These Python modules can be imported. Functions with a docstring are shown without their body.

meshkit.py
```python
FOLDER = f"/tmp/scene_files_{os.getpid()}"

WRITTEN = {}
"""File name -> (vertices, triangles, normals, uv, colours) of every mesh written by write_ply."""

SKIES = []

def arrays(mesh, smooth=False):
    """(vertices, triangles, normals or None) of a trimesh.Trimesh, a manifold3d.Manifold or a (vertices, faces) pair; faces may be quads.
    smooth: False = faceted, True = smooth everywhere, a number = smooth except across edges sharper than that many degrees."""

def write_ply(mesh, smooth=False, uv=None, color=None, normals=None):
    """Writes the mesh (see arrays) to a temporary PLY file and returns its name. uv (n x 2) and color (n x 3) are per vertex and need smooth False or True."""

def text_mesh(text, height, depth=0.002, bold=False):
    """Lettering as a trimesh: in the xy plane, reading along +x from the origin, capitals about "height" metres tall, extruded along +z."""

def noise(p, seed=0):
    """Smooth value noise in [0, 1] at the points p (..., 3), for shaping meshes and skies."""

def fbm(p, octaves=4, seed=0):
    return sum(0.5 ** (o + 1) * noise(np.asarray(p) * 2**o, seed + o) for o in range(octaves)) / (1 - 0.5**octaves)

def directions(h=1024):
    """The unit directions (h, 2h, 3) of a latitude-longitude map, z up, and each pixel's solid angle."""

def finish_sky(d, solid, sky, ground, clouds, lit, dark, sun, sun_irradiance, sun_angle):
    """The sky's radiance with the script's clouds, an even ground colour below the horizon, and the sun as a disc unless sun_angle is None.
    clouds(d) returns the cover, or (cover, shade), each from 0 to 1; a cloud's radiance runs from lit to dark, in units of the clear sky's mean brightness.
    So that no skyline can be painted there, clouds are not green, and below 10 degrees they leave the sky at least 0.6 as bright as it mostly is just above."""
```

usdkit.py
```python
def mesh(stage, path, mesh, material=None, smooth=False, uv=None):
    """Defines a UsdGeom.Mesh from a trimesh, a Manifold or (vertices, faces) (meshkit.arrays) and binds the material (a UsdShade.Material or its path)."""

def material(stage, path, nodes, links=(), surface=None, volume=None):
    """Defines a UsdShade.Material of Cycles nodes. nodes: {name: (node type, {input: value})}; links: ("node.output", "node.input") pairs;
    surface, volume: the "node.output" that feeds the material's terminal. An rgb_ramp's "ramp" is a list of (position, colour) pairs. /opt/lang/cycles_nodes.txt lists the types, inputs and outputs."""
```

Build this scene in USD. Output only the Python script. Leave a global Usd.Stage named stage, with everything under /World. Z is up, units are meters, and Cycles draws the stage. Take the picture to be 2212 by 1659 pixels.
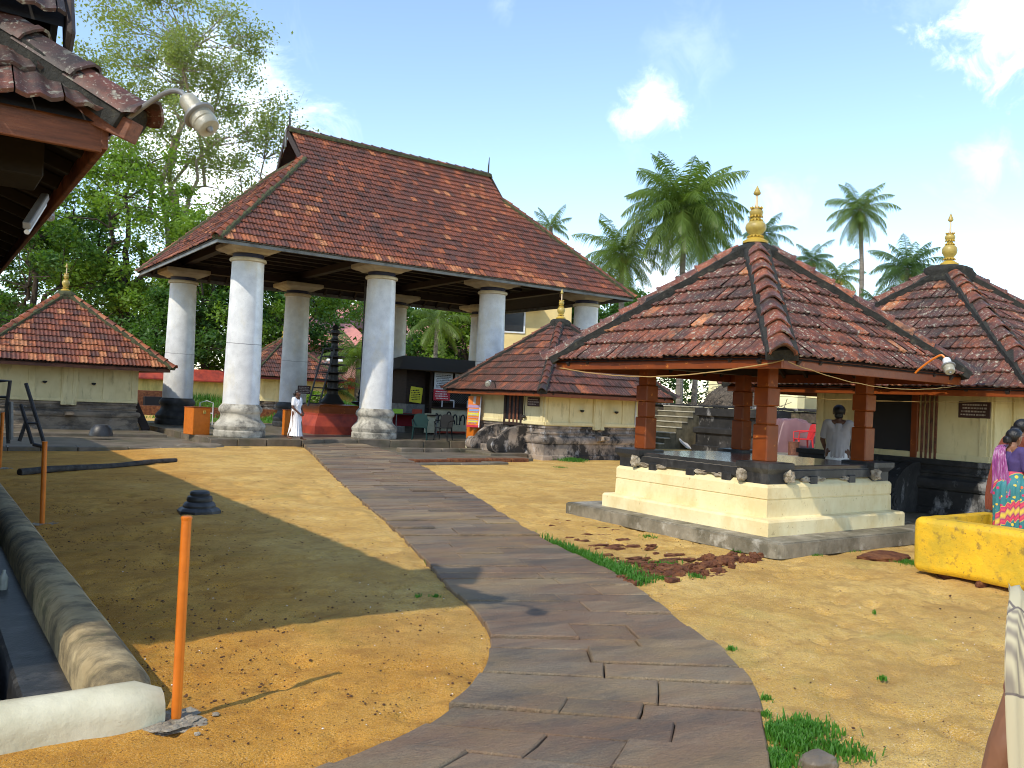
import math, random
import numpy as np
import trimesh, shapely
from shapely.geometry import Polygon
from scipy.interpolate import CubicSpline
from scipy.spatial import ConvexHull
import manifold3d as m3
import meshkit, usdkit
from pxr import Usd, UsdGeom, UsdLux, UsdShade, Gf, Sdf, Vt

stage = Usd.Stage.CreateInMemory()
UsdGeom.SetStageUpAxis(stage, UsdGeom.Tokens.z)
UsdGeom.SetStageMetersPerUnit(stage, 1.0)
UsdGeom.Xform.Define(stage, '/World')
UsdGeom.Scope.Define(stage, '/World/Looks')
R_ = random.Random(7)
NR = np.random.default_rng(11)

# ------------------------------------------------------------------ camera
F, YAW, TILT, ROLL, EYE = 1820.26, math.radians(35.2646), math.radians(1.1007), math.radians(2.6006), 1.8
CAM = np.array([0, 0, EYE])
FW = np.array([math.sin(YAW) * math.cos(TILT), math.cos(YAW) * math.cos(TILT), math.sin(TILT)])
_r = np.array([math.cos(YAW), -math.sin(YAW), 0]); _u = np.cross(_r, FW)
RT = _r * math.cos(ROLL) + _u * math.sin(ROLL)
UP = _u * math.cos(ROLL) - _r * math.sin(ROLL)
cam = UsdGeom.Camera.Define(stage, '/World/camera')
cam.CreateHorizontalApertureAttr(36.0); cam.CreateVerticalApertureAttr(27.0)
cam.CreateFocalLengthAttr(36.0 * F / 2212)
cam.CreateClippingRangeAttr(Gf.Vec2f(0.05, 5000))
cam.CreateExposureAttr(1.14)
cam.AddTransformOp().Set(Gf.Matrix4d(*RT, 0, *UP, 0, *(-FW), 0, *CAM, 1))

# ------------------------------------------------------------------ sky and sun
SUN_AZ, SUN_EL = math.radians(73.9), math.radians(44.5)      # bearing (from +y towards +x) in which shadows fall
TO_SUN = np.array([-math.sin(SUN_AZ) * math.cos(SUN_EL), -math.cos(SUN_AZ) * math.cos(SUN_EL), math.sin(SUN_EL)])
sun = UsdLux.DistantLight.Define(stage, '/World/sun')
sun.CreateIntensityAttr(0.5); sun.CreateAngleAttr(0.7); sun.CreateNormalizeAttr(True)
sun.CreateColorAttr(Gf.Vec3f(0.94, 0.86, 0.71))
_x = np.cross([0, 0, 1], TO_SUN); _x /= np.linalg.norm(_x); _y = np.cross(TO_SUN, _x)
sun.AddTransformOp().Set(Gf.Matrix4d(*_x, 0, *_y, 0, *TO_SUN, 0, 0, 0, 0, 1))


def ray(x, y):
    d = RT * (x - 1106) / F + UP * (829.5 - y) / F + FW
    return d


def P(x, y, z=0.0):
    d = ray(x, y); return CAM + d * ((z - EYE) / d[2])


def AT(x, y, w):
    return CAM + ray(x, y) * w


def px_size(p):
    return F * 0.463 / max(0.3, (np.asarray(p) - CAM) @ FW)


sk_n = {
    'tc': ('texture_coordinate', {}),
    'sky': ('sky_texture', {'sky_type': 'single_scattering', 'sun_disc': False, 'sun_elevation': SUN_EL,
                            'sun_rotation': math.atan2(TO_SUN[0], TO_SUN[1]), 'altitude': 10.0, 'air_density': 1.0, 'aerosol_density': 0.25, 'ozone_density': 2.0}),
    'n1': ('noise_texture', {'scale': 11.0, 'detail': 10.0, 'roughness': 0.66, 'distortion': 0.6}),
    'n3': ('noise_texture', {'scale': 26.0, 'detail': 9.0, 'roughness': 0.62, 'distortion': 0.5}),
    'n2': ('noise_texture', {'scale': 2.2, 'detail': 7.0, 'roughness': 0.66, 'distortion': 1.2}),
    'wisp': ('rgb_ramp', {'ramp': [(0.0, (0, 0, 0)), (0.56, (0, 0, 0)), (0.85, (0.16, 0.16, 0.16)), (1, (0.3, 0.3, 0.3))]}),
    'bg': ('background_shader', {'strength': 0.15}),
    'mixc': ('mix', {'color2': (8.6, 9.0, 9.4)}),
    'gain': ('mix', {'mix_type': 'multiply', 'fac': 1.0, 'color2': (1.0, 0.965, 0.91)}),
}
sk_l = [('tc.generated', 'n1.vector'), ('tc.generated', 'n2.vector'), ('tc.generated', 'n3.vector'), ('n2.fac', 'wisp.fac'), ('sky.color', 'gain.color1'), ('gain.color', 'mixc.color1'), ('mixc.color', 'bg.color')]
# each cloud: a direction, its half-width in radians, its stretch along the horizon, cover
acc = 'wisp.color'
CLOUDS = [((455, 350), 0.125, 1.0), ((545, 275), 0.045, 0.8), ((1402, 235), 0.040, 0.55), ((1490, 110), 0.05, 0.08), ((2205, 10), 0.075, 1.0), ((2200, 110), 0.03, 0.3), ((2130, 345), 0.035, 0.22), ((1690, 430), 0.035, 0.16), ((1450, 600), 0.05, 0.7),
          ((1080, 10), 0.02, 0.10), ((700, 660), 0.12, 0.7)]
for i, ((cx, cy), rad, amt) in enumerate(CLOUDS):
    d = ray(cx, cy); d = d / np.linalg.norm(d)
    sk_n[f's{i}'] = ('vector_math', {'math_type': 'subtract', 'vector2': tuple(d)})
    sk_n[f'd{i}'] = ('vector_math', {'math_type': 'length'})
    sk_n[f'w{i}'] = ('math', {'math_type': 'multiply_add', 'value2': 2.6 * rad, 'value3': -0.5 * 2.6 * rad})
    sk_n[f'a{i}'] = ('math', {'math_type': 'subtract'})
    sk_n[f'm{i}'] = ('map_range', {'range_type': 'smoothstep', 'from_min': rad * 1.15, 'from_max': rad * -0.35, 'to_min': 0.0, 'to_max': amt, 'clamp': True})
    sk_n[f'x{i}'] = ('math', {'math_type': 'maximum'})
    sk_l += [('tc.generated', f's{i}.vector1'), (f's{i}.vector', f'd{i}.vector1'), (('n1.fac' if rad > .075 else 'n3.fac'), f'w{i}.value1'), (f'd{i}.value', f'a{i}.value1'), (f'w{i}.value', f'a{i}.value2'),
             (f'a{i}.value', f'm{i}.value'), (acc, f'x{i}.value1'), (f'm{i}.result', f'x{i}.value2')]
    acc = f'x{i}.value'
sk_l.append((acc, 'mixc.fac'))
sky_mat = usdkit.material(stage, '/World/Looks/sky', sk_n, sk_l, surface='bg.background')
dome = UsdLux.DomeLight.Define(stage, '/World/sky')
dome.GetPrim().SetCustomDataByKey('kind', 'structure')
UsdShade.MaterialBindingAPI.Apply(dome.GetPrim()).Bind(sky_mat)

# ------------------------------------------------------------------ materials
M = {}


def mat(name, ramp, scale=4.0, rough=0.7, detail=6.0, bump=0.25, bscale=None, stretch=(1, 1, 1), spots=None, stain=None, spec=0.4, tone=None, metal=0.0, bdist=0.02, streak=None, transl=None, coords='pos'):
    """Noise-ramped principled material. spots: (scale, threshold, colour, amount); stain: the same with soft edges; tone: ramp read at the mesh's own tone value."""
    n = {'g': ('geometry', {}), 'map': ('mapping', {'scale': stretch}),
         'n': ('noise_texture', {'scale': scale, 'detail': detail, 'roughness': 0.6}), 'r': ('rgb_ramp', {'ramp': ramp}),
         'p': ('principled_bsdf', {'roughness': rough, 'specular_ior_level': spec, 'metallic': metal})}
    l = [('map.vector', 'n.vector'), ('n.fac', 'r.fac')]
    if coords == 'pos':
        l.append(('g.position', 'map.vector'))
    else:
        n['tc'] = ('texture_coordinate', {}); l.append(('tc.object', 'map.vector'))
    out = 'r.color'
    if tone:
        n['at'] = ('attribute', {'attribute': 'tone'}); n['tr'] = ('rgb_ramp', {'ramp': tone})
        n['tm'] = ('mix', {'mix_type': 'multiply', 'fac': 1.0})
        l += [('at.fac', 'tr.fac'), (out, 'tm.color2'), ('tr.color', 'tm.color1')]; out = 'tm.color'
    for k, s in enumerate([x for x in (spots, stain, streak) if x]):
        if isinstance(s, list): items = s
        else: items = [s]
        for q, (sc, th, col, amt, soft, st) in enumerate(items):
            a = f'k{k}_{q}'
            n[a + 'm'] = ('mapping', {'scale': st, 'location': (3.1 * k + q, 1.7 * k + 2 * q, 0.4)})
            n[a + 'n'] = ('noise_texture', {'scale': sc, 'detail': 7.0, 'roughness': 0.68})
            n[a + 'r'] = ('map_range', {'from_min': th - 0.05 - soft, 'from_max': th - 0.05 + soft, 'to_min': 0.0, 'to_max': amt, 'clamp': True})
            n[a + 'x'] = ('mix', {'color2': col})
            l += [('g.position', a + 'm.vector'), (a + 'm.vector', a + 'n.vector'), (a + 'n.fac', a + 'r.value'), (a + 'r.result', a + 'x.fac'), (out, a + 'x.color1')]
            out = a + 'x.color'
    l.append((out, 'p.base_color'))
    if bump:
        n['bn'] = ('noise_texture', {'scale': bscale or scale * 6, 'detail': 8.0, 'roughness': 0.65})
        n['b'] = ('bump', {'strength': bump, 'distance': bdist})
        l += [('map.vector', 'bn.vector'), ('bn.fac', 'b.height'), ('b.normal', 'p.normal')]
    surf = 'p.BSDF'
    if transl:
        n['t'] = ('translucent_bsdf', {}); n['mx'] = ('mix_closure', {'fac': transl}); n['tl'] = ('mix', {'mix_type': 'multiply', 'fac': 1.0, 'color2': (1.25, 1.3, 0.55)})
        l += [(out, 'tl.color1'), ('tl.color', 't.color'), ('p.BSDF', 'mx.closure1'), ('t.BSDF', 'mx.closure2')]; surf = 'mx.closure'
    if name == 'sand':          # coarse golden grit to the left of the path, paler and pinker fine sand to the right
        n.update({'sx': ('separate_xyz', {}), 'yy': ('math', {'math_type': 'multiply_add', 'value2': -0.10}), 'wn': ('noise_texture', {'scale': 0.35, 'detail': 4.0}), 'wa': ('math', {'math_type': 'multiply_add', 'value2': 3.0}), 'mr': ('map_range', {'range_type': 'smoothstep', 'from_min': 2.6, 'from_max': 5.6, 'to_min': 0.0, 'to_max': 1.0, 'clamp': True}), 'pale': ('mix', {'mix_type': 'multiply', 'color2': (1.07, 1.36, 2.2)})})
        l[:] = [x for x in l if x[1] != 'p.base_color'] + [('g.position', 'sx.vector'), ('sx.y', 'yy.value1'), ('sx.x', 'yy.value3'), ('g.position', 'wn.vector'), ('wn.fac', 'wa.value1'), ('yy.value', 'wa.value3'), ('wa.value', 'mr.value'), ('mr.result', 'pale.fac'), (out, 'pale.color1'), ('pale.color', 'p.base_color')]
    M[name] = usdkit.material(stage, '/World/Looks/' + name, n, l, surface=surf)
    return M[name]


def plain(name, col, rough=0.5, **k):
    c = np.array(col)
    return mat(name, [(0.25, tuple(c * 0.82)), (0.75, tuple(np.minimum(c * 1.12, 0.95)))], rough=rough, **k)


S1 = (1, 1, 1)
# sand: golden grit with damp patches, pebbly specks and a pitted surface
mat('sand', [(0.22, (0.40, 0.175, 0.019)), (0.45, (0.55, 0.258, 0.033)), (0.62, (0.63, 0.32, 0.053)), (0.8, (0.70, 0.39, 0.085))], scale=1.1, rough=0.95, detail=12, bump=1.0, bscale=55, bdist=0.022, spec=0.15,
    spots=[(150, 0.60, (0.20, 0.10, 0.03), 0.55, 0.06, S1), (130, 0.64, (0.78, 0.6, 0.33), 0.5, 0.05, S1), (62, 0.655, (0.10, 0.05, 0.02), 0.8, 0.02, S1), (34, 0.70, (0.16, 0.05, 0.025), 0.85, 0.015, S1)],
    stain=[(0.55, 0.62, (0.30, 0.14, 0.03), 0.45, 0.09, S1), (3.2, 0.62, (0.30, 0.14, 0.03), 0.5, 0.06, S1), (11, 0.63, (0.32, 0.13, 0.025), 0.45, 0.07, S1), (0.9, 0.68, (0.2, 0.17, 0.03), 0.3, 0.06, S1)])
mat('path_stone', [(0.2, (0.6, 0.58, 0.55)), (0.5, (0.95, 0.95, 0.92)), (0.8, (1.35, 1.28, 1.15))], scale=2.2, rough=0.62, detail=12, bump=1.0, bscale=34, bdist=0.03, spec=0.45, stretch=(0.5, 1.6, 1),
    tone=[(0, (0.145, 0.115, 0.080)), (0.35, (0.21, 0.160, 0.110)), (0.7, (0.27, 0.205, 0.138)), (1, (0.35, 0.27, 0.165))],
    spots=[(110, 0.60, (0.05, 0.04, 0.03), 0.5, 0.06, S1), (80, 0.63, (0.33, 0.28, 0.2), 0.5, 0.04, S1)], stain=[(1.1, 0.56, (0.18, 0.088, 0.045), 0.6, 0.1, (0.5, 1.5, 1)), (2.4, 0.62, (0.065, 0.058, 0.05), 0.65, 0.08, (0.35, 1.6, 1)), (0.8, 0.6, (0.33, 0.22, 0.09), 0.4, 0.08, S1)])
TONE_TILE = [(0, (0.038, 0.024, 0.021)), (0.30, (0.092, 0.040, 0.029)), (0.48, (0.145, 0.046, 0.027)), (0.65, (0.22, 0.062, 0.027)), (0.85, (0.31, 0.095, 0.036)), (1, (0.42, 0.17, 0.07))]


def tile_mat(name, dirt, lichen, sc=1.0):
    mat(name, [(0.25, (0.62, 0.62, 0.66)), (0.5, (1.0, 1.0, 1.0)), (0.75, (1.45, 1.4, 1.3))], scale=7 * sc, rough=0.55, detail=7, bump=0.5, bscale=30, bdist=0.012, tone=TONE_TILE, spec=0.4,
        spots=[(17 * sc, lichen, (0.42, 0.40, 0.30), 0.85, 0.015, S1), (44, lichen + 0.03, (0.55, 0.52, 0.42), 0.9, 0.02, S1)],
        stain=[(2.1, dirt, (0.022, 0.017, 0.014), 0.8, 0.1, S1), (9, 0.63, (0.03, 0.024, 0.016), 0.7, 0.07, S1)])


tile_mat('tile_hall', 0.64, 0.80); tile_mat('tile_pavilion', 0.585, 0.645); tile_mat('tile_shrine', 0.575, 0.70); tile_mat('tile_old', 0.5, 0.64, 0.6); tile_mat('tile_left', 0.66, 0.80)
mat('mortar', [(0.3, (0.010, 0.010, 0.008)), (0.6, (0.028, 0.027, 0.022)), (0.85, (0.11, 0.10, 0.06))], scale=9, rough=0.95, bump=0.9, bscale=25, bdist=0.03)
mat('moss_mortar', [(0.3, (0.022, 0.022, 0.014)), (0.55, (0.065, 0.068, 0.028)), (0.85, (0.14, 0.13, 0.055))], scale=8, rough=0.95, bump=0.9, bscale=25, bdist=0.03)
mat('column_plaster', [(0.3, (0.54, 0.54, 0.53)), (0.7, (0.72, 0.72, 0.70))], scale=3, rough=0.85, bump=0.5, bscale=55, bdist=0.008, spots=(40, 0.66, (0.38, 0.38, 0.36), 0.5, 0.05, S1), stain=[(1.3, 0.66, (0.62, 0.52, 0.30), 0.5, 0.1, (1, 1, 0.5))])
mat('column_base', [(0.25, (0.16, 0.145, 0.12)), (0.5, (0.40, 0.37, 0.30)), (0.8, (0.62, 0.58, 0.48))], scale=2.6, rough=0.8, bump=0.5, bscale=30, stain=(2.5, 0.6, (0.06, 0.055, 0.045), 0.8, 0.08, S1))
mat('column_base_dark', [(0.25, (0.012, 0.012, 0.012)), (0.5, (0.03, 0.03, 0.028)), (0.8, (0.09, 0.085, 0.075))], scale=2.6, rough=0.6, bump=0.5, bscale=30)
mat('capital', [(0.3, (0.42, 0.36, 0.24)), (0.7, (0.6, 0.54, 0.40))], scale=3, rough=0.8)
plain('navy', (0.015, 0.02, 0.06)); plain('grey_board', (0.17, 0.175, 0.165), scale=3, stain=(3, 0.6, (0.05, 0.05, 0.045), 0.7, 0.1, S1))
mat('dark_wood', [(0.3, (0.016, 0.009, 0.006)), (0.7, (0.04, 0.022, 0.014))], scale=6, rough=0.7, stretch=(1, 1, 4))
mat('brown_wood', [(0.3, (0.09, 0.032, 0.016)), (0.55, (0.17, 0.06, 0.028)), (0.8, (0.24, 0.10, 0.05))], scale=3.5, rough=0.6, stretch=(0.6, 6, 9), bump=0.4, stain=(3, 0.6, (0.03, 0.012, 0.008), 0.7, 0.1, (0.6, 2, 2)))
mat('orange_paint', [(0.3, (0.155, 0.032, 0.004)), (0.7, (0.215, 0.047, 0.006))], scale=5, rough=0.42, bump=0.15, stain=[(2.2, 0.64, (0.16, 0.04, 0.01), 0.6, 0.08, S1), (9, 0.70, (0.55, 0.19, 0.03), 0.7, 0.03, S1)])
mat('orange_pole', [(0.3, (0.46, 0.115, 0.008)), (0.7, (0.56, 0.15, 0.012))], scale=9, rough=0.35, bump=0.1, spots=(24, 0.72, (0.2, 0.06, 0.02), 0.8, 0.02, S1))
mat('red_paint', [(0.3, (0.27, 0.035, 0.02)), (0.7, (0.40, 0.06, 0.025))], scale=3, rough=0.55, stain=(2.3, 0.62, (0.12, 0.02, 0.015), 0.6, 0.08, S1))
mat('maroon', [(0.3, (0.12, 0.018, 0.016)), (0.7, (0.18, 0.028, 0.022))], scale=3, rough=0.6)
mat('cream_wall', [(0.3, (0.62, 0.53, 0.28)), (0.7, (0.74, 0.65, 0.37))], scale=1.6, rough=0.85, bump=0.2, bscale=25, stain=[(1.6, 0.64, (0.42, 0.34, 0.15), 0.5, 0.1, (1, 1, 0.4)), (5, 0.68, (0.25, 0.2, 0.1), 0.5, 0.06, (1, 1, 0.3))])
mat('cream_plinth', [(0.3, (0.70, 0.59, 0.32)), (0.7, (0.80, 0.70, 0.43))], scale=1.6, rough=0.75, bump=0.35, bscale=16, bdist=0.02, stain=[(1.6, 0.58, (0.58, 0.42, 0.17), 0.55, 0.09, (1, 1, .6)), (14, 0.70, (0.3, 0.2, 0.09), 0.6, 0.03, S1)])
mat('yellow_wall', [(0.3, (0.62, 0.47, 0.13)), (0.7, (0.74, 0.58, 0.2))], scale=1.2, rough=0.85, bump=0.2, stain=(2.2, 0.56, (0.3, 0.24, 0.07), 0.6, 0.1, (1.5, 1.5, 0.35)))
mat('yellow_tank', [(0.3, (0.58, 0.33, 0.010)), (0.7, (0.68, 0.41, 0.015))], scale=2.5, rough=0.55, bump=0.5, bscale=18, bdist=0.02, stain=[(2.8, 0.58, (0.36, 0.27, 0.025), 0.6, 0.09, S1), (6.5, 0.65, (0.16, 0.10, 0.03), 0.65, 0.04, S1)], spots=[(32, 0.68, (0.10, 0.06, 0.03), 0.8, 0.025, S1)])
mat('stained_stone', [(0.3, (0.075, 0.065, 0.055)), (0.46, (0.22, 0.18, 0.145)), (0.58, (0.36, 0.28, 0.21)), (0.75, (0.46, 0.39, 0.32))], scale=1.5, rough=0.8, detail=9, bump=0.6, bscale=20, stain=[(1.5, 0.565, (0.012, 0.012, 0.012), 0.92, 0.05, (1, 1, 0.8)), (4, 0.66, (0.5, 0.48, 0.46), 0.6, 0.05, (1, 1, 0.6))])
mat('black_stone', [(0.3, (0.006, 0.006, 0.006)), (0.55, (0.02, 0.019, 0.018)), (0.8, (0.07, 0.065, 0.06))], scale=2.2, rough=0.75, detail=9, bump=0.6, bscale=22, stain=[(1.6, 0.66, (0.3, 0.29, 0.28), 0.7, 0.04, (1, 1, 0.5))])
mat('black_granite', [(0.3, (0.012, 0.012, 0.012)), (0.7, (0.035, 0.034, 0.034))], scale=5, rough=0.42, bump=0.35, bscale=40, bdist=0.01, stain=[(3.2, 0.63, (0.10, 0.095, 0.09), 0.6, 0.07, (1, 1, 0.4))])
mat('polished_floor', [(0.3, (0.02, 0.02, 0.021)), (0.6, (0.05, 0.048, 0.046)), (0.8, (0.13, 0.12, 0.10))], scale=2.4, rough=0.14, bump=0.05, spec=0.6)
mat('chipped_mortar', [(0.3, (0.16, 0.125, 0.085)), (0.6, (0.42, 0.36, 0.27)), (0.85, (0.66, 0.61, 0.5))], scale=9, rough=0.95, bump=1, bscale=18, bdist=0.05)
mat('concrete', [(0.25, (0.11, 0.095, 0.065)), (0.5, (0.24, 0.21, 0.155)), (0.8, (0.40, 0.36, 0.28))], scale=1.6, rough=0.62, detail=9, bump=0.5, bscale=25, stain=[(1.6, 0.57, (0.07, 0.06, 0.035), 0.75, 0.08, (1, 1, 0.7)), (3, 0.66, (0.5, 0.47, 0.4), 0.6, 0.05, S1)], spots=(1.4, 0.72, (0.2, 0.04, 0.02), 0.7, 0.02, S1))
mat('kerb_cement', [(0.25, (0.17, 0.125, 0.06)), (0.5, (0.33, 0.25, 0.13)), (0.8, (0.5, 0.40, 0.23))], scale=2.6, rough=0.85, detail=9, bump=0.7, bscale=14, bdist=0.03, stain=[(2.4, 0.57, (0.04, 0.034, 0.024), 0.75, 0.08, (0.8, 1.3, 1)), (3, 0.68, (0.05, 0.07, 0.02), 0.5, 0.06, S1)])
mat('kerb_cream', [(0.3, (0.42, 0.38, 0.25)), (0.7, (0.60, 0.56, 0.41))], scale=3, rough=0.7, bump=0.4, bscale=14, bdist=0.02, stain=[(2.4, 0.66, (0.34, 0.31, 0.19), 0.55, 0.1, S1), (8, 0.72, (0.13, 0.1, 0.07), 0.7, 0.03, S1)])
mat('wet_stone', [(0.25, (0.06, 0.048, 0.036)), (0.5, (0.145, 0.115, 0.082)), (0.8, (0.25, 0.20, 0.145))], scale=1.8, rough=0.42, detail=9, bump=0.5, bscale=22, stain=(1.1, 0.6, (0.05, 0.055, 0.02), 0.5, 0.1, S1))
mat('laterite', [(0.25, (0.07, 0.022, 0.012)), (0.5, (0.17, 0.06, 0.025)), (0.8, (0.32, 0.14, 0.05))], scale=9, rough=0.95, detail=9, bump=1, bscale=24, bdist=0.06)
mat('rough_wall', [(0.25, (0.02, 0.018, 0.015)), (0.5, (0.07, 0.055, 0.04)), (0.8, (0.19, 0.14, 0.08))], scale=1.7, rough=0.95, detail=9, bump=0.9, bscale=12, bdist=0.06, stain=(2.5, 0.62, (0.05, 0.06, 0.02), 0.6, 0.08, S1))
mat('gold_paint', [(0.3, (0.30, 0.215, 0.045)), (0.7, (0.42, 0.315, 0.075))], scale=7, rough=0.4, spec=0.5, bump=0.15, stain=(7, 0.64, (0.16, 0.12, 0.04), 0.5, 0.06, S1))
plain('gold_yellow', (0.45, 0.29, 0.035), 0.5); plain('pale_shaft', (0.62, 0.47, 0.3), 0.5)
plain('iron', (0.035, 0.033, 0.032), 0.5, metal=0.3); plain('grey_metal', (0.22, 0.22, 0.21), 0.4, metal=0.4); plain('black_brass', (0.018, 0.015, 0.012), 0.4, metal=0.2)
mat('lamp_glass', [(0.3, (0.22, 0.21, 0.16)), (0.7, (0.36, 0.35, 0.28))], scale=9, rough=0.3, spec=0.6, stain=(6, 0.6, (0.24, 0.2, 0.1), 0.5, 0.1, S1))
plain('lamp_white', (0.55, 0.56, 0.56), 0.4); plain('rope', (0.38, 0.25, 0.09), 0.9); plain('white_plastic', (0.8, 0.8, 0.8), 0.35)
mat('brown_stone', [(0.25, (0.10, 0.08, 0.06)), (0.5, (0.22, 0.175, 0.125)), (0.8, (0.34, 0.28, 0.2))], scale=1.8, rough=0.8, detail=9, bump=0.5, bscale=18, stain=[(1.5, 0.58, (0.05, 0.042, 0.034), 0.8, 0.07, (1, 1, 2.5)), (5, 0.68, (0.3, 0.27, 0.24), 0.5, 0.05, S1)])
mat('shade_black_wood', [(0.3, (0.003, 0.002, 0.0016)), (0.7, (0.007, 0.0045, 0.003))], scale=6, rough=0.8)  # wood coloured near black so the deep shade under the eave is painted in
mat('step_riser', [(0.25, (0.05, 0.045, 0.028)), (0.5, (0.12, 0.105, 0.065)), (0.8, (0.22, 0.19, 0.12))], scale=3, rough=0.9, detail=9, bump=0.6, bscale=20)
mat('sunlit_tread', [(0.25, (0.24, 0.22, 0.16)), (0.7, (0.46, 0.42, 0.32))], scale=3, rough=0.85, bump=0.5, bscale=20)  # sunlight on the treads is put into this paler colour
plain('green_plastic', (0.008, 0.03, 0.028), 0.75, spec=0.2); plain('black_plastic', (0.01, 0.011, 0.012), 0.75, spec=0.2); plain('red_plastic', (0.5, 0.02, 0.02), 0.5); plain('blue_plastic', (0.20, 0.30, 0.36), 0.5)
plain('sign_red', (0.55, 0.03, 0.05)); plain('sign_yellow', (0.70, 0.66, 0.05)); plain('sign_white', (0.7, 0.72, 0.74)); plain('sign_brown', (0.05, 0.022, 0.02)); plain('ink', (0.01, 0.01, 0.012)); plain('sign_orange', (0.72, 0.20, 0.02)); plain('sign_blue', (0.2, 0.36, 0.62)); plain('pale_letters', (0.4, 0.34, 0.3)); plain('lilac', (0.42, 0.28, 0.45)); plain('lime_paper', (0.35, 0.62, 0.06))
plain('white_letters', (0.8, 0.78, 0.76))
plain('counter_paint', (0.56, 0.53, 0.36), stain=(2, 0.62, (0.3, 0.27, 0.15), 0.6, 0.1, S1)); plain('tin_roof', (0.04, 0.032, 0.026), 0.7); plain('red_cloth', (0.22, 0.012, 0.02), 0.8)
plain('tarp_maroon', (0.15, 0.075, 0.075), 0.45, scale=3); plain('tarp_blue', (0.62, 0.68, 0.76), 0.5); plain('pink_house', (0.66, 0.36, 0.32), 0.8); plain('pink_tile', (0.62, 0.26, 0.22), 0.7); plain('house_yellow', (0.68, 0.53, 0.24), 0.85, scale=1); plain('window_dark', (0.02, 0.02, 0.02), 0.2)
plain('bright_cream', (0.82, 0.74, 0.42), 0.85, scale=1); plain('gate_wood', (0.36, 0.13, 0.02), 0.6)
mat('bark', [(0.3, (0.022, 0.016, 0.011)), (0.7, (0.085, 0.063, 0.042))], scale=5, rough=0.95, bump=0.9, bscale=14, bdist=0.05, stretch=(2, 2, 0.5))
mat('pale_bark', [(0.3, (0.13, 0.11, 0.075)), (0.7, (0.30, 0.25, 0.18))], scale=3, rough=0.95, bump=0.7, bscale=12, bdist=0.05)
mat('palm_bark', [(0.3, (0.10, 0.085, 0.07)), (0.7, (0.27, 0.24, 0.2))], scale=4, rough=0.95, bump=0.8, bscale=10, bdist=0.05, stretch=(0.5, 0.5, 4))
mat('log_bark', [(0.3, (0.02, 0.017, 0.014)), (0.6, (0.06, 0.052, 0.045)), (0.85, (0.2, 0.17, 0.13))], scale=7, rough=0.95, bump=0.9, bscale=16, bdist=0.04)
mat('joint_earth', [(0.3, (0.025, 0.014, 0.008)), (0.7, (0.07, 0.035, 0.018))], scale=5, rough=0.95)
mat('clod', [(0.3, (0.035, 0.016, 0.008)), (0.7, (0.13, 0.06, 0.025))], scale=12, rough=0.95)
mat('brush', [(0.3, (0.02, 0.016, 0.012)), (0.7, (0.14, 0.11, 0.08))], scale=14, rough=0.95)


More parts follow.
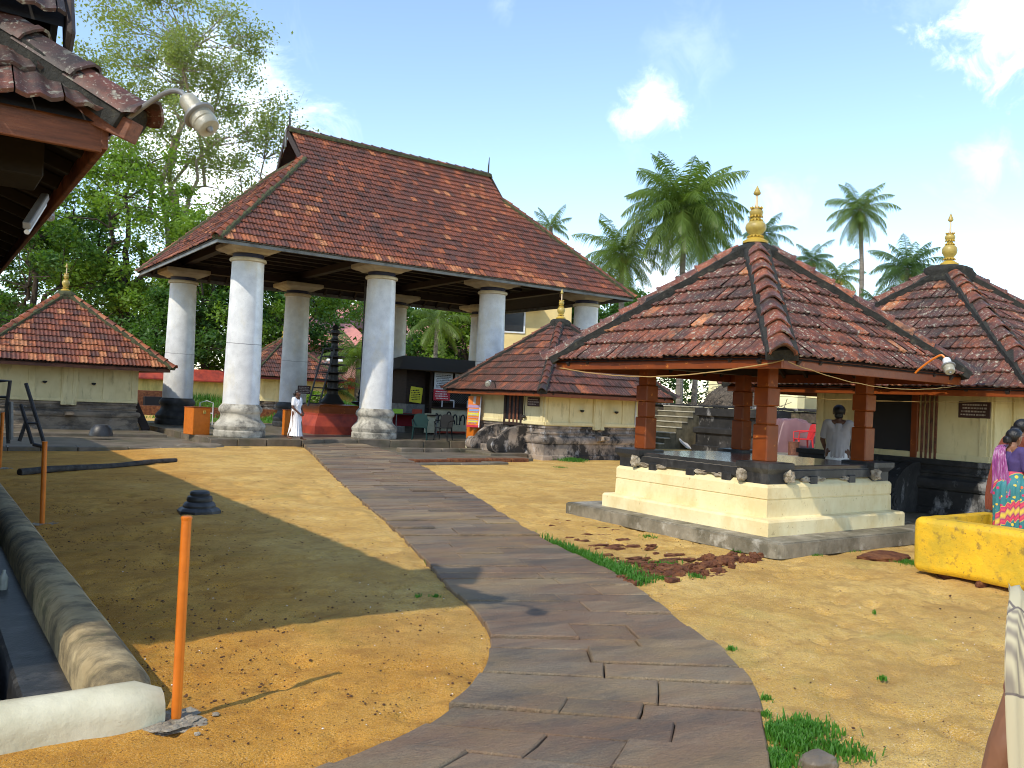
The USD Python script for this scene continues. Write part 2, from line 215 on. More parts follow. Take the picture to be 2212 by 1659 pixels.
def leaf_mat(name, cols, transl=0.3, rough=0.5):
    n = {'g': ('geometry', {}), 'n': ('noise_texture', {'scale': 0.45, 'detail': 3.0}), 'ad': ('math', {'math_type': 'multiply_add', 'value2': 0.55}), 'hf': ('math', {'math_type': 'multiply', 'value2': 0.6}),
         'r': ('rgb_ramp', {'ramp': [(i / (len(cols) - 1), c) for i, c in enumerate(cols)]}), 'p': ('principled_bsdf', {'roughness': rough, 'specular_ior_level': 0.35}),
         't': ('translucent_bsdf', {}), 'tl': ('mix', {'mix_type': 'multiply', 'fac': 1.0, 'color2': (1.5, 1.55, 0.5)}), 'mx': ('mix_closure', {'fac': transl})}
    l = [('g.position', 'n.vector'), ('n.fac', 'hf.value1'), ('g.random_per_island', 'ad.value1'), ('hf.value', 'ad.value3'), ('ad.value', 'r.fac'), ('r.color', 'p.base_color'), ('r.color', 'tl.color1'), ('tl.color', 't.color'), ('p.BSDF', 'mx.closure1'), ('t.BSDF', 'mx.closure2')]
    M[name] = usdkit.material(stage, '/World/Looks/' + name, n, l, surface='mx.closure')


leaf_mat('leaf_airy', [(0.12, 0.16, 0.065), (0.20, 0.25, 0.095), (0.29, 0.34, 0.13), (0.40, 0.43, 0.2)], 0.4)
leaf_mat('leaf_mid', [(0.06, 0.11, 0.016), (0.13, 0.22, 0.03), (0.21, 0.31, 0.045), (0.33, 0.42, 0.075)], 0.4)
leaf_mat('leaf_dark', [(0.022, 0.06, 0.016), (0.055, 0.12, 0.024), (0.10, 0.19, 0.034), (0.2, 0.31, 0.055)], 0.38)
leaf_mat('leaf_palm', [(0.05, 0.10, 0.028), (0.11, 0.17, 0.035), (0.20, 0.255, 0.045), (0.38, 0.34, 0.06)], 0.4, 0.42)
leaf_mat('leaf_palm_dark', [(0.03, 0.075, 0.03), (0.065, 0.12, 0.036), (0.115, 0.17, 0.042), (0.22, 0.23, 0.05)], 0.35, 0.42)
leaf_mat('grass', [(0.03, 0.09, 0.01), (0.06, 0.18, 0.018), (0.11, 0.28, 0.03), (0.2, 0.36, 0.05)], 0.3)
plain('skin', (0.20, 0.095, 0.055), 0.5, scale=12, bump=0.1); plain('skin_dark', (0.11, 0.05, 0.03), 0.5, scale=12, bump=0.1); plain('hair', (0.008, 0.007, 0.007), 0.35, scale=60, stretch=(1, 1, 0.15)); plain('white_cloth', (0.80, 0.80, 0.82), 0.85, scale=6, bump=0.3, bscale=30); plain('grey_cloth', (0.40, 0.38, 0.40), 0.85, scale=5); plain('purple_cloth', (0.055, 0.035, 0.13), 0.8); plain('rust_cloth', (0.16, 0.038, 0.018), 0.8); plain('navy_cloth', (0.03, 0.04, 0.09), 0.8)
plain('eye_white', (0.7, 0.68, 0.65), 0.3); plain('lip', (0.22, 0.06, 0.05), 0.5)
# ------------------------------------------------------------------ geometry helpers
used = {}


def numbered(path):
    k = used.get(path, 0); used[path] = k + 1
    return path if k == 0 else f'{path}_{k:03d}'


ORIGIN = {}


def thing(name, label, cat, loc=(0, 0, 0), group=None, kind=None):
    path = numbered('/World/' + name)
    x = UsdGeom.Xform.Define(stage, path)
    x.AddTranslateOp().Set(Gf.Vec3d(*map(float, loc)))
    p = x.GetPrim(); ORIGIN[path] = np.array(loc, float)
    if label: p.SetCustomDataByKey('label', label)
    if cat: p.SetCustomDataByKey('category', cat)
    if group: p.SetCustomDataByKey('group', group)
    if kind: p.SetCustomDataByKey('kind', kind)
    return path


def top_origin(path):
    return ORIGIN.get('/'.join(path.split('/')[:3]), np.zeros(3))


def define(parent, name, v, f, material, n=None, tone=None, kind=None, label=None, smooth=False, cat=None, group=None):
    """One Mesh prim under parent ('/World' or a thing or a part); vertices in world coordinates."""
    path = numbered(f'{parent}/{name}')
    v = np.asarray(v, float) - (top_origin(parent) if parent != '/World' else 0)
    f = np.asarray(f, np.int64)
    if smooth is not False and n is None:
        tm = trimesh.Trimesh(v, f, process=False)
        v, f, n = meshkit.arrays(tm, smooth)
    m = UsdGeom.Mesh.Define(stage, path)
    m.CreatePointsAttr(Vt.Vec3fArray.FromNumpy(np.ascontiguousarray(v, np.float32)))
    m.CreateFaceVertexCountsAttr(Vt.IntArray.FromNumpy(np.full(len(f), 3, np.int32)))
    m.CreateFaceVertexIndicesAttr(Vt.IntArray.FromNumpy(np.ascontiguousarray(f, np.int32).ravel()))
    m.CreateSubdivisionSchemeAttr('none')
    if n is not None:
        m.CreateNormalsAttr(Vt.Vec3fArray.FromNumpy(np.ascontiguousarray(n, np.float32))); m.SetNormalsInterpolation('vertex')
    if tone is not None:
        t = np.full(len(v), tone, np.float32) if np.ndim(tone) == 0 else np.asarray(tone, np.float32)
        UsdGeom.PrimvarsAPI(m).CreatePrimvar('tone', Sdf.ValueTypeNames.FloatArray, 'vertex').Set(Vt.FloatArray.FromNumpy(t))
    p = m.GetPrim()
    UsdShade.MaterialBindingAPI.Apply(p).Bind(M[material])
    for k, x in (('kind', kind), ('label', label), ('category', cat), ('group', group)):
        if x: p.SetCustomDataByKey(k, x)
    return path


_BF = None


def _cbox_pts(d, b):
    x, y, z = np.asarray(d, float) / 2
    b = min(b, 0.45 * min(x, y, z) * 2)
    pts = []
    for sx in (-1, 1):
        for sy in (-1, 1):
            for sz in (-1, 1):
                pts += [(sx * (x - b), sy * (y - b), sz * z), (sx * (x - b), sy * y, sz * (z - b)), (sx * x, sy * (y - b), sz * (z - b))]
    return np.array(pts)


def _cbox_faces():
    global _BF
    if _BF is None:
        p = _cbox_pts((2, 2.2, 2.4), 0.3); h = ConvexHull(p); f = h.simplices.copy()
        for i, t in enumerate(f):
            nn = np.cross(p[t[1]] - p[t[0]], p[t[2]] - p[t[0]])
            if nn @ p[t].mean(0) < 0: f[i] = t[::-1]
        _BF = f
    return _BF


def rotz(a):
    c, s = math.cos(a), math.sin(a); return np.array([[c, -s, 0], [s, c, 0], [0, 0, 1]])


def frame(d, up=(0, 0, 1)):
    d = np.asarray(d, float) / np.linalg.norm(d); up = np.asarray(up, float)
    if abs(d @ up) > 0.98: up = np.array([1.0, 0, 0])
    a = np.cross(up, d); a /= np.linalg.norm(a); b = np.cross(d, a)
    return a, b, d


class MB:
    def __init__(s): s.v, s.f, s.t, s.n = [], [], [], 0

    def add(s, v, f, tone=0.5):
        v = np.asarray(v, float); f = np.asarray(f, np.int64)
        if f.shape[1] == 4: f = np.vstack([f[:, [0, 1, 2]], f[:, [0, 2, 3]]])
        s.v.append(v); s.f.append(f + s.n); s.t.append(np.full(len(v), tone)); s.n += len(v)
        return s

    def tm(s, m): return s.add(m.vertices, m.faces)

    def man(s, m):
        q = m.to_mesh(); return s.add(q.vert_properties[:, :3], q.tri_verts)

    def box(s, c, d, rz=0.0, b=0.008, rot=None):
        v = _cbox_pts(d, b)
        v = v @ (rotz(rz) if rot is None else rot).T + np.asarray(c, float)
        return s.add(v, _cbox_faces())

    def box2(s, lo, hi, b=0.008):
        lo, hi = np.asarray(lo, float), np.asarray(hi, float); return s.box((lo + hi) / 2, hi - lo, 0, b)

    def beam(s, a, b, w, h, bev=0.006, up=(0, 0, 1)):
        a, b = np.asarray(a, float), np.asarray(b, float); x, y, z = frame(b - a, up)
        return s.box((a + b) / 2, (w, h, np.linalg.norm(b - a)), b=bev, rot=np.stack([x, y, z], 1))

    def tube(s, pts, r, n=8, cap=True):
        p = np.asarray(pts, float); r = np.broadcast_to(np.asarray(r, float), (len(p),))
        t = np.gradient(p, axis=0); t /= np.linalg.norm(t, axis=1, keepdims=True) + 1e-12
        a, b, _ = frame(t[0]); A = []
        for k in range(len(p)):
            a = a - t[k] * (a @ t[k]); a /= np.linalg.norm(a); A.append(a)
        A = np.array(A); B = np.cross(t, A); g = np.arange(n) * 2 * np.pi / n
        v = (p[:, None] + r[:, None, None] * (np.cos(g)[None, :, None] * A[:, None] + np.sin(g)[None, :, None] * B[:, None])).reshape(-1, 3)
        f = []
        for i in range(len(p) - 1):
            for j in range(n):
                q = (j + 1) % n; f.append((i * n + j, i * n + q, (i + 1) * n + q, (i + 1) * n + j))
        f = np.array(f); f = np.vstack([f[:, [0, 1, 2]], f[:, [0, 2, 3]]])
        if cap:
            v = np.vstack([v, p[:1], p[-1:]]); k = len(p) * n
            f = np.vstack([f, [(k, (j + 1) % n, j) for j in range(n)], [(k + 1, k - n + j, k - n + (j + 1) % n) for j in range(n)]])
        return s.add(v, f)

    def lathe(s, prof, c, n=24, phase=0.0, sx=1.0, sy=1.0, wob=None):
        c = np.asarray(c, float); g = np.arange(n) * 2 * np.pi / n + phase
        pr = np.asarray(prof, float)
        rad = np.repeat(pr[:, :1], n, 1)
        if wob is not None: rad = rad * wob(g)[None]
        v = np.stack([c[0] + sx * rad * np.cos(g), c[1] + sy * rad * np.sin(g), c[2] + np.repeat(pr[:, 1:2], n, 1)], -1).reshape(-1, 3)
        f = []
        for i in range(len(pr) - 1):
            for j in range(n):
                q = (j + 1) % n; f.append((i * n + j, i * n + q, (i + 1) * n + q, (i + 1) * n + j))
        f = np.array(f); f = np.vstack([f[:, [0, 1, 2]], f[:, [0, 2, 3]]])
        k = len(v); v = np.vstack([v, [c + [0, 0, pr[0, 1]]], [c + [0, 0, pr[-1, 1]]]])
        m = k - n
        f = np.vstack([f, [(k, (j + 1) % n, j) for j in range(n)], [(k + 1, m + j, m + (j + 1) % n) for j in range(n)]])
        return s.add(v, f)

    def sq(s, prof, c, hx=None, hy=None):
        """Square mouldings: prof of (inset from the half sizes hx, hy; height)."""
        pr = [(math.sqrt(2), 0)]
        c = np.asarray(c, float); pr = np.asarray(prof, float); v = []
        for o, z in pr:
            for sx, sy in ((-1, -1), (1, -1), (1, 1), (-1, 1)): v.append(c + [sx * (hx - o), sy * (hy - o), z])
        f = []
        for i in range(len(pr) - 1):
            for j in range(4):
                q = (j + 1) % 4; f.append((i * 4 + j, i * 4 + q, (i + 1) * 4 + q, (i + 1) * 4 + j))
        k = 4 * (len(pr) - 1); f += [(k, k + 1, k + 2, k + 3), (3, 2, 1, 0)]
        return s.add(v, f)

    def extrude(s, poly, o, ex, ey, depth):
        """2D outline poly (n x 2) in the plane o + x ex + y ey, extruded by depth along ex x ey."""
        pg = Polygon(poly)
        m = trimesh.creation.extrude_polygon(pg, depth, engine='earcut'); v = np.array(m.vertices)
        ex, ey = np.asarray(ex, float), np.asarray(ey, float); ez = np.cross(ex, ey)
        return s.add(np.asarray(o, float) + v[:, :1] * ex + v[:, 1:2] * ey + v[:, 2:] * ez, m.faces)

    def hull(s, pts):
        pts = np.asarray(pts, float); return s.man(m3.Manifold.hull_points(pts))

    def quad(s, a, b, c, d): return s.add([a, b, c, d], [(0, 1, 2), (0, 2, 3)])

    def data(s): return np.vstack(s.v), np.vstack(s.f), np.concatenate(s.t)

    def build(s, name, material, parent='/World', smooth=35, tone=False, **k):
        v, f, t = s.data()
        if tone: smooth = False
        return define(parent, name, v, f, material, smooth=smooth, tone=t if tone else None, **k)


def lump(c, d, seed, n=2, amp=0.22, flat=True):
    m = trimesh.creation.icosphere(subdivisions=n); v = np.array(m.vertices)
    v = np.sign(v) * np.abs(v) ** 0.7
    v = v * (1 + amp * (meshkit.fbm(v * 1.7 + seed * 7.3, 3, seed)[:, None] - 0.5) * 2) * np.asarray(d) / 2
    return v + np.asarray(c), m.faces


# ------------------------------------------------------------------ tiled roofs
def slope_tiles(O, e, d, pitch, Le, Rmax, inset, tw, tl, tonef, seed, lift=0.0):
    """Interlocking clay tiles on one roof slope. O: eave's start; e: along the eave; d: level direction up the slope; inset(run) -> (start, end) offsets from the two ends of the eave."""
    rng = random.Random(seed); e, d = np.asarray(e, float), np.asarray(d, float)
    cp, sp = math.cos(pitch), math.sin(pitch); s = d * cp + np.array([0, 0, sp]); n = np.cross(e, s)
    if n[2] < 0: n = -n
    S = Rmax / cp; rows = int(math.ceil(S / tl)); tiles = []; G = 9
    tt = np.linspace(0, 1, G)
    for k in range(rows):
        y0, y1 = k * tl - (0.05 if k == 0 else 0), min(S, (k + 1.14) * tl)
        a0, b0 = inset(max(0, y0) * cp); a1, b1 = inset(y1 * cp)
        off = (k % 2) * tw * 0.5
        xs = np.arange(-off, Le, tw)
        for x in xs:
            xl, xr = x + 0.004, x + tw - 0.004
            l0, r0, l1, r1 = max(xl, a0), min(xr, Le - b0), max(xl, a1), min(xr, Le - b1)
            if r0 - l0 < 0.03: continue
            if r1 - l1 < 0.01: l1 = r1 = min(max((l1 + r1) / 2, l0), r0); r1 = l1 + 0.005
            dz, dy, tilt = rng.gauss(0, 0.004), rng.gauss(0, 0.008), rng.gauss(0, 0.006)
            xb, xt = l0 + (r0 - l0) * tt, l1 + (r1 - l1) * tt
            hb = 0.011 * np.cos(((xb - x) / tw) * 4 * np.pi) + tilt * (tt - 0.5) * 2
            ht = 0.011 * np.cos(((xt - x) / tw) * 4 * np.pi)
            base = np.asarray(O, float) + n * lift
            bot = base + xb[:, None] * e + (y0 + dy) * s + (0.060 + dz + hb)[:, None] * n
            top = base + xt[:, None] * e + y1 * s + (0.014 + ht)[:, None] * n
            lip = bot - n * 0.028 + s * 0.006
            V = np.vstack([bot, top, bot, lip])
            sl = 0.011 * 4 * np.pi / tw
            nb = n - (-np.sin(((xb - x) / tw) * 4 * np.pi) * sl)[:, None] * e; nb /= np.linalg.norm(nb, axis=1, keepdims=True)
            nl = np.repeat((-s * 0.9 + nb[:1] * 0.1), G, 0)
            N = np.vstack([nb, nb, nl, nl])
            i = np.arange(G - 1)
            f1 = np.vstack([np.stack([i, i + 1, G + i + 1], 1), np.stack([i, G + i + 1, G + i], 1)])
            f2 = np.vstack([np.stack([3 * G + i, 3 * G + i + 1, 2 * G + i + 1], 1), np.stack([3 * G + i, 2 * G + i + 1, 2 * G + i], 1)])
            Fc = np.vstack([f1, f2])
            if np.cross(V[Fc[0, 1]] - V[Fc[0, 0]], V[Fc[0, 2]] - V[Fc[0, 0]]) @ n < 0: Fc = Fc[:, ::-1]
            c = (bot.mean(0) + top.mean(0)) / 2
            tiles.append((V, Fc, N, tonef((x + tw / 2) / Le, k / rows, rng, c), c, n))
    return tiles


def place_tiles(T, tiles, material, most=290):
    """The tiles that show largest become parts of their own; the rest is joined."""
    def score(t):
        v = CAM - t[4]; dist = np.linalg.norm(v); facing = (v @ t[5]) / dist
        return -(facing / dist ** 2) if facing > 0.02 else 1e3 + dist
    order = sorted(tiles, key=score)
    for t in order[:most]: define(T, 'roof_tile', t[0], t[1], material, n=t[2], tone=float(t[3]))
    rest = order[most:]
    if rest:
        v, f, n, tn, k = [], [], [], [], 0
        for t in rest:
            v.append(t[0]); f.append(t[1] + k); n.append(t[2]); tn.append(np.full(len(t[0]), t[3])); k += len(t[0])
        define(T, 'roof_tiling', np.vstack(v), np.vstack(f), material, n=np.vstack(n), tone=np.concatenate(tn), kind='stuff')


def tone_weathered(bright=0.12, seed=0, warm=None):
    def f(x, y, rng, c):
        base = 0.22 + 0.42 * float(meshkit.fbm(np.asarray(c)[None] * 0.9 + seed, 3, seed)[0]) + rng.gauss(0, 0.085)
        if warm: base += warm(x, y)
        clus = float(meshkit.noise(np.asarray(c)[None] * 1.3 + 31 + seed, seed + 3)[0])
        if rng.random() < bright * (2.4 if clus > 0.55 else 0.45): base += rng.uniform(0.2, 0.5)
        return min(1, max(0, base))
    return f


def hip_caps(T, A, B, w, length, material, mortar='mortar', seed=0, h=None, tip=0.0, name='hip_tile', toneb=0.5, mw=1.16):
    """Ridge tiles overlapping along the line A (low) to B (high), on a bed of dark mortar."""
    rng = random.Random(seed); A, B = np.asarray(A, float), np.asarray(B, float); L = np.linalg.norm(B - A); z = (B - A) / L
    x = np.cross(z, [0, 0, 1.0]); x /= np.linalg.norm(x); y = np.cross(x, z)
    h = h or w * 0.46
    mb = MB(); pts = []
    K = 14
    for i in range(K):
        p = A + z * L * i / (K - 1)
        for ox, oy in ((-w * mw / 2, -0.07), (-w * mw / 2, 0.045), (-w * 0.3, 0.075 + rng.gauss(0, 0.01)), (w * 0.3, 0.075 + rng.gauss(0, 0.01)), (w * mw / 2, 0.045), (w * mw / 2, -0.07)):
            pts.append(p + x * (ox + rng.gauss(0, 0.006)) + y * (oy + rng.gauss(0, 0.006)))
    f = []
    for i in range(K - 1):
        for j in range(6):
            q = (j + 1) % 6; f.append((i * 6 + j, i * 6 + q, (i + 1) * 6 + q, (i + 1) * 6 + j))
    f.append((0, 5, 4, 3)); f.append((0, 3, 2, 1)); k = 6 * (K - 1); f.append((k, k + 1, k + 2, k + 3)); f.append((k, k + 3, k + 4, k + 5))
    mb.add(pts, f); mb.build('mortar_bed', mortar, T)
    n = int(L / length)
    prof = [(-0.5, 0.0), (-0.46, 0.32), (-0.26, 0.72), (-0.07, 0.99), (0.07, 0.99), (0.26, 0.72), (0.46, 0.32), (0.5, 0.0)]
    for k in range(n):
        a, b = L * k / n - (tip if k == 0 else 0.03), L * (k + 1) / n + length * 0.08
        V = []
        jx, jr = rng.gauss(0, 0.008), rng.gauss(0, 0.03)
        for (pos, sc, lift) in ((a, 1.05, 0.036), (a + (b - a) * 0.10, 1.04, 0.034), (a + (b - a) * 0.12, 0.98, 0.028), (b, 0.92, 0.010)):
            for ring in (0, 1):
                for px, py in prof:
                    q = 1.0 if ring == 0 else 0.86
                    V.append(A + z * pos + x * (px * w * sc * q + jx + jr * py * 0.1) + y * (py * h * sc * q + lift + (tip * 0.35 if k == 0 and pos <= a + 1e-6 else 0)))
        m = len(prof); f = []
        for i in range(3):
            for j in range(m - 1):
                o, o2 = i * 2 * m, (i + 1) * 2 * m
                f.append((o + j, o + j + 1, o2 + j + 1, o2 + j)); f.append((o + m + j + 1, o + m + j, o2 + m + j, o2 + m + j + 1))
        for j in range(m - 1): f.append((j + 1, j, m + j, m + j + 1))
        tone = min(1, max(0, toneb + rng.gauss(0, 0.14)))
        mb = MB(); mb.add(V, f, tone); v, ff, t = mb.data()
        tm = trimesh.Trimesh(v, ff, process=False); v2, f2, n2 = meshkit.arrays(tm, 40)
        define(T, name, v2, f2, material, n=n2, tone=tone)


def hip_roof(T, c, hx, hy, z0, z1, tw, tl, tonef, material, capw=0.24, capl=0.36, seed=0, mortar='mortar', fascia='orange_paint', fh=0.17, most=290, captone=0.55, tip=0.06, under='dark_wood'):
    """A pyramid roof: eave rectangle c +- (hx, hy) with tiles' eave at z0 and the peak at z1."""
    cx, cy = c; pk = np.array([cx, cy, z1]); tiles = []
    faces = [((cx - hx, cy + hy), (0, -1, 0), (1, 0, 0), 2 * hy, hx), ((cx - hx, cy - hy), (1, 0, 0), (0, 1, 0), 2 * hx, hy),
             ((cx + hx, cy - hy), (0, 1, 0), (-1, 0, 0), 2 * hy, hx), ((cx + hx, cy + hy), (-1, 0, 0), (0, -1, 0), 2 * hx, hy)]
    for k, ((ox, oy), e, d, Le, R) in enumerate(faces):
        tiles += slope_tiles((ox, oy, z0), e, d, math.atan2(z1 - z0, R), Le, R - 0.06, lambda r, Le=Le, R=R: (r * Le / 2 / R, r * Le / 2 / R), tw, tl, tonef, seed + k)
    place_tiles(T, tiles, material, most)
    cor = [np.array([cx + sx * hx, cy + sy * hy, z0]) for sx, sy in ((-1, -1), (1, -1), (1, 1), (-1, 1))]
    mb = MB(); dz = np.array([0, 0, 0.06])
    for i in range(4): mb.add([cor[i] - dz, cor[(i + 1) % 4] - dz, pk - dz], [(2, 1, 0)])
    for i in range(4): mb.add([cor[i] + (pk - cor[i]) * 0 - dz * 0.4, cor[(i + 1) % 4] - dz * 0.4, pk - dz * 0.4], [(0, 1, 2)])
    mb.build('roof_deck', under, T, smooth=False)
    for i in range(4): hip_caps(T, cor[i] + (pk - cor[i]) * -0.012, cor[i] + (pk - cor[i]) * 0.93, capw, capl, material, mortar, seed + 20 + i, tip=tip, toneb=captone)
    # fascia boards and rafters
    for i in range(4):
        a, b = cor[i].copy(), cor[(i + 1) % 4].copy(); mid = np.array([cx, cy, 0])
        for q in (a, b): q[:2] = mid[:2] + (q[:2] - mid[:2]) * (1 - 0.05 / max(hx, hy)); q[2] = z0 - 0.02 - fh / 2
        u = (b - a) / np.linalg.norm(b - a)
        MB().beam(a - u * (0.018 if i % 2 else -0.018), b + u * (0.018 if i % 2 else -0.018), 0.035, fh).build('fascia_board', fascia, T, smooth=False)
    mb = MB()
    for i in range(4):
        for t in np.linspace(0.08, 0.92, 9):
            a = cor[i] * (1 - t) + cor[(i + 1) % 4] * t; e2 = pk * 1.0; q = 1 - abs(2 * t - 1)
            inn = a + (np.array([cx, cy, z1]) - (cor[i] + cor[(i + 1) % 4]) / 2) * max(0.1, q) * 0.95
            mb.beam(a * 0.97 + inn * 0.03 - [0, 0, 0.1], inn - [0, 0, 0.1], 0.06, 0.07)
    mb.build('rafters', under, T, smooth=False)
    return cor


def finial(T, c, h, s, n=20):
    """A pot finial: base disc, lotus rings, two pots, a shaft and a bud; c is the point on the roof's peak."""
    c = np.asarray(c, float)
    MB().lathe([(0.27 * s, -0.02), (0.27 * s, 0.02 * s), (0.2 * s, 0.06 * s), (0.15 * s, 0.10 * s)], c, n).build('finial_base', 'gold_yellow', T)
    k = h / 1.0
    pr = [(0.10, 0.08), (0.11, 0.12), (0.17, 0.17), (0.215, 0.22), (0.225, 0.27), (0.205, 0.32), (0.15, 0.36), (0.085, 0.375), (0.075, 0.40), (0.10, 0.42), (0.075, 0.44), (0.09, 0.455), (0.13, 0.475), (0.15, 0.515), (0.14, 0.55), (0.10, 0.575), (0.05, 0.585)]
    b = MB().lathe([(r * s, z * k) for r, z in pr], c, n).build('finial', 'gold_paint', T)
    for z, r, m in ((0.11, 0.17, 14), (0.395, 0.14, 12), (0.465, 0.135, 12), (0.585, 0.13, 12)):
        mb = MB()
        for j in range(m):
            a = 2 * math.pi * j / m; dr = np.array([math.cos(a), math.sin(a), 0]); tn = np.array([-math.sin(a), math.cos(a), 0])
            p = c + [0, 0, z * k]
            up = 1 if z > 0.5 else -1
            mb.hull([p + dr * r * s * 0.6 - tn * 0.028 * s, p + dr * r * s * 0.6 + tn * 0.028 * s, p + dr * r * s - tn * 0.022 * s, p + dr * r * s + tn * 0.022 * s, p + dr * r * s * 1.12 + np.array([0, 0, 0.05 * up * s]), p + dr * r * s * 0.6 + np.array([0, 0, 0.02])])
        mb.build('petal_ring', 'gold_yellow', b, smooth=False)
    MB().lathe([(0.05 * s, 0.58 * k), (0.035 * s, 0.62 * k), (0.026 * s, 0.82 * k)], c, 12).build('finial_shaft', 'pale_shaft', b)
    MB().lathe([(0.026 * s, 0.82 * k), (0.075 * s, 0.845 * k), (0.082 * s, 0.865 * k), (0.05 * s, 0.92 * k), (0.02 * s, 0.97 * k), (0.003 * s, 1.0 * k)], c, 14).build('finial_bud', 'gold_paint', b)


def rows_of_marks(o, ex, ey, w, h, rows, seed, depth=0.004, fill=0.55):
    """Lines of small illegible writing as short raised strokes."""
    rng = random.Random(seed); mb = MB(); ex, ey = np.asarray(ex, float), np.asarray(ey, float); ez = np.cross(ex, ey)
    rh = h / rows
    for r in range(rows):
        x = w * rng.uniform(0.02, 0.1)
        end = w * rng.uniform(0.8, 0.97)
        while x < end:
            l = rng.uniform(0.25, 0.8) * rh
            y = (rows - r - 1) * rh + rh * 0.2
            mb.box(np.asarray(o) + ex * (x + l / 2) + ey * (y + rh * fill / 2) + ez * depth / 2, (l, rh * fill * rng.uniform(0.6, 1), depth), b=0.001, rot=np.stack([ex, ey, ez], 1))
            x += l + rh * rng.uniform(0.12, 0.3)
    return mb
# ------------------------------------------------------------------ the ground
def sstep(a, b, x): t = np.clip((x - a) / (b - a), 0, 1); return t * t * (3 - 2 * t)


PAIRS = [((420, 1790), (1600, 2000)), ((660, 1685), (1640, 1850)), ((860, 1600), (1664, 1690)), ((985, 1522), (1650, 1570)), ((1050, 1445), (1612, 1468)), ((1060, 1400), (1560, 1412)), ((1042, 1345), (1482, 1352)), ((985, 1285), (1396, 1285)), ((905, 1200), (1240, 1200)), ((800, 1100), (1060, 1096)), ((690, 1002), (890, 1004)), ((640, 966), (782, 966))]
PL = np.array([P(*a)[:2] for a, b in PAIRS]); PR = np.array([P(*b)[:2] for a, b in PAIRS])
PL[-1] = (9.75, 24.75); PR[-1] = (11.75, 24.75)
pm = (PL + PR) / 2; ps = np.concatenate([[0], np.cumsum(np.linalg.norm(np.diff(pm, axis=0), axis=1))])
cl, cr = CubicSpline(ps, PL), CubicSpline(ps, PR); PLEN = ps[-1]
_s = np.linspace(0, PLEN, 160)
PATH_POLY = Polygon(np.vstack([cl(_s), cr(_s)[::-1]])).buffer(0)


def path_z(v): return 0.028 + 0.17 * sstep(15, 24.5, v)


def ground_z(u, v):
    u, v = np.asarray(u, float), np.asarray(v, float)
    z = 0.33 * sstep(19.2, 21.4, u) * sstep(8, 13, v)
    z = z + 0.16 * sstep(34, 40, v)
    z = z + 0.10 * sstep(17, 24, v) * sstep(3.5, 6, u) * (1 - sstep(9.6, 10.6, u))
    return z


def ground_mesh():
    us = np.concatenate([np.linspace(-400, -10, 14), np.linspace(-8, 0.6, 12), np.arange(0.7, 9, 0.045), np.arange(9, 24, 0.16), np.linspace(24.5, 70, 30), np.linspace(80, 450, 10)])
    vs = np.concatenate([np.linspace(-300, -6, 8), np.linspace(-4, 1.0, 12), np.arange(1.1, 9, 0.045), np.arange(9, 26, 0.1), np.linspace(26.3, 70, 44), np.linspace(80, 500, 10)])
    U, Vv = np.meshgrid(us, vs, indexing='ij')
    near = (1 - sstep(14, 24, np.hypot(U, Vv)))
    q = np.stack([U, Vv, 0 * U], -1)
    z = (meshkit.fbm(q * 0.7, 3, 1) - 0.5) * 0.05 * near
    z += (meshkit.fbm(q * 3.1 + 9, 3, 5) - 0.5) * 0.020 * near
    dents = np.clip(meshkit.fbm(q * np.array([4.2, 5.2, 1]) + 4, 2, 9) - 0.59, 0, 1) * 0.17 * near
    z += -dents + (meshkit.fbm(q * 11, 2, 4) - 0.5) * 0.020 * near
    big = PATH_POLY.buffer(0.12)
    shapely.prepare(big)
    ins = shapely.contains_xy(big, U.ravel(), Vv.ravel()).reshape(U.shape)
    z = np.where(ins, np.minimum(z, -0.004), z)
    z += ground_z(U, Vv)
    gut = (U < 1.12) & (Vv > 5.0) & (Vv < 27) & (U > -30)
    z = np.where(gut, -0.45, z)
    n0, n1 = U.shape; i, j = np.meshgrid(np.arange(n0 - 1), np.arange(n1 - 1), indexing='ij'); a = (i * n1 + j).ravel()
    f = np.vstack([np.stack([a, a + n1, a + n1 + 1], 1), np.stack([a, a + n1 + 1, a + 1], 1)])
    v = np.stack([U, Vv, z], -1).reshape(-1, 3)
    define('/World', 'sandy_ground', v, f, 'sand', smooth=True, kind='structure')


ground_mesh()

# pebbles and grit scattered over the near sand
mb = MB()
ico = trimesh.creation.icosphere(subdivisions=0)
for k in range(3600):
    x, y = R_.uniform(1.3, 9.5), R_.uniform(2.4, 17)
    if k % 3: x, y = 1.25 + abs(R_.gauss(0, 1.5)), R_.uniform(4.2, 14)
    if shapely.contains_xy(PATH_POLY, x, y): continue
    r = min(.011, abs(R_.gauss(0.0, 0.0032)) + 0.0025)
    mb.add(np.array(ico.vertices) * [r * R_.uniform(0.8, 1.6), r * R_.uniform(0.8, 1.4), r * 0.7] + [x, y, float(ground_z(x, y)) + r * 0.3], ico.faces)
mb.build('pebbles', 'clod', smooth=False, kind='stuff')
mb = MB()
for k in range(330):
    x, y = R_.uniform(1.3, 8), R_.uniform(2.6, 13)
    if shapely.contains_xy(PATH_POLY, x, y): continue
    r = R_.uniform(0.002, 0.005)
    mb.add(np.array(ico.vertices) * [r * 1.3, r, r * 0.7] + [x, y, 0.004], ico.faces)
mb.build('white_grit', 'white_cloth', smooth=False, kind='stuff')

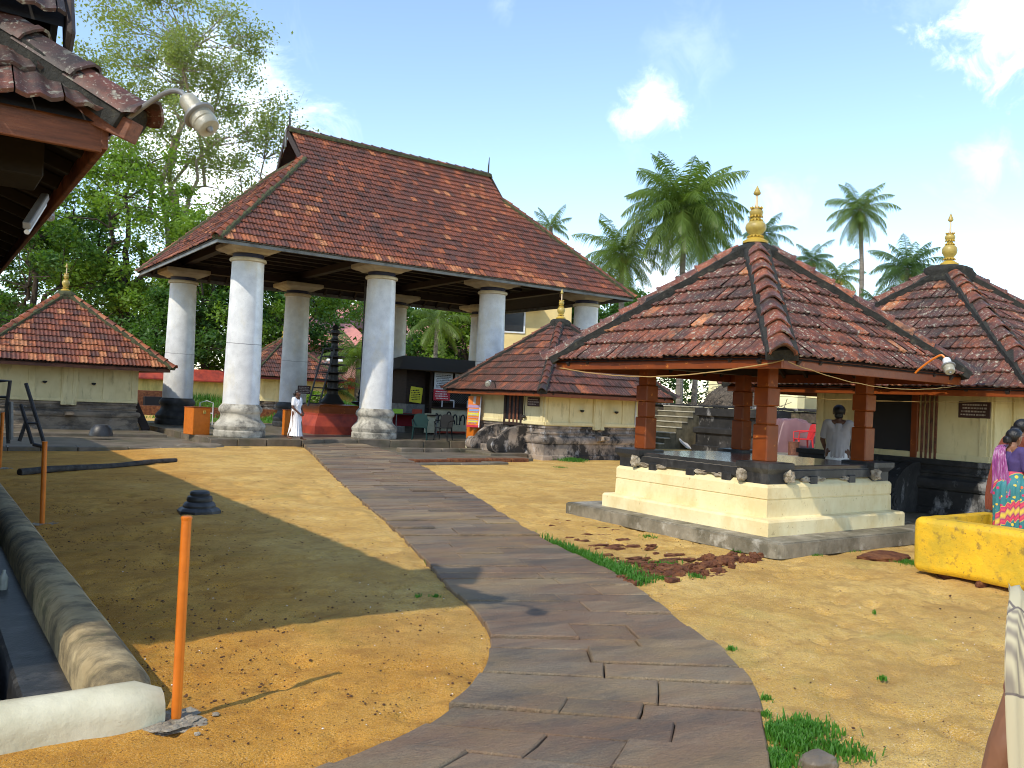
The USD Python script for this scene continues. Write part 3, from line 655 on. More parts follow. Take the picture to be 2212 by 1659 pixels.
# the winding path of dressed slabs
PATH = thing('stone_path', None, None, (0, 0, 0), kind='structure')
_q = np.linspace(0, PLEN, 90); _b = []
for _t in (0.03, 0.97):
    _e = cl(_q) + (cr(_q) - cl(_q)) * _t; _b.append(np.c_[_e, path_z(_e[:, 1]) - 0.032])
_i = np.arange(89)
define(PATH, 'earth_bed', np.vstack(_b), np.vstack([np.stack([_i, 90 + _i, 91 + _i], 1), np.stack([_i, 91 + _i, _i + 1], 1)]), 'joint_earth')
rng = random.Random(4); s0 = 0.0; row = 0
while s0 < PLEN - 0.05:
    yy = float((cl(s0) + cr(s0))[1] / 2)
    dpt = rng.uniform(0.22, 0.42) * (1.1 if yy < 6 else 1.0)
    s1 = min(PLEN, s0 + dpt)
    if PLEN - s1 < 0.25: s1 = PLEN
    wid = float(np.linalg.norm(cr(s0) - cl(s0)))
    k = rng.choice([2, 2, 2, 3]) if wid > 1.5 else rng.choice([1, 2])
    cuts = [0] + sorted(rng.uniform(0.22, 0.78) if k == 2 else (q + 1) / k + rng.uniform(-0.09, 0.09) for q in range(k - 1)) + [1]
    jl, jr = rng.gauss(0, 0.009), rng.gauss(0, 0.011)
    for a, b in zip(cuts[:-1], cuts[1:]):
        gap = rng.uniform(0.001, 0.004); gs = rng.uniform(0.006, 0.015)
        def pt(s, t):
            L, Rr = cl(s), cr(s); d = (Rr - L) / np.linalg.norm(Rr - L)
            return L + (Rr - L) * t + d * ((jl if t == 0 else 0) + (jr if t == 1 else 0) + (gap if t == a and a > 0 else 0) - (gap if t == b and b < 1 else 0))
        nn = 5
        top = [pt(s0 + gs, a + (b - a) * i / nn) for i in range(nn + 1)] + [pt((s0 + s1) / 2, b)] + [pt(s1 - 0.004, b - (b - a) * i / nn) for i in range(nn + 1)] + [pt((s0 + s1) / 2, a)]
        top = np.array(top) + NR.normal(0, 0.002, (len(top), 2))
        c = top.mean(0); z = float(path_z(c[1])) + rng.gauss(0, 0.009); tx, ty = rng.gauss(0, 0.006), rng.gauss(0, 0.006)
        m = len(top)
        inn = c + (top - c) * (1 - 0.009 / np.maximum(0.1, np.linalg.norm(top - c, axis=1)))[:, None]
        zt = lambda q: z + (q - c) @ np.array([tx, ty]) + path_z(q[:, 1]) - path_z(c[1])
        V = np.vstack([np.c_[top, np.full(m, z - 0.25)], np.c_[top, zt(top) - 0.009], np.c_[inn, zt(inn)], [[*c, z]]])
        f = []
        for i in range(m):
            j = (i + 1) % m
            f += [(i, j, m + j), (i, m + j, m + i), (m + i, m + j, 2 * m + j), (m + i, 2 * m + j, 2 * m + i), (2 * m + i, 2 * m + j, 3 * m)]
        define(PATH, 'paving_slab', V, f, 'path_stone', tone=min(1, max(0, rng.gauss(0.45, 0.3))))
    s0 = s1; row += 1


# grass: blades in patches
def grass(name, pts, hgt, label, seed, cat='grass'):
    rng = np.random.default_rng(seed); V, Fc = [], []
    for k, (x, y, z) in enumerate(pts):
        a = rng.uniform(0, 2 * np.pi); h = hgt * rng.uniform(0.4, 1.25); w = 0.004 + 0.05 * hgt * rng.uniform(0.5, 1); ln = rng.uniform(0.1, 0.8) * h
        dx, dy = math.cos(a), math.sin(a); px, py = -dy * w, dx * w
        V += [(x - px, y - py, z - 0.005), (x + px, y + py, z - 0.005), (x + dx * ln * 0.4 + px * 0.7, y + dy * ln * 0.4 + py * 0.7, z + h * 0.65), (x + dx * ln * 0.4 - px * 0.7, y + dy * ln * 0.4 - py * 0.7, z + h * 0.65), (x + dx * ln, y + dy * ln, z + h)]
        o = 5 * k; Fc += [(o, o + 1, o + 2), (o, o + 2, o + 3), (o + 3, o + 2, o + 4)]
    return define('/World', name, V, Fc, 'grass', kind='stuff', label=label, cat=cat)


def scatter_patch(c, rad, n, seed, sq=(1, 1)):
    rng = np.random.default_rng(seed); out = []
    for _ in range(n):
        r = rad * rng.normal(0, 0.45); a = rng.uniform(0, 6.3); x, y = c[0] + r * math.cos(a) * sq[0], c[1] + r * math.sin(a) * sq[1]
        if shapely.contains_xy(PATH_POLY, x, y): continue
        out.append((x, y, float(ground_z(x, y))))
    return out


edge = []
rngp = np.random.default_rng(3)
for k in range(5200):
    t = rngp.beta(2.2, 1.5); a, b = np.array([1085, 1135.0]), np.array([1385, 1268.0])
    q = P(*(a + (b - a) * t + [rngp.normal(0, 5), 0])); s = abs(rngp.normal(0, 0.07 + 0.11 * t))
    x, y = q[0] + s, q[1] + s * 0.25
    if not shapely.contains_xy(PATH_POLY, x, y): edge.append((x, y, 0))
grass('grass_strip', edge, 0.07, 'bright green grass strip growing along the right edge of the stone path', 5)
pp = []
for (x, y, r, n) in ((1690, 1585, 0.16, 1500), (1665, 1640, 0.16, 1200), (1745, 1575, 0.24, 700), (1720, 1610, 0.12, 600), (1800, 1620, 0.22, 340), (1860, 1630, .1, 60)):
    pp += scatter_patch(P(x, y), r, n, int(x))
grass('grass_clump', pp, 0.042, 'green grass clump at the bottom of the photo beside the wide end of the path', 6)
pp = []
for (x, y, r, n) in ((1440, 1222, 0.3, 420), (1530, 1160, 0.15, 180), (1610, 1190, 0.22, 360), (1430, 1252, 0.2, 300), (1500, 1245, 0.12, 160), (1400, 1160, 0.2, 80)):
    pp += scatter_patch(P(x, y), r, n, int(x) + 7)
grass('grass_tufts', pp, 0.035, 'thin grass tufts between the path and the pavilion slab', 8)
pp = []
for (x, y, r, n) in ((1820, 1188, 0.22, 350), (1760, 1200, 0.12, 150), (1960, 1215, 0.25, 500), (2060, 1240, 0.2, 350)):
    pp += scatter_patch(P(x, y), r, n, int(x) + 9)
grass('grass_fringe', pp, 0.03, 'low green weeds at the foot of the yellow tank', 9)
pp = []
for (x, y, r, n) in ((1580, 1404, 0.06, 60), (1905, 1468, 0.05, 40), (1890, 1325, 0.03, 25), (1655, 1510, 0.05, 50), (940, 1290, 0.07, 60), (930, 1218, 0.08, 90), (905, 1290, 0.05, 40), (1210, 1010, 0.25, 200), (1070, 1130, 0.1, 90), (1650, 1545, .06, 70)):
    pp += scatter_patch(P(x, y), r, n, int(x) + 11)
grass('weeds', pp, 0.03, 'small scattered weeds on the open sand', 10)
pp = []
for (x, y, r, n) in ((1235, 996, 0.5, 1300), (1275, 990, 0.35, 700), (1190, 990, 0.3, 200)):
    pp += scatter_patch(P(x, y), r, n, int(x) + 13)
grass('weed_patch', pp, 0.10, 'green weed patch at the foot of the middle shrine', 12)

# laterite edging and flat bits in front of the pavilion
def stone_row():
    rng = random.Random(5)
    T = thing('laterite_edging', 'broken row of rough red laterite stones leading from the path to the pavilion slab', 'stone edging', P(1500, 1235))
    for k in range(130):
        t = rng.random(); c = P(1345 + 300 * t + rng.gauss(0, 9), 1254 - 52 * t + rng.gauss(0, 8)); d = rng.uniform(0.03, 0.12) * rng.uniform(.6, 1.2)
        v, f = lump([c[0], c[1], 0.01], (d * 1.4, d, 0.03 + d * 0.5), k, 2, 0.75)
        define(T, 'stone', v, f, 'laterite')
    T2 = thing('laterite_pavers', 'worn flat red laterite stones sunk in the sand before the pavilion', 'paving stones', P(1400, 1190))
    for k in range(60):
        x, y = rng.uniform(1190, 1560), 0; lo = 1108 + (x - 1190) * 0.26; y = rng.uniform(lo, lo + 70)
        c = P(x, y)
        if shapely.contains_xy(PATH_POLY.buffer(0.1), c[0], c[1]): continue
        d = rng.uniform(0.04, 0.17); v, f = lump([c[0], c[1], -0.008], (d * 1.7, d * 0.7, 0.034), 50 + k, 3, 0.8)
        define(T2, 'stone', v, f, 'laterite')


stone_row()
for (x, y, dx, dy, h, sd, lab) in ((1910, 1206, 0.8, 0.42, 0.06, 70, 'flat reddish rock slab in the sand between pavilion slab and yellow tank'), (1765, 1652, 0.2, 0.14, 0.05, 71, 'small square reddish stone beside the grass at the bottom edge'), (2130, 1262, 0.35, 0.1, 0.07, 72, 'brown stone wedged under the yellow tank')):
    c = P(x, y); v, f = lump([c[0], c[1], h * 0.2], (dx, dy, h * 2), sd, 3, 0.25); define('/World', 'flat_rock', v, f, 'laterite' if sd != 71 else 'wet_stone', smooth=40, label=lab, cat='rock')

# ------------------------------------------------------------------ hall on round columns
HU, HV, SU, SV = 8.12, 25.73, 4.51, 7.64
PZ = 0.32
EU0, EU1, EV0, EV1, EZ, RZ = 6.78, 22.97, 24.42, 34.68, 6.06, 11.15
HALL = thing('columned_hall', 'great open hall with red tiled roof on thick white round columns', 'hall', (15, 29.5, PZ))
shaft = [(0.54, 0.97), (0.535, 1.6), (0.515, 3.0), (0.49, 4.4), (0.475, 5.28), (0.475, 5.31)]
basep = [(0.74, 0), (0.76, 0.03), (0.76, 0.17), (0.73, 0.21), (0.75, 0.25), (0.76, 0.33), (0.72, 0.40), (0.66, 0.47), (0.60, 0.53), (0.575, 0.62), (0.585, 0.70), (0.60, 0.72), (0.635, 0.76), (0.645, 0.82), (0.635, 0.88), (0.60, 0.92), (0.565, 0.965), (0.55, 0.99)]
for i in range(4):
    for j in range(2):
        c = np.array([HU + SU * i, HV + SV * j - 0.02 * i * 0, PZ])
        col = MB().lathe(shaft, c, 48).build('column', 'column_plaster', HALL)
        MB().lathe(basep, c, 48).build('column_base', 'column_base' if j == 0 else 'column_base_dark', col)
        MB().lathe([(0.49, 5.30), (0.54, 5.33), (0.55, 5.37), (0.53, 5.41), (0.47, 5.43)], c, 40).build('collar', 'capital', col)
        MB().lathe([(0.46, 5.42), (0.46, 5.56)], c, 40).build('painted_band', 'navy', col)
        mb = MB(); mb.sq([(0.30, 5.55), (0.22, 5.60), (0.05, 5.66), (0.0, 5.70), (0.0, 5.82), (0.04, 5.84)], c, 0.78, 0.78); mb.build('capital', 'capital', col, smooth=False)
        # a cord tied round the shaft
        if (i, j) in ((0, 0), (0, 1), (1, 1), (2, 0)):
            zz = 3.15 if j == 0 else 3.0
            a = np.linspace(0, 2 * np.pi, 30); rr = 0.518
            MB().tube(np.stack([c[0] + rr * np.cos(a), c[1] + rr * np.sin(a), zz + 0.03 * np.sin(a)], -1), 0.007, 5, False).build('cord', 'iron', col)
mb = MB()
for j in range(2): mb.beam((HU - 1.0, HV + SV * j, 6.02 + PZ * 0 + 0.25), (HU + 3 * SU + 1.0, HV + SV * j, 6.27), 0.3, 0.28)
for i in range(4): mb.beam((HU + SU * i, HV - 0.9, 6.45), (HU + SU * i, HV + SV + 0.9, 6.45), 0.26, 0.24)
mb.build('roof_beams', 'dark_wood', HALL, smooth=False)


def hall_roof():
    hv = (EV1 - EV0) / 2; cv = (EV0 + EV1) / 2; pitch = math.atan2(RZ - EZ, hv); run = 3.84
    def warm(x, y):
        w = 0.34 * math.exp(-((x - 0.80) / 0.045) ** 2) * (1 if y > 0.58 else 0) if y > 0.5 else 0
        return w + 0.12 * max(0, 1 - y * 9) + 0.10 * math.exp(-((x - 0.62) / 0.12) ** 2)
    tf = tone_weathered(0.10, 2, warm); tiles = []
    ins = lambda r: (min(r, run), min(r, run))
    tiles += slope_tiles((EU0, EV0, EZ), (1, 0, 0), (0, 1, 0), pitch, EU1 - EU0, hv, ins, 0.235, 0.305, tf, 1)
    tiles += slope_tiles((EU1, EV1, EZ), (-1, 0, 0), (0, -1, 0), pitch, EU1 - EU0, hv, ins, 0.235, 0.305, tf, 2)
    endr = run; pe = math.atan2((RZ - EZ) * run / hv, run)
    tiles += slope_tiles((EU0, EV1, EZ), (0, -1, 0), (1, 0, 0), pe, EV1 - EV0, endr, lambda r: (r, r), 0.235, 0.305, tf, 3)
    tiles += slope_tiles((EU1, EV0, EZ), (0, 1, 0), (-1, 0, 0), pe, EV1 - EV0, endr, lambda r: (r, r), 0.235, 0.305, tf, 4)
    place_tiles(HALL, tiles, 'tile_hall', 300)
    zb = EZ + (RZ - EZ) * run / hv
    c = [np.array(q, float) for q in ((EU0, EV0, EZ), (EU1, EV0, EZ), (EU1, EV1, EZ), (EU0, EV1, EZ))]
    k = [np.array(q, float) for q in ((EU0 + run, EV0 + run, zb), (EU1 - run, EV0 + run, zb), (EU1 - run, EV1 - run, zb), (EU0 + run, EV1 - run, zb))]
    r = [np.array((EU0 + run, cv, RZ)), np.array((EU1 - run, cv, RZ))]
    dz = np.array([0, 0, 0.05]); mb = MB()
    def face(*q):
        q = [a - dz for a in q]; mb.add(q, [(0, i, i + 1) for i in range(1, len(q) - 1)])
    face(c[0], c[1], k[1], k[0]); face(k[0], k[1], r[1], r[0]); face(c[2], c[3], k[3], k[2]); face(k[2], k[3], r[0], r[1]); face(c[3], c[0], k[0], k[3]); face(c[1], c[2], k[2], k[1])
    mb.build('roof_deck', 'dark_wood', HALL, smooth=False)
    for a, b, s in ((c[0], k[0], 1), (c[1], k[1], 2), (c[2], k[2], 3), (c[3], k[3], 4)):
        hip_caps(HALL, a, b, 0.26, 0.34, 'tile_hall', 'moss_mortar', 40 + s, tip=0.05, toneb=0.62, mw=1.2)
    hip_caps(HALL, r[0] + [-0.12, 0, 0], r[1] + [0.12, 0, 0], 0.30, 0.40, 'tile_hall', 'moss_mortar', 50, toneb=0.22, name='ridge_tile', mw=1.25)
    for q, sg in ((0, 1), (1, -1)):
        e = r[q]; kk = (k[0], k[3]) if q == 0 else (k[1], k[2])
        # gablet: dark red panel set back behind barge boards
        rec = np.array([0.45 * sg, 0, -0.02])
        g = MB(); g.add([kk[0] + rec, kk[1] + rec, e + rec - [0, 0, 0.1]], [(0, 1, 2)]); gp = g.build('gable_panel', 'maroon', HALL, smooth=False)
        for s_ in kk:
            up = (e - s_) / np.linalg.norm(e - s_)
            MB().beam(s_ + up * -0.05 + [-0.02 * sg, 0, -0.09], e + up * 0.12 + [-0.16 * sg, 0, -0.06], 0.05, 0.20).build('barge_board', 'dark_wood', HALL, smooth=False)
        hip_caps(HALL, kk[0] + (kk[1] - kk[0]) * 0.0, kk[1], 0.2, 0.34, 'tile_hall', 'moss_mortar', 60 + q, toneb=0.4, mw=1.1)
        MB().tube([e + [-0.05 * sg, 0, 0.05], e + [-0.06 * sg, 0, 0.45], e + [-0.08 * sg, 0, 0.8]], [0.035, 0.03, 0.012], 6).build('roof_spike', 'iron', HALL)
        MB().beam(e + [-0.17 * sg, 0, 0.05], e + [-0.17 * sg, 0, -0.62], 0.09, 0.05).build('gable_pendant', 'grey_board', HALL, smooth=False)
    fb = 0.04
    q = [(EU0 + fb, EV0 + fb), (EU1 - fb, EV0 + fb), (EU1 - fb, EV1 - fb), (EU0 + fb, EV1 - fb)]
    for i in range(4):
        a, b = np.array([*q[i], EZ - 0.075]), np.array([*q[(i + 1) % 4], EZ - 0.075]); u = (b - a) / np.linalg.norm(b - a); o = u * (0.02 if i % 2 else -0.02)
        MB().beam(a - o, b + o, 0.04, 0.14).build('fascia_board', 'grey_board', HALL, smooth=False)
    mb = MB()
    for x in np.arange(EU0 + 0.5, EU1, 0.7):
        for (y0, y1, sg) in ((EV0, cv, 1), (EV1, cv, -1)):
            rr = min(hv, x - EU0, EU1 - x); mb.beam((x, y0 + 0.08 * sg, EZ - 0.06), (x, y0 + sg * rr, EZ - 0.12 + (RZ - EZ) * rr / hv), 0.08, 0.1)
    mb.build('rafters', 'dark_wood', HALL, smooth=False)
    mb = MB()
    for y in np.arange(EV0 + 1.6, EV1 - 1, 0.95): mb.beam((EU0 + 1.6, y, 6.62), (EU1 - 1.6, y, 6.62), 0.12, 0.12)
    mb.quad((EU0 + 1.45, EV0 + 1.45, 6.72), (EU1 - 1.45, EV0 + 1.45, 6.72), (EU1 - 1.45, EV1 - 1.45, 6.72), (EU0 + 1.45, EV1 - 1.45, 6.72))
    mb.build('ceiling_joists', 'dark_wood', HALL, smooth=False)
    return cv


hall_roof()
# notice on the back column
pc = np.array([HU + SU, HV + SV, 0]); dv = (CAM - pc); dv[2] = 0; dv /= np.linalg.norm(dv); ex = np.cross([0, 0, 1], dv)
o = P(657, 842, 0); w_ = 33.5; o = AT(657, 842, w_)
T = thing('notice_board', 'small dark notice board hanging before the back column above the walking person', 'notice', o)
MB().box(o, (0.5, 0.02, 0.32), rot=np.stack([ex, -dv, [0, 0, 1]], 1)).build('board', 'sign_brown', T, smooth=False)
rows_of_marks(o - ex * 0.22 - [0, 0, .13] + dv * 0.012, ex, np.array([0, 0, 1.0]), 0.44, 0.26, 4, 3).build('lettering', 'pale_letters', T, smooth=False)

# the hall's platform, kerbs and lower pavements
def blocks(T, a, b, h, dpt, zt, mat_, name, seed, l0=0.7, l1=1.3, inward=None):
    rng = random.Random(seed); a, b = np.asarray(a, float), np.asarray(b, float); L = np.linalg.norm(b - a); u = (b - a) / L; t = 0
    while t < L - 0.05:
        l = rng.uniform(l0, l1); l = L - t if L - t - l < 0.4 else l
        c = a + u * (t + l / 2) + inward * (dpt / 2 + rng.gauss(0, 0.012))
        MB().box((c[0], c[1], zt - h / 2 + rng.gauss(0, 0.008)), (l - 0.015, dpt, h), math.atan2(u[1], u[0]), 0.02).build(name, mat_, T, smooth=False)
        t += l


PLAT = thing('hall_platform', None, None, (0, 0, 0), kind='structure')
MB().box2((7.25, 24.9, -0.2), (24.5, 36.0, PZ - 0.003), 0.02).build('floor', 'wet_stone', PLAT, smooth=False)
blocks(PLAT, (6.95, 24.62), (24.6, 24.62), 0.42, 0.32, PZ, 'wet_stone', 'kerb_stone', 1, inward=np.array([0, 1.0]))
blocks(PLAT, (6.95, 36.1), (6.95, 24.96), 0.42, 0.32, PZ, 'wet_stone', 'kerb_stone', 2, inward=np.array([1.0, 0]))
PAV1 = thing('left_pavement', None, None, (0, 0, 0), kind='structure')
MB().box2((-4, 24.2, -0.3), (6.95, 31.5, 0.115), 0.02).build('floor', 'wet_stone', PAV1, smooth=False)
MB().box2((-4, 28.2, 0.0), (6.6, 31.4, 0.22), 0.02).build('upper_floor', 'wet_stone', PAV1, smooth=False)
blocks(PAV1, (0.0, 23.88), (6.95, 23.88), 0.30, 0.34, 0.12, 'wet_stone', 'kerb_stone', 3, inward=np.array([0, 1.0]))
PAV2 = thing('right_pavement', None, None, (0, 0, 0), kind='structure')
e0 = P(840, 998)
MB().box2((10.7, 20.2, -0.3), (15.2, 24.6, 0.085), 0.02).build('floor', 'wet_stone', PAV2, smooth=False)
blocks(PAV2, (10.4, 20.0), (14.9, 20.0), 0.3, 0.3, 0.10, 'laterite', 'kerb_stone', 5, 0.5, 1.0, np.array([0, 1.0]))
blocks(PAV2, (10.2, 19.2), (13.6, 19.2), 0.2, 0.42, 0.05, 'wet_stone', 'kerb_stone', 6, 0.6, 1.2, np.array([0, 1.0]))
blocks(PAV2, (12.0, 22.6), (15.0, 22.6), 0.3, 0.3, 0.2, 'wet_stone', 'kerb_stone', 7, 0.6, 1.2, np.array([0, 1.0]))
# ------------------------------------------------------------------ shrines
def pilaster(T, c, d, wdt, z0, z1, m='cream_wall', n=(0, -1, 0)):
    """A flat pilaster with foot and cap on a wall; d runs along the wall, n points out of it."""
    c, d, n = np.asarray(c, float), np.asarray(d, float), np.asarray(n, float); R3 = np.stack([d, -n, [0, 0, 1]], 1); mb = MB()
    for lo, hi, w, o in ((z0, z1, wdt, 0.05), (z0, z0 + 0.07, wdt * 1.35, 0.075), (z1 - 0.16, z1 - 0.10, wdt * 1.2, 0.07), (z1 - 0.10, z1 - 0.04, wdt * 1.55, 0.095), (z1 - 0.04, z1, wdt * 1.9, 0.11)):
        mb.box((c[0] + n[0] * o / 2, c[1] + n[1] * o / 2, (lo + hi) / 2), (w, o, hi - lo), rot=R3, b=0.006)
    mb.build('pilaster', m, T, smooth=False)


def shrine(name, label, c, hb, he, z0, ze, zp, zb, wall_in, fin, mat_tile, tw, tl, tonef, basemat='stained_stone', seed=0, door=None, capw=0.24, mortar='mortar', fz='orange_paint', most=290, captone=0.5, finscale=0.62, fincol=None):
    """Square shrine: moulded stone base (half hb, from z0 to zb), plastered walls, pyramid tile roof (half he, eave ze, peak zp), gilt finial."""
    T = thing(name, label, 'shrine', (c[0], c[1], z0)); C3 = np.array([c[0], c[1], 0])
    H = zb - z0
    pr = [(0, z0), (0, z0 + .12 * H), (.04, z0 + .135 * H), (.045, z0 + .44 * H), (.06, z0 + .46 * H), (.02, z0 + .47 * H), (-.015, z0 + .52 * H), (-.02, z0 + .58 * H), (0.0, z0 + .64 * H), (.05, z0 + .67 * H), (.10, z0 + .68 * H), (.10, z0 + .74 * H), (.07, z0 + .75 * H), (.07, z0 + .79 * H), (.11, z0 + .80 * H), (.115, z0 + .9 * H), (.08, z0 + .91 * H), (.08, zb), (.2, zb)]
    MB().sq(pr, C3, hb, hb).build('stone_base', basemat, T, smooth=20)
    # vertical joints of the base blocks
    hw = hb - wall_in
    MB().sq([(0, zb - 0.02), (0, ze + 0.25)], C3, hw, hw).build('wall', 'cream_wall', T, smooth=False)
    for face, (d, n) in enumerate((((1, 0, 0), (0, -1, 0)), ((0, -1, 0), (-1, 0, 0)))):
        d, n = np.array(d, float), np.array(n, float); o = C3 + n * hw
        R3 = np.stack([d, -n, [0, 0, 1]], 1)
        has = door is not None and face == 1
        for t in (-0.93, -0.52, 0.52, 0.93) if not has else (-0.93, 0.93):
            w = 0.12 if abs(t) > 0.9 else 0.17
            MB().box(o + d * hw * t + n * 0.015 + [0, 0, (zb + ze + 0.2) / 2], (w, 0.03, ze + 0.2 - zb), rot=R3, b=0.004).build('wall_strip', 'cream_wall', T, smooth=False)
        MB().box(o + n * 0.02 + [0, 0, zb + 0.05], (2 * hw, 0.04, 0.10), rot=R3, b=0.006).build('skirting', 'cream_wall', T, smooth=False)
        if not has:
            pilaster(T, o - d * 0.14 + n * 0.03, d, 0.10, zb - 0.12, ze + 0.1, n=n); pilaster(T, o + d * 0.14 + n * 0.03, d, 0.10, zb - 0.12, ze + 0.1, n=n)
            MB().box(o + n * 0.03 + [0, 0, (zb + ze) / 2 - .03], (0.46, 0.06, ze - zb + 0.16), rot=R3, b=0.006).build('niche', 'cream_wall', T, smooth=False)
            for t in (-0.34, 0.34):
                q = o + d * hw * t + [0, 0, zb + (ze - zb) * 0.55]
                MB().lathe([(0.008, -0.06), (0.05, -0.04), (0.072, 0.0), (0.06, 0.02)], q + n * 0.07, 10).build('wall_lamp', 'ink', T)
            MB().hull([o - d * .10 + n * .0 + [0, 0, zb - .28], o + d * .10 + [0, 0, zb - .28], o - d * .12 + n * .5 + [0, 0, zb - .32], o + d * .12 + n * .5 + [0, 0, zb - .32], o - d * .10 + [0, 0, zb - .5], o + d * .10 + [0, 0, zb - .5], o - d * .12 + n * .5 + [0, 0, zb - .42], o + d * .12 + n * .5 + [0, 0, zb - .42]]).build('water_spout', basemat, T, smooth=30)
    cor = hip_roof(T, c, he, he, ze + fz_h, zp, tw, tl, tonef, mat_tile, capw=capw, seed=seed, mortar=mortar, fascia=fz, fh=fz_h, most=most, captone=captone)
    mb = MB()
    v, f = lump((c[0], c[1], zp - 0.16), (0.66 * capw / 0.24, 0.66 * capw / 0.24, 0.42), seed, 3, 0.15); mb.add(v, f); mb.build('peak_mortar', mortar, T, smooth=60)
    finial(T, (c[0], c[1], zp + 0.07), fin, finscale)
    return T, hw


fz_h = 0.15
MID = (17.98, 22.70)
T, hw = shrine('shrine', 'middle shrine with dark weathered roof and black stained base, left of the pavilion', MID, 2.22, 2.80, 0.0, 1.97, 4.62, 1.08, 0.07, 1.02, 'tile_shrine', 0.235, 0.36, tone_weathered(0.05, 5), seed=100, door=True, capw=0.24, mortar='mortar')
ux = MID[0] - hw
# doorway, lamp hooks and notice on the -u face
dc = 22.22
fr = MB().box2((ux - 0.05, dc - 0.52, 1.0), (ux + 0.02, dc - 0.40, 2.2)).box2((ux - 0.05, dc + 0.40, 1.0), (ux + 0.02, dc + 0.52, 2.2)).box2((ux - 0.05, dc - 0.4, 1.0), (ux + 0.02, dc + 0.4, 1.1)).build('door_frame', 'dark_wood', T, smooth=False)
MB().box2((ux - 0.025, dc - 0.40, 1.1), (ux - 0.004, dc + 0.40, 2.2)).build('door', 'ink', T, smooth=False)
mb = MB()
for y in (-0.3, -0.1, 0.12): mb.box2((ux - 0.05, dc + y, 1.1), (ux - 0.03, dc + y + 0.1, 2.2))
mb.build('door_boards', 'brown_wood', T, smooth=False)
q = np.array([ux - 0.02, 21.15, 1.78])
pl = MB().box(q, (0.03, 0.62, 0.28)).build('plaque', 'sign_brown', T, smooth=False)
rows_of_marks(q + [-0.016, 0.28, -0.11], (0, -1, 0), (0, 0, 1), 0.56, 0.22, 3, 5).build('lettering', 'pale_letters', pl, smooth=False)
ch = MB(); ch.tube([(ux - 0.06, 21.55, 2.1), (ux - 0.06, 21.55, 1.3)], 0.012, 5); ch.lathe([(0.02, -0.05), (0.10, -0.02), (0.11, 0.03), (0.02, 0.05)], (ux - 0.1, 21.55, 2.0), 12); ch.lathe([(0.02, -0.05), (0.09, -0.01), (0.03, 0.05)], (ux - 0.08, 21.55, 1.3), 12)
ch.build('lamp_chain', 'iron', T)
MB().tube([(MID[0] + 1.62, MID[1] - hw - 0.03, 2.1), (MID[0] + 1.62, MID[1] - hw - 0.03, 1.12), (MID[0] + 1.66, MID[1] - hw - 0.2, 0.95), (MID[0] + 1.72, MID[1] - 2.28, 0.85), (MID[0] + 1.72, MID[1] - 2.30, 0.2)], 0.028, 8).build('drain_pipe', 'lamp_white', T)


def curl_steps(T, x0, yc, half, z1, z0, mat_, n=3, run=1.15, d=(-1, 0)):
    """Steps between two scrolled balustrades; they descend along -x from x0."""
    for sy in (-1, 1):
        a = np.linspace(0, math.pi / 2, 12)
        top = [(-run * 0.92 * math.sin(q) * 1.0, z0 + 0.22 + (z1 - z0 - 0.22) * math.cos(q)) for q in a]
        prof = [(0.05, z0)] + [(0.05, z1)] + [(x, z) for x, z in top] + [(-run * 0.92, z0)]
        o = np.array([x0, yc + sy * half - 0.1, 0])
        b = MB().extrude(prof, o + [0, 0.2, 0], (1, 0, 0), (0, 0, 1), 0.2).build('balustrade', mat_, T, smooth=30)
        mb = MB(); cx = x0 - run * 0.95
        for r, w in ((0.215, 0.15), (0.16, 0.175), (0.10, 0.195), (0.045, 0.21)):
            a2 = np.linspace(0, 2 * np.pi, 21)[:-1]
            mb.extrude([(r * math.cos(q), r * math.sin(q)) for q in a2], (cx, yc + sy * half + w, z0 + 0.22), (1, 0, 0), (0, 0, 1), 2 * w)
        mb.build('scroll', mat_, b, smooth=30)
    for k in range(n):
        h = z0 + (z1 - z0) * (k + 1) / (n + 1)
        MB().box2((x0 - run * 0.8 * (n - k) / n, yc - half + 0.1, z0), (x0 + 0.05, yc + half - 0.1, h - 0.02 * 0), 0.012).build('step', mat_, T, smooth=False)


curl_steps(T, 15.82, 22.22, 0.62, 1.02, 0.16, 'stained_stone')
MB().box2((14.3, 21.2, -0.1), (15.72, 23.4, 0.16), 0.02).build('landing', 'wet_stone', T, smooth=False)

LEFT = (4.05, 32.5)
T, hw2 = shrine('shrine', 'left shrine with orange-flecked tiles and plain grey-brown base under the big trees', LEFT, 2.15, 2.92, 0.22, 2.22, 4.80, 1.12, 0.08, 0.95, 'tile_left', 0.235, 0.31, tone_weathered(0.34, 9, lambda x, y: .1), basemat='brown_stone', seed=140, capw=0.25, mortar='moss_mortar', fz='brown_wood', captone=0.72, finscale=0.55)
SM = AT(610, 800, 47.5)[:2]
shrine('shrine', 'small far shrine seen between the hall columns behind the walking person', (SM[0], SM[1]), 1.9, 2.65, 0.1, 2.35, 4.7, 1.15, 0.1, 0.95, 'tile_shrine', 0.25, 0.36, tone_weathered(0.2, 3), seed=180, capw=0.26, most=120, mortar='moss_mortar', fz='maroon', finscale=0.5)
RSC = (16.1, 8.4)
fz_h = 0.13
T, hw3 = shrine('shrine', 'right shrine with black mortar hips and dark doorway behind the pavilion', RSC, 1.98, 2.90, 0.2, 2.20, 4.72, 1.12, 0.33, 1.0, 'tile_pavilion', 0.235, 0.33, tone_weathered(0.10, 12), basemat='black_stone', seed=220, door=True, capw=0.30, mortar='mortar', captone=0.5)
ux = RSC[0] - hw3; dc = 8.55
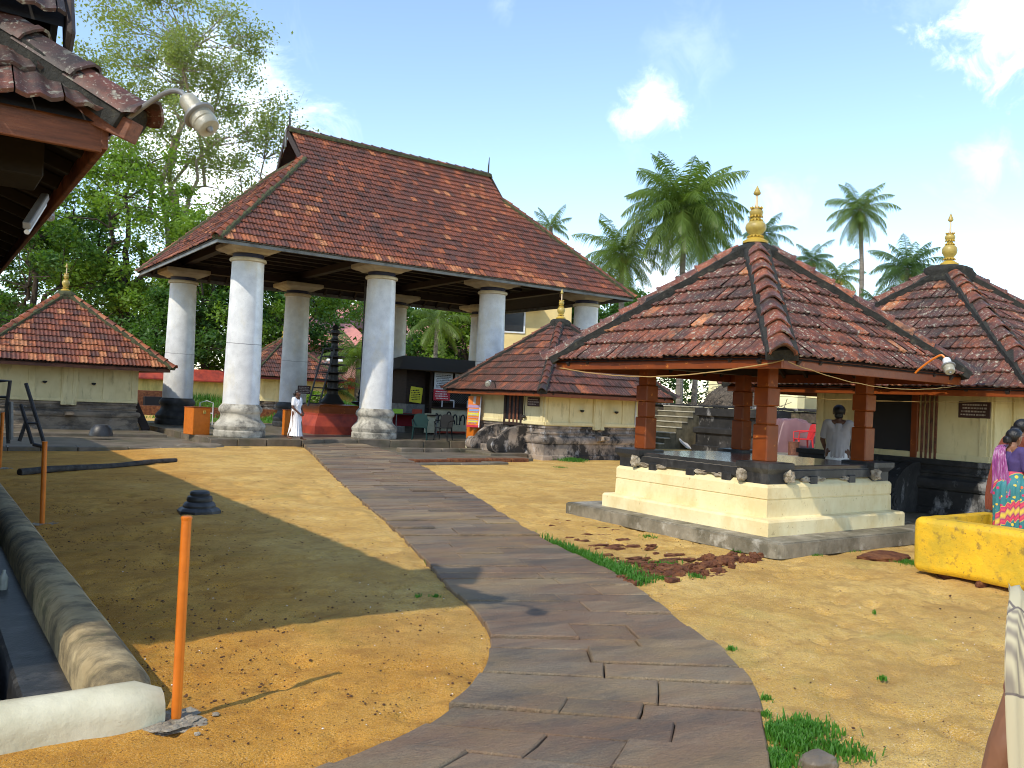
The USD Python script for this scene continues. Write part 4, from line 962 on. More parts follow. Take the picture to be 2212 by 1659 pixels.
MB().box2((ux - 0.06, dc - 0.58, 0.95), (ux + 0.02, dc - 0.46, 2.3)).box2((ux - 0.06, dc + 0.46, 0.95), (ux + 0.02, dc + 0.58, 2.3)).box2((ux - .06, dc - .46, .95), (ux + .02, dc + .46, 1.03)).build('door_frame', 'orange_paint', T, smooth=False)
MB().box2((ux - 0.03, dc - 0.46, 1.03), (ux - 0.004, dc + 0.46, 2.3)).build('doorway', 'ink', T, smooth=False)
mb = MB()
for y in (-0.92, -0.84, -0.76, -.68): mb.box2((ux - 0.05, dc + y, 1.1), (ux - 0.02, dc + y + 0.045, 2.25))
mb.build('door_bars', 'brown_wood', T, smooth=False)
q = np.array([ux - 0.02, 7.02, 1.99])
pl = MB().box(q, (0.03, 0.52, 0.28)).build('plaque', 'sign_brown', T, smooth=False)
rows_of_marks(q + [-0.016, 0.23, -0.11], (0, -1, 0), (0, 0, 1), 0.46, 0.22, 4, 6).build('lettering', 'pale_letters', pl, smooth=False)
curl_steps(T, 14.2, 8.55, 0.66, 1.06, 0.2, 'black_stone', run=0.9)
RP = thing('shrine_pavement', None, None, (0, 0, 0), kind='structure')
MB().box2((12.72, 3.0, -0.2), (20, 12.2, 0.19), 0.02).build('floor', 'wet_stone', RP, smooth=False)
blocks(RP, (12.4, 12.2), (12.4, 3.6), 0.35, 0.31, 0.2, 'wet_stone', 'kerb_stone', 12, 0.6, 1.2, np.array([1.0, 0]))

# ------------------------------------------------------------------ pavilion
PC = (10.6, 8.5)
PV = thing('pavilion', 'open pavilion with four orange posts on a cream plinth, at the right', 'pavilion', (PC[0], PC[1], 0))
mb = MB(); a = [(8.68, 6.62), (8.72, 6.53), (8.80, 6.50), (12.72, 6.50), (12.74, 10.62), (8.68, 10.62)]
sl = Polygon(a).buffer(-0.02).buffer(0.02)
pts = np.array(sl.exterior.coords)[:-1]
mb.extrude(pts, (0, 0, 0.0), (1, 0, 0), (0, 1, 0), 0.175)
pin = np.array(Polygon(pts).buffer(-0.02).exterior.coords)[:-1]
mb.extrude(pin, (0, 0, 0.175), (1, 0, 0), (0, 1, 0), 0.018)
pou = np.array(Polygon(pts).buffer(-0.06).exterior.coords)[:-1]
mb.extrude(pou, (0, 0, -0.15), (1, 0, 0), (0, 1, 0), 0.16)
mb.build('slab', 'concrete', PV, smooth=25)
C3 = np.array([PC[0], PC[1], 0.0])
MB().sq([(0, 0.19), (0, 0.37), (0.02, 0.40), (0.14, 0.415), (0.145, 0.635), (0.158, 0.64), (0.158, 0.652), (0.145, 0.657), (0.145, 0.80), (0.16, 0.83), (0.26, 0.90), (0.28, 0.905), (.28, 1.04)], C3, 1.60, 1.60).build('plinth', 'cream_plinth', PV, smooth=20)
hb = 1.33
MB().sq([(0, 1.03), (0, 1.075), (0.02, 1.085)], C3, hb + 0.035, hb + 0.035).build('polished_floor', 'polished_floor', PV, smooth=False)
MB().sq([(0, 1.0), (0, 1.03)], C3, hb + 0.05, hb + 0.05).build('floor_edge', 'chipped_mortar', PV, smooth=False)
rng = random.Random(8)
for k, (d, n) in enumerate((((0, -1, 0), (-1, 0, 0)), ((1, 0, 0), (0, -1, 0)), ((0, 1, 0), (1, 0, 0)), ((-1, 0, 0), (0, 1, 0)))):
    d, n = np.array(d, float), np.array(n, float); o = C3 + n * (hb + 0.03); R3 = np.stack([d, -n, [0, 0, 1]], 1)
    MB().box(o + [0, 0, 0.965] + n * .012, (2 * hb + 0.06, 0.07, 0.125), rot=R3, b=0.012).build('stone_frieze', 'black_granite', PV, smooth=False)
    for t in ((-0.52, 0.05, 0.55) if k == 0 else (-0.32, 0.36)):
        MB().box(o + d * hb * t + [0, 0, 0.885] + n * .03, (0.17, 0.09, 0.12), rot=R3, b=0.012).build('dentil', 'black_granite', PV, smooth=False)
        for s_ in (-1, 1):
            if rng.random() < 0.75:
                v, f = lump(o + d * (hb * t + s_ * rng.uniform(0.13, 0.2)) + n * 0.01 + [0, 0, 0.90], (0.22 if abs(d[0]) else 0.11, 0.11 if abs(d[0]) else 0.22, 0.07), int(rng.random() * 99), 3, 0.7); define(PV, 'broken_corbel', v, f, 'chipped_mortar')
po = 1.15
for sx in (-1, 1):
    for sy in (-1, 1):
        c = np.array([PC[0] + sx * po, PC[1] + sy * po, 0])
        pst = MB()
        for (z0, z1, w) in ((1.13, 1.63, 0.245), (1.63, 1.88, 0.205), (1.88, 2.13, 0.25), (2.13, 2.42, 0.205)):
            pst.box(c + [0, 0, (z0 + z1) / 2], (w, w, z1 - z0 - 0.001), b=0.014)
        p_ = pst.build('post', 'orange_paint', PV, smooth=False)
        cc = c + [sx * 0.06, sy * 0.06, 0]
        MB().sq([(0.06, 0.80), (0.06, 0.98), (0.0, 1.05), (0, 1.12), (0.03, 1.13)], cc, 0.27, 0.27).build('post_base', 'black_granite', p_, smooth=25)
        if sx < 0 or sy < 0:
            for (qx, qy) in ((sx * 0.27, -sy * 0.2), (-sx * 0.2, sy * 0.27)):
                v, f = lump(cc + [qx * .93, qy * .93, 0.945], (0.13, 0.13, 0.16), int(10 + sx * 3 + sy + qx * 9), 3, 0.5); define(PV, 'broken_corbel', v, f, 'chipped_mortar')
mb = MB()
for s_ in (-1, 1):
    mb.beam((PC[0] - 1.5, PC[1] + s_ * po, 2.48), (PC[0] + 1.5, PC[1] + s_ * po, 2.48), 0.16, 0.14); mb.beam((PC[0] + s_ * po, PC[1] - 1.5, 2.60), (PC[0] + s_ * po, PC[1] + 1.5, 2.60), 0.14, 0.12)
mb.build('wall_plates', 'dark_wood', PV, smooth=False)
hip_roof(PV, (PC[0] + 0.02, PC[1] + 0.1), 2.16, 2.22, 2.50, 4.40, 0.23, 0.325, tone_weathered(0.06, 15, lambda x, y: 0.06), 'tile_pavilion', capw=0.32, capl=0.34, seed=300, mortar='mortar', most=300, fh=0.15, captone=0.6, tip=0.1)
v, f = lump((PC[0] + .02, PC[1] + .1, 4.24), (0.66, 0.66, 0.36), 301, 3, 0.15); define(PV, 'peak_mortar', v, f, 'mortar', smooth=60)
finial(PV, (PC[0] + .02, PC[1] + .1, 4.44), 0.90, 0.72)

# coir ropes slung under the eaves
def rope(a, b, sag, label, r=0.008, fuzz=True):
    a, b = np.asarray(a, float), np.asarray(b, float); t = np.linspace(0, 1, 28)
    p = a + (b - a) * t[:, None] - np.array([0, 0, 1]) * (4 * sag * t * (1 - t))[:, None] + NR.normal(0, 0.003, (28, 3))
    mb = MB().tube(p, r, 6); return mb.build('rope', 'rope', label=label, cat='rope', smooth=60)


ez = 2.33
rope((8.46, 6.36, ez + 0.10), (8.46, 10.65, ez + 0.03), 0.17, 'coir rope sagging along the left eave of the pavilion')
rope((8.52, 6.34, ez + 0.08), (12.6, 6.40, ez - 0.02), 0.16, 'thin coir rope sagging along the right eave of the pavilion', 0.005)
rope((13.34, 10.8, 2.14), (13.34, 5.9, 2.12), 0.06, 'string tied below the eave of the right shrine', 0.005)
# ------------------------------------------------------------------ near building at the left edge: its eave, gutter and kerbs
NB = thing('old_building', 'dark old temple building with broken tile eave filling the left edge', 'building', (0, 8, 0))
e0, f0, ze_, zr_ = 0.88, 5.36, 3.34, 6.1
tiles = slope_tiles((-9.0, f0, ze_), (1, 0, 0), (0, 1, 0), math.radians(42), 9.0 + e0, 2.6, lambda r: (0, r), 0.24, 0.31, tone_weathered(0.12, 21), 400, lift=0.01)
tiles += slope_tiles((e0, f0, ze_), (0, 1, 0), (-1, 0, 0), math.radians(42), 21.0, 2.4, lambda r: (r, 0), 0.24, 0.31, tone_weathered(0.12, 22), 401)
place_tiles(NB, tiles, 'tile_old', 150)
tz = math.tan(math.radians(42)); rk = 2.4
cn = np.array([e0, f0, ze_])
mb = MB(); dz = np.array([0, 0, 0.05])
def face2(*q):
    q = [np.asarray(a, float) - dz for a in q]; mb.add(q, [(0, i, i + 1) for i in range(1, len(q) - 1)])
k1 = cn + [-rk, rk, rk * tz]
face2(cn, (-9, f0, ze_), (-9, f0 + rk, ze_ + rk * tz), k1); face2(cn, k1, (e0 - rk, f0 + 21, ze_ + rk * tz), (e0, f0 + 21, ze_)); face2(k1, (-9, f0 + rk, ze_ + rk * tz), (-9, f0 + 21, ze_ + rk * tz), (e0 - rk, f0 + 21, ze_ + rk * tz))
face2((e0 - 0.05, f0 + 0.05, ze_ - 0.02), (-9, f0 + 0.05, ze_ - 0.02), (-9, f0 + 1.6, ze_ + 0.5), (e0 - 1.6, f0 + 1.6, ze_ + 0.5)); face2((e0 - 0.05, f0 + 0.05, ze_ - 0.02), (e0 - 1.6, f0 + 1.6, ze_ + 0.5), (e0 - 1.6, f0 + 21, ze_ + 0.5), (e0 - 0.05, f0 + 21, ze_ - 0.02))
face2((e0 - 1.6, f0 + 1.6, ze_ + 0.5), (-9, f0 + 1.6, ze_ + 0.5), (-9, f0 + 21, ze_ + 0.5), (e0 - 1.6, f0 + 21, ze_ + 0.5))
mb.build('roof_deck', 'shade_black_wood', NB, smooth=False)
hip_caps(NB, cn + [0.07, -0.07, -0.03], k1, 0.27, 0.40, 'tile_old', 'mortar', 410, tip=0.08, toneb=0.42, mw=0.9)
MB().beam((e0 - 0.06, f0 + 0.05, ze_ - 0.115), (-9, f0 + 0.05, ze_ - 0.115), 0.045, 0.185).build('fascia_board', 'brown_wood', NB, smooth=False)
MB().beam((e0 - 0.05, f0 + 0.02, ze_ - 0.115), (e0 - 0.05, f0 + 21, ze_ - 0.115), 0.04, 0.15).build('fascia_board', 'brown_wood', NB, smooth=False)
MB().beam((e0 + 0.08, f0 - 0.12, ze_ - 0.10), (e0 - 1.3, f0 + 1.3, ze_ + 0.75), 0.11, 0.12).build('corner_beam', 'brown_wood', NB, smooth=False)
mb = MB()
for y in np.arange(f0 + 0.5, f0 + 20, 0.55): mb.beam((e0 - 0.09, y, ze_ - 0.11), (e0 - 1.6, y, ze_ + 0.42), 0.07, 0.09)
mb.build('rafters', 'shade_black_wood', NB, smooth=False)
MB().box2((-9, f0 + 1.75, -0.3), (e0 - 1.75, f0 + 20.5, ze_ + 0.5)).build('wall', 'shade_black_wood', NB, smooth=False)
mb = MB()
for y in (f0 + 4.3, f0 + 7.3, f0 + 10.3): mb.box((e0 - 1.35, y, 1.9), (0.24, 0.24, 3.9), b=0.02)
mb.build('posts', 'shade_black_wood', NB, smooth=False)
# gablet: tiled upper roof with a barge board, above the hip
gz = AT(150, 102, 4.4)
gx = 0.52
bt = np.array([0.42, 3.66 + 0.0, 3.10])
ray_b = ray(150, 102); tb = 5.75 / ray_b[1]; bt = CAM + ray_b * tb               # foot of the barge board
et = bt + np.array([0.02, 0.40, 0.46])
MB().beam(bt, et, 0.22, 0.045, 0.02, up=(1, 0, 0)).build('barge_board', 'dark_wood', NB, smooth=False)
pg = math.atan2(0.46, 0.40)
tl2 = slope_tiles(bt + [-8, 0.05, 0.20], (1, 0, 0), (0, 1, 0), pg, 7.97, 0.38, lambda r: (0, 0), 0.24, 0.30, tone_weathered(0.02, 23, lambda x, y: -0.15), 402)
place_tiles(NB, tl2, 'tile_old', 40)
mb = MB(); a_, b_ = bt + [-0.03, 0.05, 0.13], et + [-0.03, 0.0, 0.04]
mb.quad(a_, b_, b_ - [8, 0, 0], a_ - [8, 0, 0]); bb = et + [-0.03, 0.6, -0.75]; mb.quad(b_, bb, bb - [8, 0, 0], b_ - [8, 0, 0])
mb.build('upper_deck', 'shade_black_wood', NB, smooth=False)
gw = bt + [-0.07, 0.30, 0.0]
MB().box2(gw + [-6, 0, -0.75], gw + [0, 0.5, 0.28]).build('gable_panel', 'shade_black_wood', NB, smooth=False)

# gutter and kerbs
def kerb(name, a, b, w, h, mat_, label, seed, z=0):
    a, b = np.asarray(a, float), np.asarray(b, float); L = np.linalg.norm(b - a); u = (b - a) / L; n = np.array([-u[1], u[0]]); N = max(8, int(L / 0.12)); prof = [(-w / 2, -0.4), (-w / 2, h * 0.35), (-w * 0.44, h * 0.68), (-w * 0.27, h * 0.93), (0, h), (w * 0.27, h * 0.93), (w * 0.44, h * 0.66), (w / 2, h * 0.2), (w / 2, -0.4)]
    V = []
    for i in range(N + 1):
        s = L * i / N; e = min(s, L - s); sh = 1 - 0.25 * max(0, 1 - e / 0.12) ** 2
        for px, pz in prof:
            q = np.array([a[0] + u[0] * s, a[1] + u[1] * s, 0]); j = (meshkit.fbm(np.array([[s * 1.3 + seed, px * 5, pz * 5]]), 3, seed)[0] - 0.5)
            V.append([q[0] + n[0] * (px * sh + j * 0.022), q[1] + n[1] * (px * sh + j * 0.022), z + pz * (sh if pz > 0 else 1) + j * 0.02])
    m = len(prof); f = []
    for i in range(N):
        for k in range(m - 1): f.append((i * m + k, i * m + k + 1, (i + 1) * m + k + 1, (i + 1) * m + k))
    for e, s in ((0, 1), (N * m, -1)):
        for k in range(1, m - 1): f.append((e, e + k, e + k + 1, e + k + 1) if s < 0 else (e, e + k + 1, e + k, e + k))
    mb = MB(); mb.add(V, f)
    return mb.build(name, mat_, smooth=50, label=label, cat='kerb')


kerb('gutter_kerb', (1.02, 26), (1.02, 4.95), 0.33, 0.21, 'kerb_cement', 'long rounded brown cement kerb running back along the left gutter', 1)
kerb('gutter_kerb', (-3.5, 4.82), (1.17, 4.82), 0.29, 0.20, 'kerb_cream', 'pale cream cement kerb closing the gutter at the lower left corner', 2)
GT = thing('gutter', None, None, (0, 0, 0), kind='structure')
MB().box2((-4, 4.95, -0.6), (0.42, 27, -0.10), 0.02).build('floor', 'black_granite', GT, smooth=False)
MB().box2((0.58, 4.9, -0.6), (0.9, 27, -0.06), 0.02).build('ledge', 'black_granite', GT, smooth=False)
MB().box2((-4, 4.9, -0.7), (0.9, 27, -0.42), 0.02).build('channel', 'black_stone', GT, smooth=False)
q = P(6, 1283, -0.1); MB().lathe([(0.03, 0), (0.036, 0.01), (0.036, 0.14), (0.014, 0.19), (0.014, 0.21)], q, 14).build('bottle', 'lamp_glass', label='small clear bottle standing in the dark gutter', cat='bottle')


def tube_light(p, a, ln, label):
    T = thing('tube_light', label, 'tube light', p); p = np.asarray(p, float); a = np.asarray(a, float) / np.linalg.norm(a)
    MB().beam(p - a * ln / 2, p + a * ln / 2, 0.05, 0.05).build('batten', 'grey_metal', T, smooth=False)
    MB().tube([p - a * ln * 0.46 - [0, 0, 0.05], p + a * ln * 0.46 - [0, 0, 0.05]], 0.018, 8).build('tube', 'lamp_white', T)


_ta, _tb = AT(57, 488, 5.6), AT(98, 424, 6.0)
tube_light((_ta + _tb) / 2, _tb - _ta, float(np.linalg.norm(_tb - _ta)), 'short fluorescent tube under the dark soffit of the left building')


def bracket_lamp(base, pts, head, direction, label, armmat, s=1.0, glass='lamp_glass', cap='lamp_white'):
    """Curved pipe arm carrying a weatherproof lamp: cap, flange, cylindrical glass."""
    T = thing('bracket_lamp', label, 'lamp', base)
    p = np.array([base] + list(pts) + [head], float); t = np.linspace(0, 1, len(p)); cs = CubicSpline(t, p)
    MB().tube(cs(np.linspace(0, 1, 18)), 0.016 * s, 10).build('arm', armmat, T)
    x, y, z = frame(direction); R3 = np.stack([x, y, z], 1)
    def lath(prof, m, name, par):
        mb = MB(); mb.lathe([(r * s, h * s) for r, h in prof], (0, 0, 0), 24); v, f, _ = mb.data(); return define(par, name, v @ R3.T + np.asarray(head, float), f, m, smooth=35)
    h = lath([(0.03, -0.02), (0.05, 0.0), (0.058, 0.02), (0.062, 0.12), (0.07, 0.13)], cap, 'lamp_cap', T)
    lath([(0.07, 0.128), (0.098, 0.132), (0.10, 0.142), (0.098, 0.15), (0.07, 0.154)], 'grey_metal', 'flange', T)
    lath([(0.075, 0.152), (0.076, 0.20), (0.079, 0.204), (0.074, 0.21), (0.072, 0.25), (0.066, 0.258)], glass, 'glass_shade', T)
    lath([(0.02, 0.256), (0.022, 0.262), (0.012, 0.285)], 'grey_metal', 'end_knob', T)


hb_ = AT(262, 268, 4.86)
h1 = AT(405, 212, 4.6)
dirl = AT(462, 286, 4.55) - AT(408, 214, 4.6)
bracket_lamp(hb_, [AT(300, 238, 4.8), AT(345, 207, 4.72), AT(378, 196, 4.66), AT(396, 203, 4.62)], AT(404, 214, 4.6), dirl, 'dusty pipe lamp sticking out from the near eave corner at upper left', 'grey_metal', 0.88, cap='lamp_glass')
ww = 10.6
bracket_lamp(AT(1977, 806, ww), [AT(2000, 786, ww - .1), AT(2025, 770, ww - .2), AT(2036, 768, ww - .24)], AT(2044, 776, ww - .28), AT(2055, 812, ww - .45) - AT(2044, 776, ww - .28), 'lamp on an orange pipe at the right eave corner of the pavilion', 'orange_pole', 0.8)
ww = 25.6
bracket_lamp(AT(1070, 838, ww), [AT(1068, 826, ww - .15), AT(1062, 822, ww - .3)], AT(1058, 824, ww - .35), AT(1051, 832, ww - .6) - AT(1058, 824, ww - .35), 'small round lamp over the left eave of the middle shrine', 'iron', 0.95)
ww = 20.0
bracket_lamp(AT(-40, 476, ww), [AT(20, 462, ww), AT(60, 444, ww), AT(85, 440, ww), AT(96, 448, ww)], AT(101, 454, ww), AT(112, 476, ww - .2) - AT(101, 454, ww), 'small dark lamp on a thin arm before the trees at far left', 'grey_metal', 1.3, glass='grey_metal', cap='grey_metal')

# ------------------------------------------------------------------ orange poles
def pole(px, py, top, r, label, lean=(0, 0), mort=True):
    b = P(px, py); T = thing('orange_post', label, 'post', b, group=None)
    tp = np.array([b[0] + lean[0], b[1] + lean[1], top])
    MB().tube([b - [0, 0, .1], b * 0.5 + tp * 0.5, tp], r, 18).build('pipe', 'orange_pole', T)
    MB().lathe([(r * 1.02, -0.012), (r * 1.12, -0.004), (r * 1.12, 0.004), (r * 0.9, 0.009)], tp, 18).build('cap', 'orange_pole', T)
    if mort:
        v, f = lump((b[0], b[1], -0.004), (0.30, 0.26, 0.035), int(px), 4, 0.8); define(T, 'cement_footing', v, f, 'chipped_mortar')
        for k in range(26):
            _q = R_.uniform(.012, .045); v, f = lump((b[0] + R_.gauss(-0.03, 0.11), b[1] + R_.gauss(0, 0.09), 0.008), (_q * 1.3, _q, _q * .6), k, 1, 0.5); define(T, 'cement_crumb', v, f, 'chipped_mortar', label=None)


pole(380, 1555, 1.085, 0.0265, 'nearest orange pipe post, beside the corner of the cream kerb')
pole(91, 1133, 1.02, 0.03, 'second orange pipe post beside the long brown kerb', (-0.02, 0.02))
pole(-1, 1012, 1.10, 0.032, 'orange pipe post cut off by the left edge of the photo')

# ------------------------------------------------------------------ small things lying about
def stepped_stone():
    c = P(430, 1106); T = thing('altar_stone', 'black stepped offering stone on the sand behind the nearest orange post', 'stone', c)
    MB().lathe([(0.30, -0.02), (0.30, 0.03), (0.27, 0.06), (0.24, 0.075)], c, 8, phase=0.35).build('foot', 'black_granite', T, smooth=False)
    MB().lathe([(0.22, 0.06), (0.225, 0.10), (0.20, 0.14), (0.17, 0.155), (0.175, 0.165), (0.18, 0.19), (0.165, 0.225), (0.13, 0.24), (0.135, 0.25), (0.14, 0.27), (0.125, 0.295), (0.10, 0.305)], c, 24).build('body', 'black_granite', T)


stepped_stone()
c = P(218, 941, 0.22); T_ = MB().lathe([(0.33, 0), (0.32, 0.08), (0.28, 0.22), (0.2, 0.31), (0.16, 0.33)], c, 20).build('altar_stone', 'black_granite', label='dark dome-shaped stone on the pavement before the left shrine', cat='stone')
a, b = P(42, 1026) + [0, 0, 0.05], P(380, 1000) + [0, 0, 0.06]
t = np.linspace(0, 1, 22); pts = a + (b - a) * t[:, None] + np.c_[np.zeros(22), np.zeros(22), 0.03 * np.sin(t * 9) * 0.5]
LG = thing('fallen_pole', 'long dark rough pole lying on the sand at left', 'log', a)
MB().tube(pts, 0.068 - 0.02 * t + NR.normal(0, 0.0025, 22), 14).build('pole', 'log_bark', LG)
MB().tube([a - (b - a) / np.linalg.norm(b - a) * 0.004, a - (b - a) / np.linalg.norm(b - a) * 0.002], 0.045, 12).build('hollow_end', 'ink', LG)
c = P(430, 972); v, f = lump((c[0], c[1], 0.08), (1.35, 0.6, 0.26), 91, 3, 0.2); define('/World', 'flat_stone', v, f, 'wet_stone', smooth=40, label='dark rounded stone block lying against the pavement kerb left of the front column', cat='stone')
MB().box(P(497, 993) + [0, 0, 0.03], (0.62, 0.36, 0.06), 0.5, 0.02).build('flat_stone', 'wet_stone', smooth=False, label='thin flat stone slab lying alone on the sand below the front column', cat='stone')
# sapling at the end of the platform
c = P(626, 960, 0.05)
T = thing('small_plant', 'small green weed at the platform edge by the end of the path', 'plant', c)
mb = MB(); rng = random.Random(3)
for k in range(46):
    a = rng.uniform(0, 6.3); el = rng.uniform(0.1, 1.4); d = np.array([math.cos(a) * math.cos(el), math.sin(a) * math.cos(el), math.sin(el)]); s = np.cross(d, [0, 0, 1]); s /= np.linalg.norm(s); L = rng.uniform(0.12, 0.3); p = c + d * 0.06
    mb.add([p, p + d * L * .5 + s * 0.04, p + d * L - [0, 0, .03], p + d * L * .5 - s * 0.04], [(0, 1, 2), (0, 2, 3)])
mb.build('leaves', 'leaf_mid', T, smooth=False)
MB().tube([c - [0, 0, .1], c + [0, 0, .2]], 0.012, 5).build('stem', 'bark', T)

# stands and planks at the far left
def stand(a, hgt, label, sc=1.0):
    """Two-legged iron trestle half."""
    a = np.asarray(a, float); T = thing('iron_stand', label, 'iron stand', a)
    for dx, n in ((-0.28, 'leg'), (0.28, 'leg')):
        MB().tube([a + [dx, 0, 0], a + [dx * 0.7, 0.18, hgt]], 0.028, 8).build(n, 'iron', T)
        MB().tube([a + [dx, 0.7, 0], a + [dx * 0.7, 0.22, hgt * 0.8]], 0.024, 8).build(n, 'iron', T)
    MB().tube([a + [-0.2, 0.18, hgt], a + [0.2, 0.18, hgt]], 0.026, 8).build('top_bar', 'iron', T)
    MB().tube([a + [-0.26, 0.05, hgt * 0.3], a + [0.26, 0.05, hgt * 0.3]], 0.02, 8).build('cross_bar', 'iron', T)
    MB().tube([a + [-0.28, 0, 0.02], a + [-0.28, 0.7, 0.02]], 0.02, 8).build('foot_bar', 'iron', T)


def apole(name, pa, pb, r, m, label, cat):
    MB().tube([pa, pb], r, 8).build(name, m, label=label, cat=cat)


T = thing('step_ladder', 'narrow grey iron ladder standing at the far left before the left shrine', 'ladder', P(80, 965))
wl = 20.7
for (x0, y0, x1, y1) in ((98, 965, 56, 828), (70, 958, 45, 874), (42, 953, 58, 905)):
    MB().tube([AT(x0, y0, wl), AT(x1, y1, wl + 0.1)], 0.045, 8).build('leg', 'iron', T)
MB().tube([AT(72, 960, wl), AT(97, 966, wl)], 0.045, 8).build('foot_bar', 'iron', T)
MB().tube([AT(62, 914, wl), AT(84, 915, wl)], 0.03, 8).build('rung', 'iron', T)
T = thing('bent_trestle', 'bent iron trestle at the left edge beside the ladder', 'frame', P(20, 960))
MB().tube([AT(-6, 823, wl), AT(22, 823, wl), AT(14, 880, wl), AT(18, 958, wl)], 0.045, 8).build('bent_tube', 'iron', T)
MB().tube([AT(-6, 858, wl), AT(16, 858, wl)], 0.035, 8).build('cross_bar', 'iron', T)
MB().tube([AT(24, 868, wl), AT(24, 950, wl)], 0.05, 8).build('upright', 'grey_metal', T)
# leaning plank by the left shrine
T = thing('leaning_plank', 'dark wooden plank propped at the right corner of the left shrine', 'plank', P(315, 930, .2))
MB().beam(P(316, 930, 0.2), AT(284, 858, 28.9), 0.26, 0.10, up=(0, 1, 0)).build('plank', 'dark_wood', T, smooth=False)
MB().beam(AT(287, 812, 28.9), AT(286, 870, 28.9), 0.16, 0.12).build('upright', 'dark_wood', T, smooth=False)
MB().box(AT(283, 836, 28.8), (0.3, 0.3, 0.22)).build('lamp_box', 'grey_metal', T, smooth=False)
# donation boxes
def donation_box(px, py, w, h, label, dpt=None, turn=0.25):
    c = P(px, py, PZ); T = thing('donation_box', label, 'donation box', c); d = dpt or w
    MB().box(c + [0, 0, h / 2], (w, d, h), turn, 0.012).build('box', 'orange_pole', T, smooth=False)
    MB().box(c + [0, 0, h + 0.012], (w + .03, d + .03, 0.025), turn, 0.008).build('lid', 'orange_paint', T, smooth=False)
    rz = rotz(turn); q = c + rz @ np.array([w * 0.12, -d / 2 - 0.02, h * 0.82])
    MB().box(q, (0.09, 0.04, 0.07), turn, 0.01).tube([q + [-.03, 0, .03], q + [-.02, 0, .08], q + [.02, 0, .08], q + [.03, 0, .03]], 0.008, 6).build('padlock', 'gold_paint', T)


donation_box(424, 938, 0.56, 0.82, 'orange steel donation box with padlock between the two left columns')
donation_box(622, 940, 0.30, 0.82, 'narrow orange box behind the walking person', 0.3)
c = P(444, 918, PZ) ; T = thing('white_chair', 'white wire chair back behind the donation box', 'chair', c)
MB().tube([c + [-.25, 0, 0], c + [-.25, 0, .85], c + [0, 0, .93], c + [.25, 0, .85], c + [.25, 0, 0]], 0.02, 8).build('frame', 'white_plastic', T)
MB().box(c + [0, .25, .45], (.5, .5, .04)).build('seat', 'white_plastic', T, smooth=False)

# ------------------------------------------------------------------ lamp tower
LT = P(716, 938, PZ) + np.array([0.28, 0.75, 0])
T = thing('lamp_tower', 'tall black tiered oil lamp tower on a red stepped base under the hall', 'lamp tower', LT)
MB().sq([(0, 0), (0, .28), (.14, .62), (.16, .64), (.16, .72)], LT, 1.02, 1.02).build('red_base', 'red_paint', T, smooth=False)
MB().sq([(0, .70), (0, .96), (0.08, 1.02), (.3, 1.05)], LT, 0.80, 0.80).build('upper_base', 'orange_paint', T, smooth=False)
pr = [(0.42, 1.04), (0.44, 1.1), (0.30, 1.28), (0.22, 1.4)]
MB().lathe(pr, LT, 24).build('foot', 'black_brass', T)
zz = 1.42
MB().lathe([(0.20, 1.40), (0.20, 1.7), (0.17, 2.3), (0.13, 2.95), (0.09, 3.6)], LT, 20).build('shaft', 'black_brass', T)
for k in range(8):
    z = 1.60 + k * 0.285; r = 0.56 - 0.042 * k
    MB().lathe([(0.16 - .01 * k, z - 0.10), (0.26 - .018 * k, z - 0.03), (r, z), (r, z + 0.035), (r * 0.9, z + 0.02), (0.15, z + 0.03), (0.19 - .012 * k, z + 0.09), (.12, z + .13)], LT, 24).build('lamp_tier', 'black_brass', T)
MB().lathe([(0.10, 3.58), (0.17, 3.63), (0.16, 3.70), (0.08, 3.74), (0.13, 3.79), (0.10, 3.85), (0.02, 3.92)], LT, 16).build('crest', 'black_brass', T)
T = thing('ladder', 'thin black ladder leaning on the lamp tower', 'ladder', LT)
la, lb = LT + [-1.0, -0.25, 0.95], LT + [-0.5, -0.2, 3.0]
MB().tube([la, lb], 0.03, 6).build('rail', 'iron', T); MB().tube([la + [0.34, -.15, 0], lb + [0.34, -.15, 0]], 0.03, 6).build('rail', 'iron', T)
for q in np.linspace(0.05, 1, 8): MB().tube([la + (lb - la) * q, la + (lb - la) * q + [.34, -.15, 0]], 0.022, 6).build('rung', 'iron', T)
# hanging lamp on its chain
hp = AT(777, 868, 31.0)
T = thing('hanging_lamp', 'bronze lamp hanging on a long chain left of the middle front column', 'lamp', (hp[0], hp[1], 6.7))
MB().tube([(hp[0], hp[1], 6.6), hp + [0, 0, 0.3]], 0.028, 6).build('chain', 'iron', T)
MB().lathe([(0.02, -0.16), (0.1, -0.13), (0.30, -0.06), (0.32, 0.0), (0.1, 0.02), (0.06, 0.1), (0.12, 0.16), (0.05, 0.24), (0.09, 0.3), (0.02, 0.5)], hp, 18).build('oil_dish', 'black_brass', T)

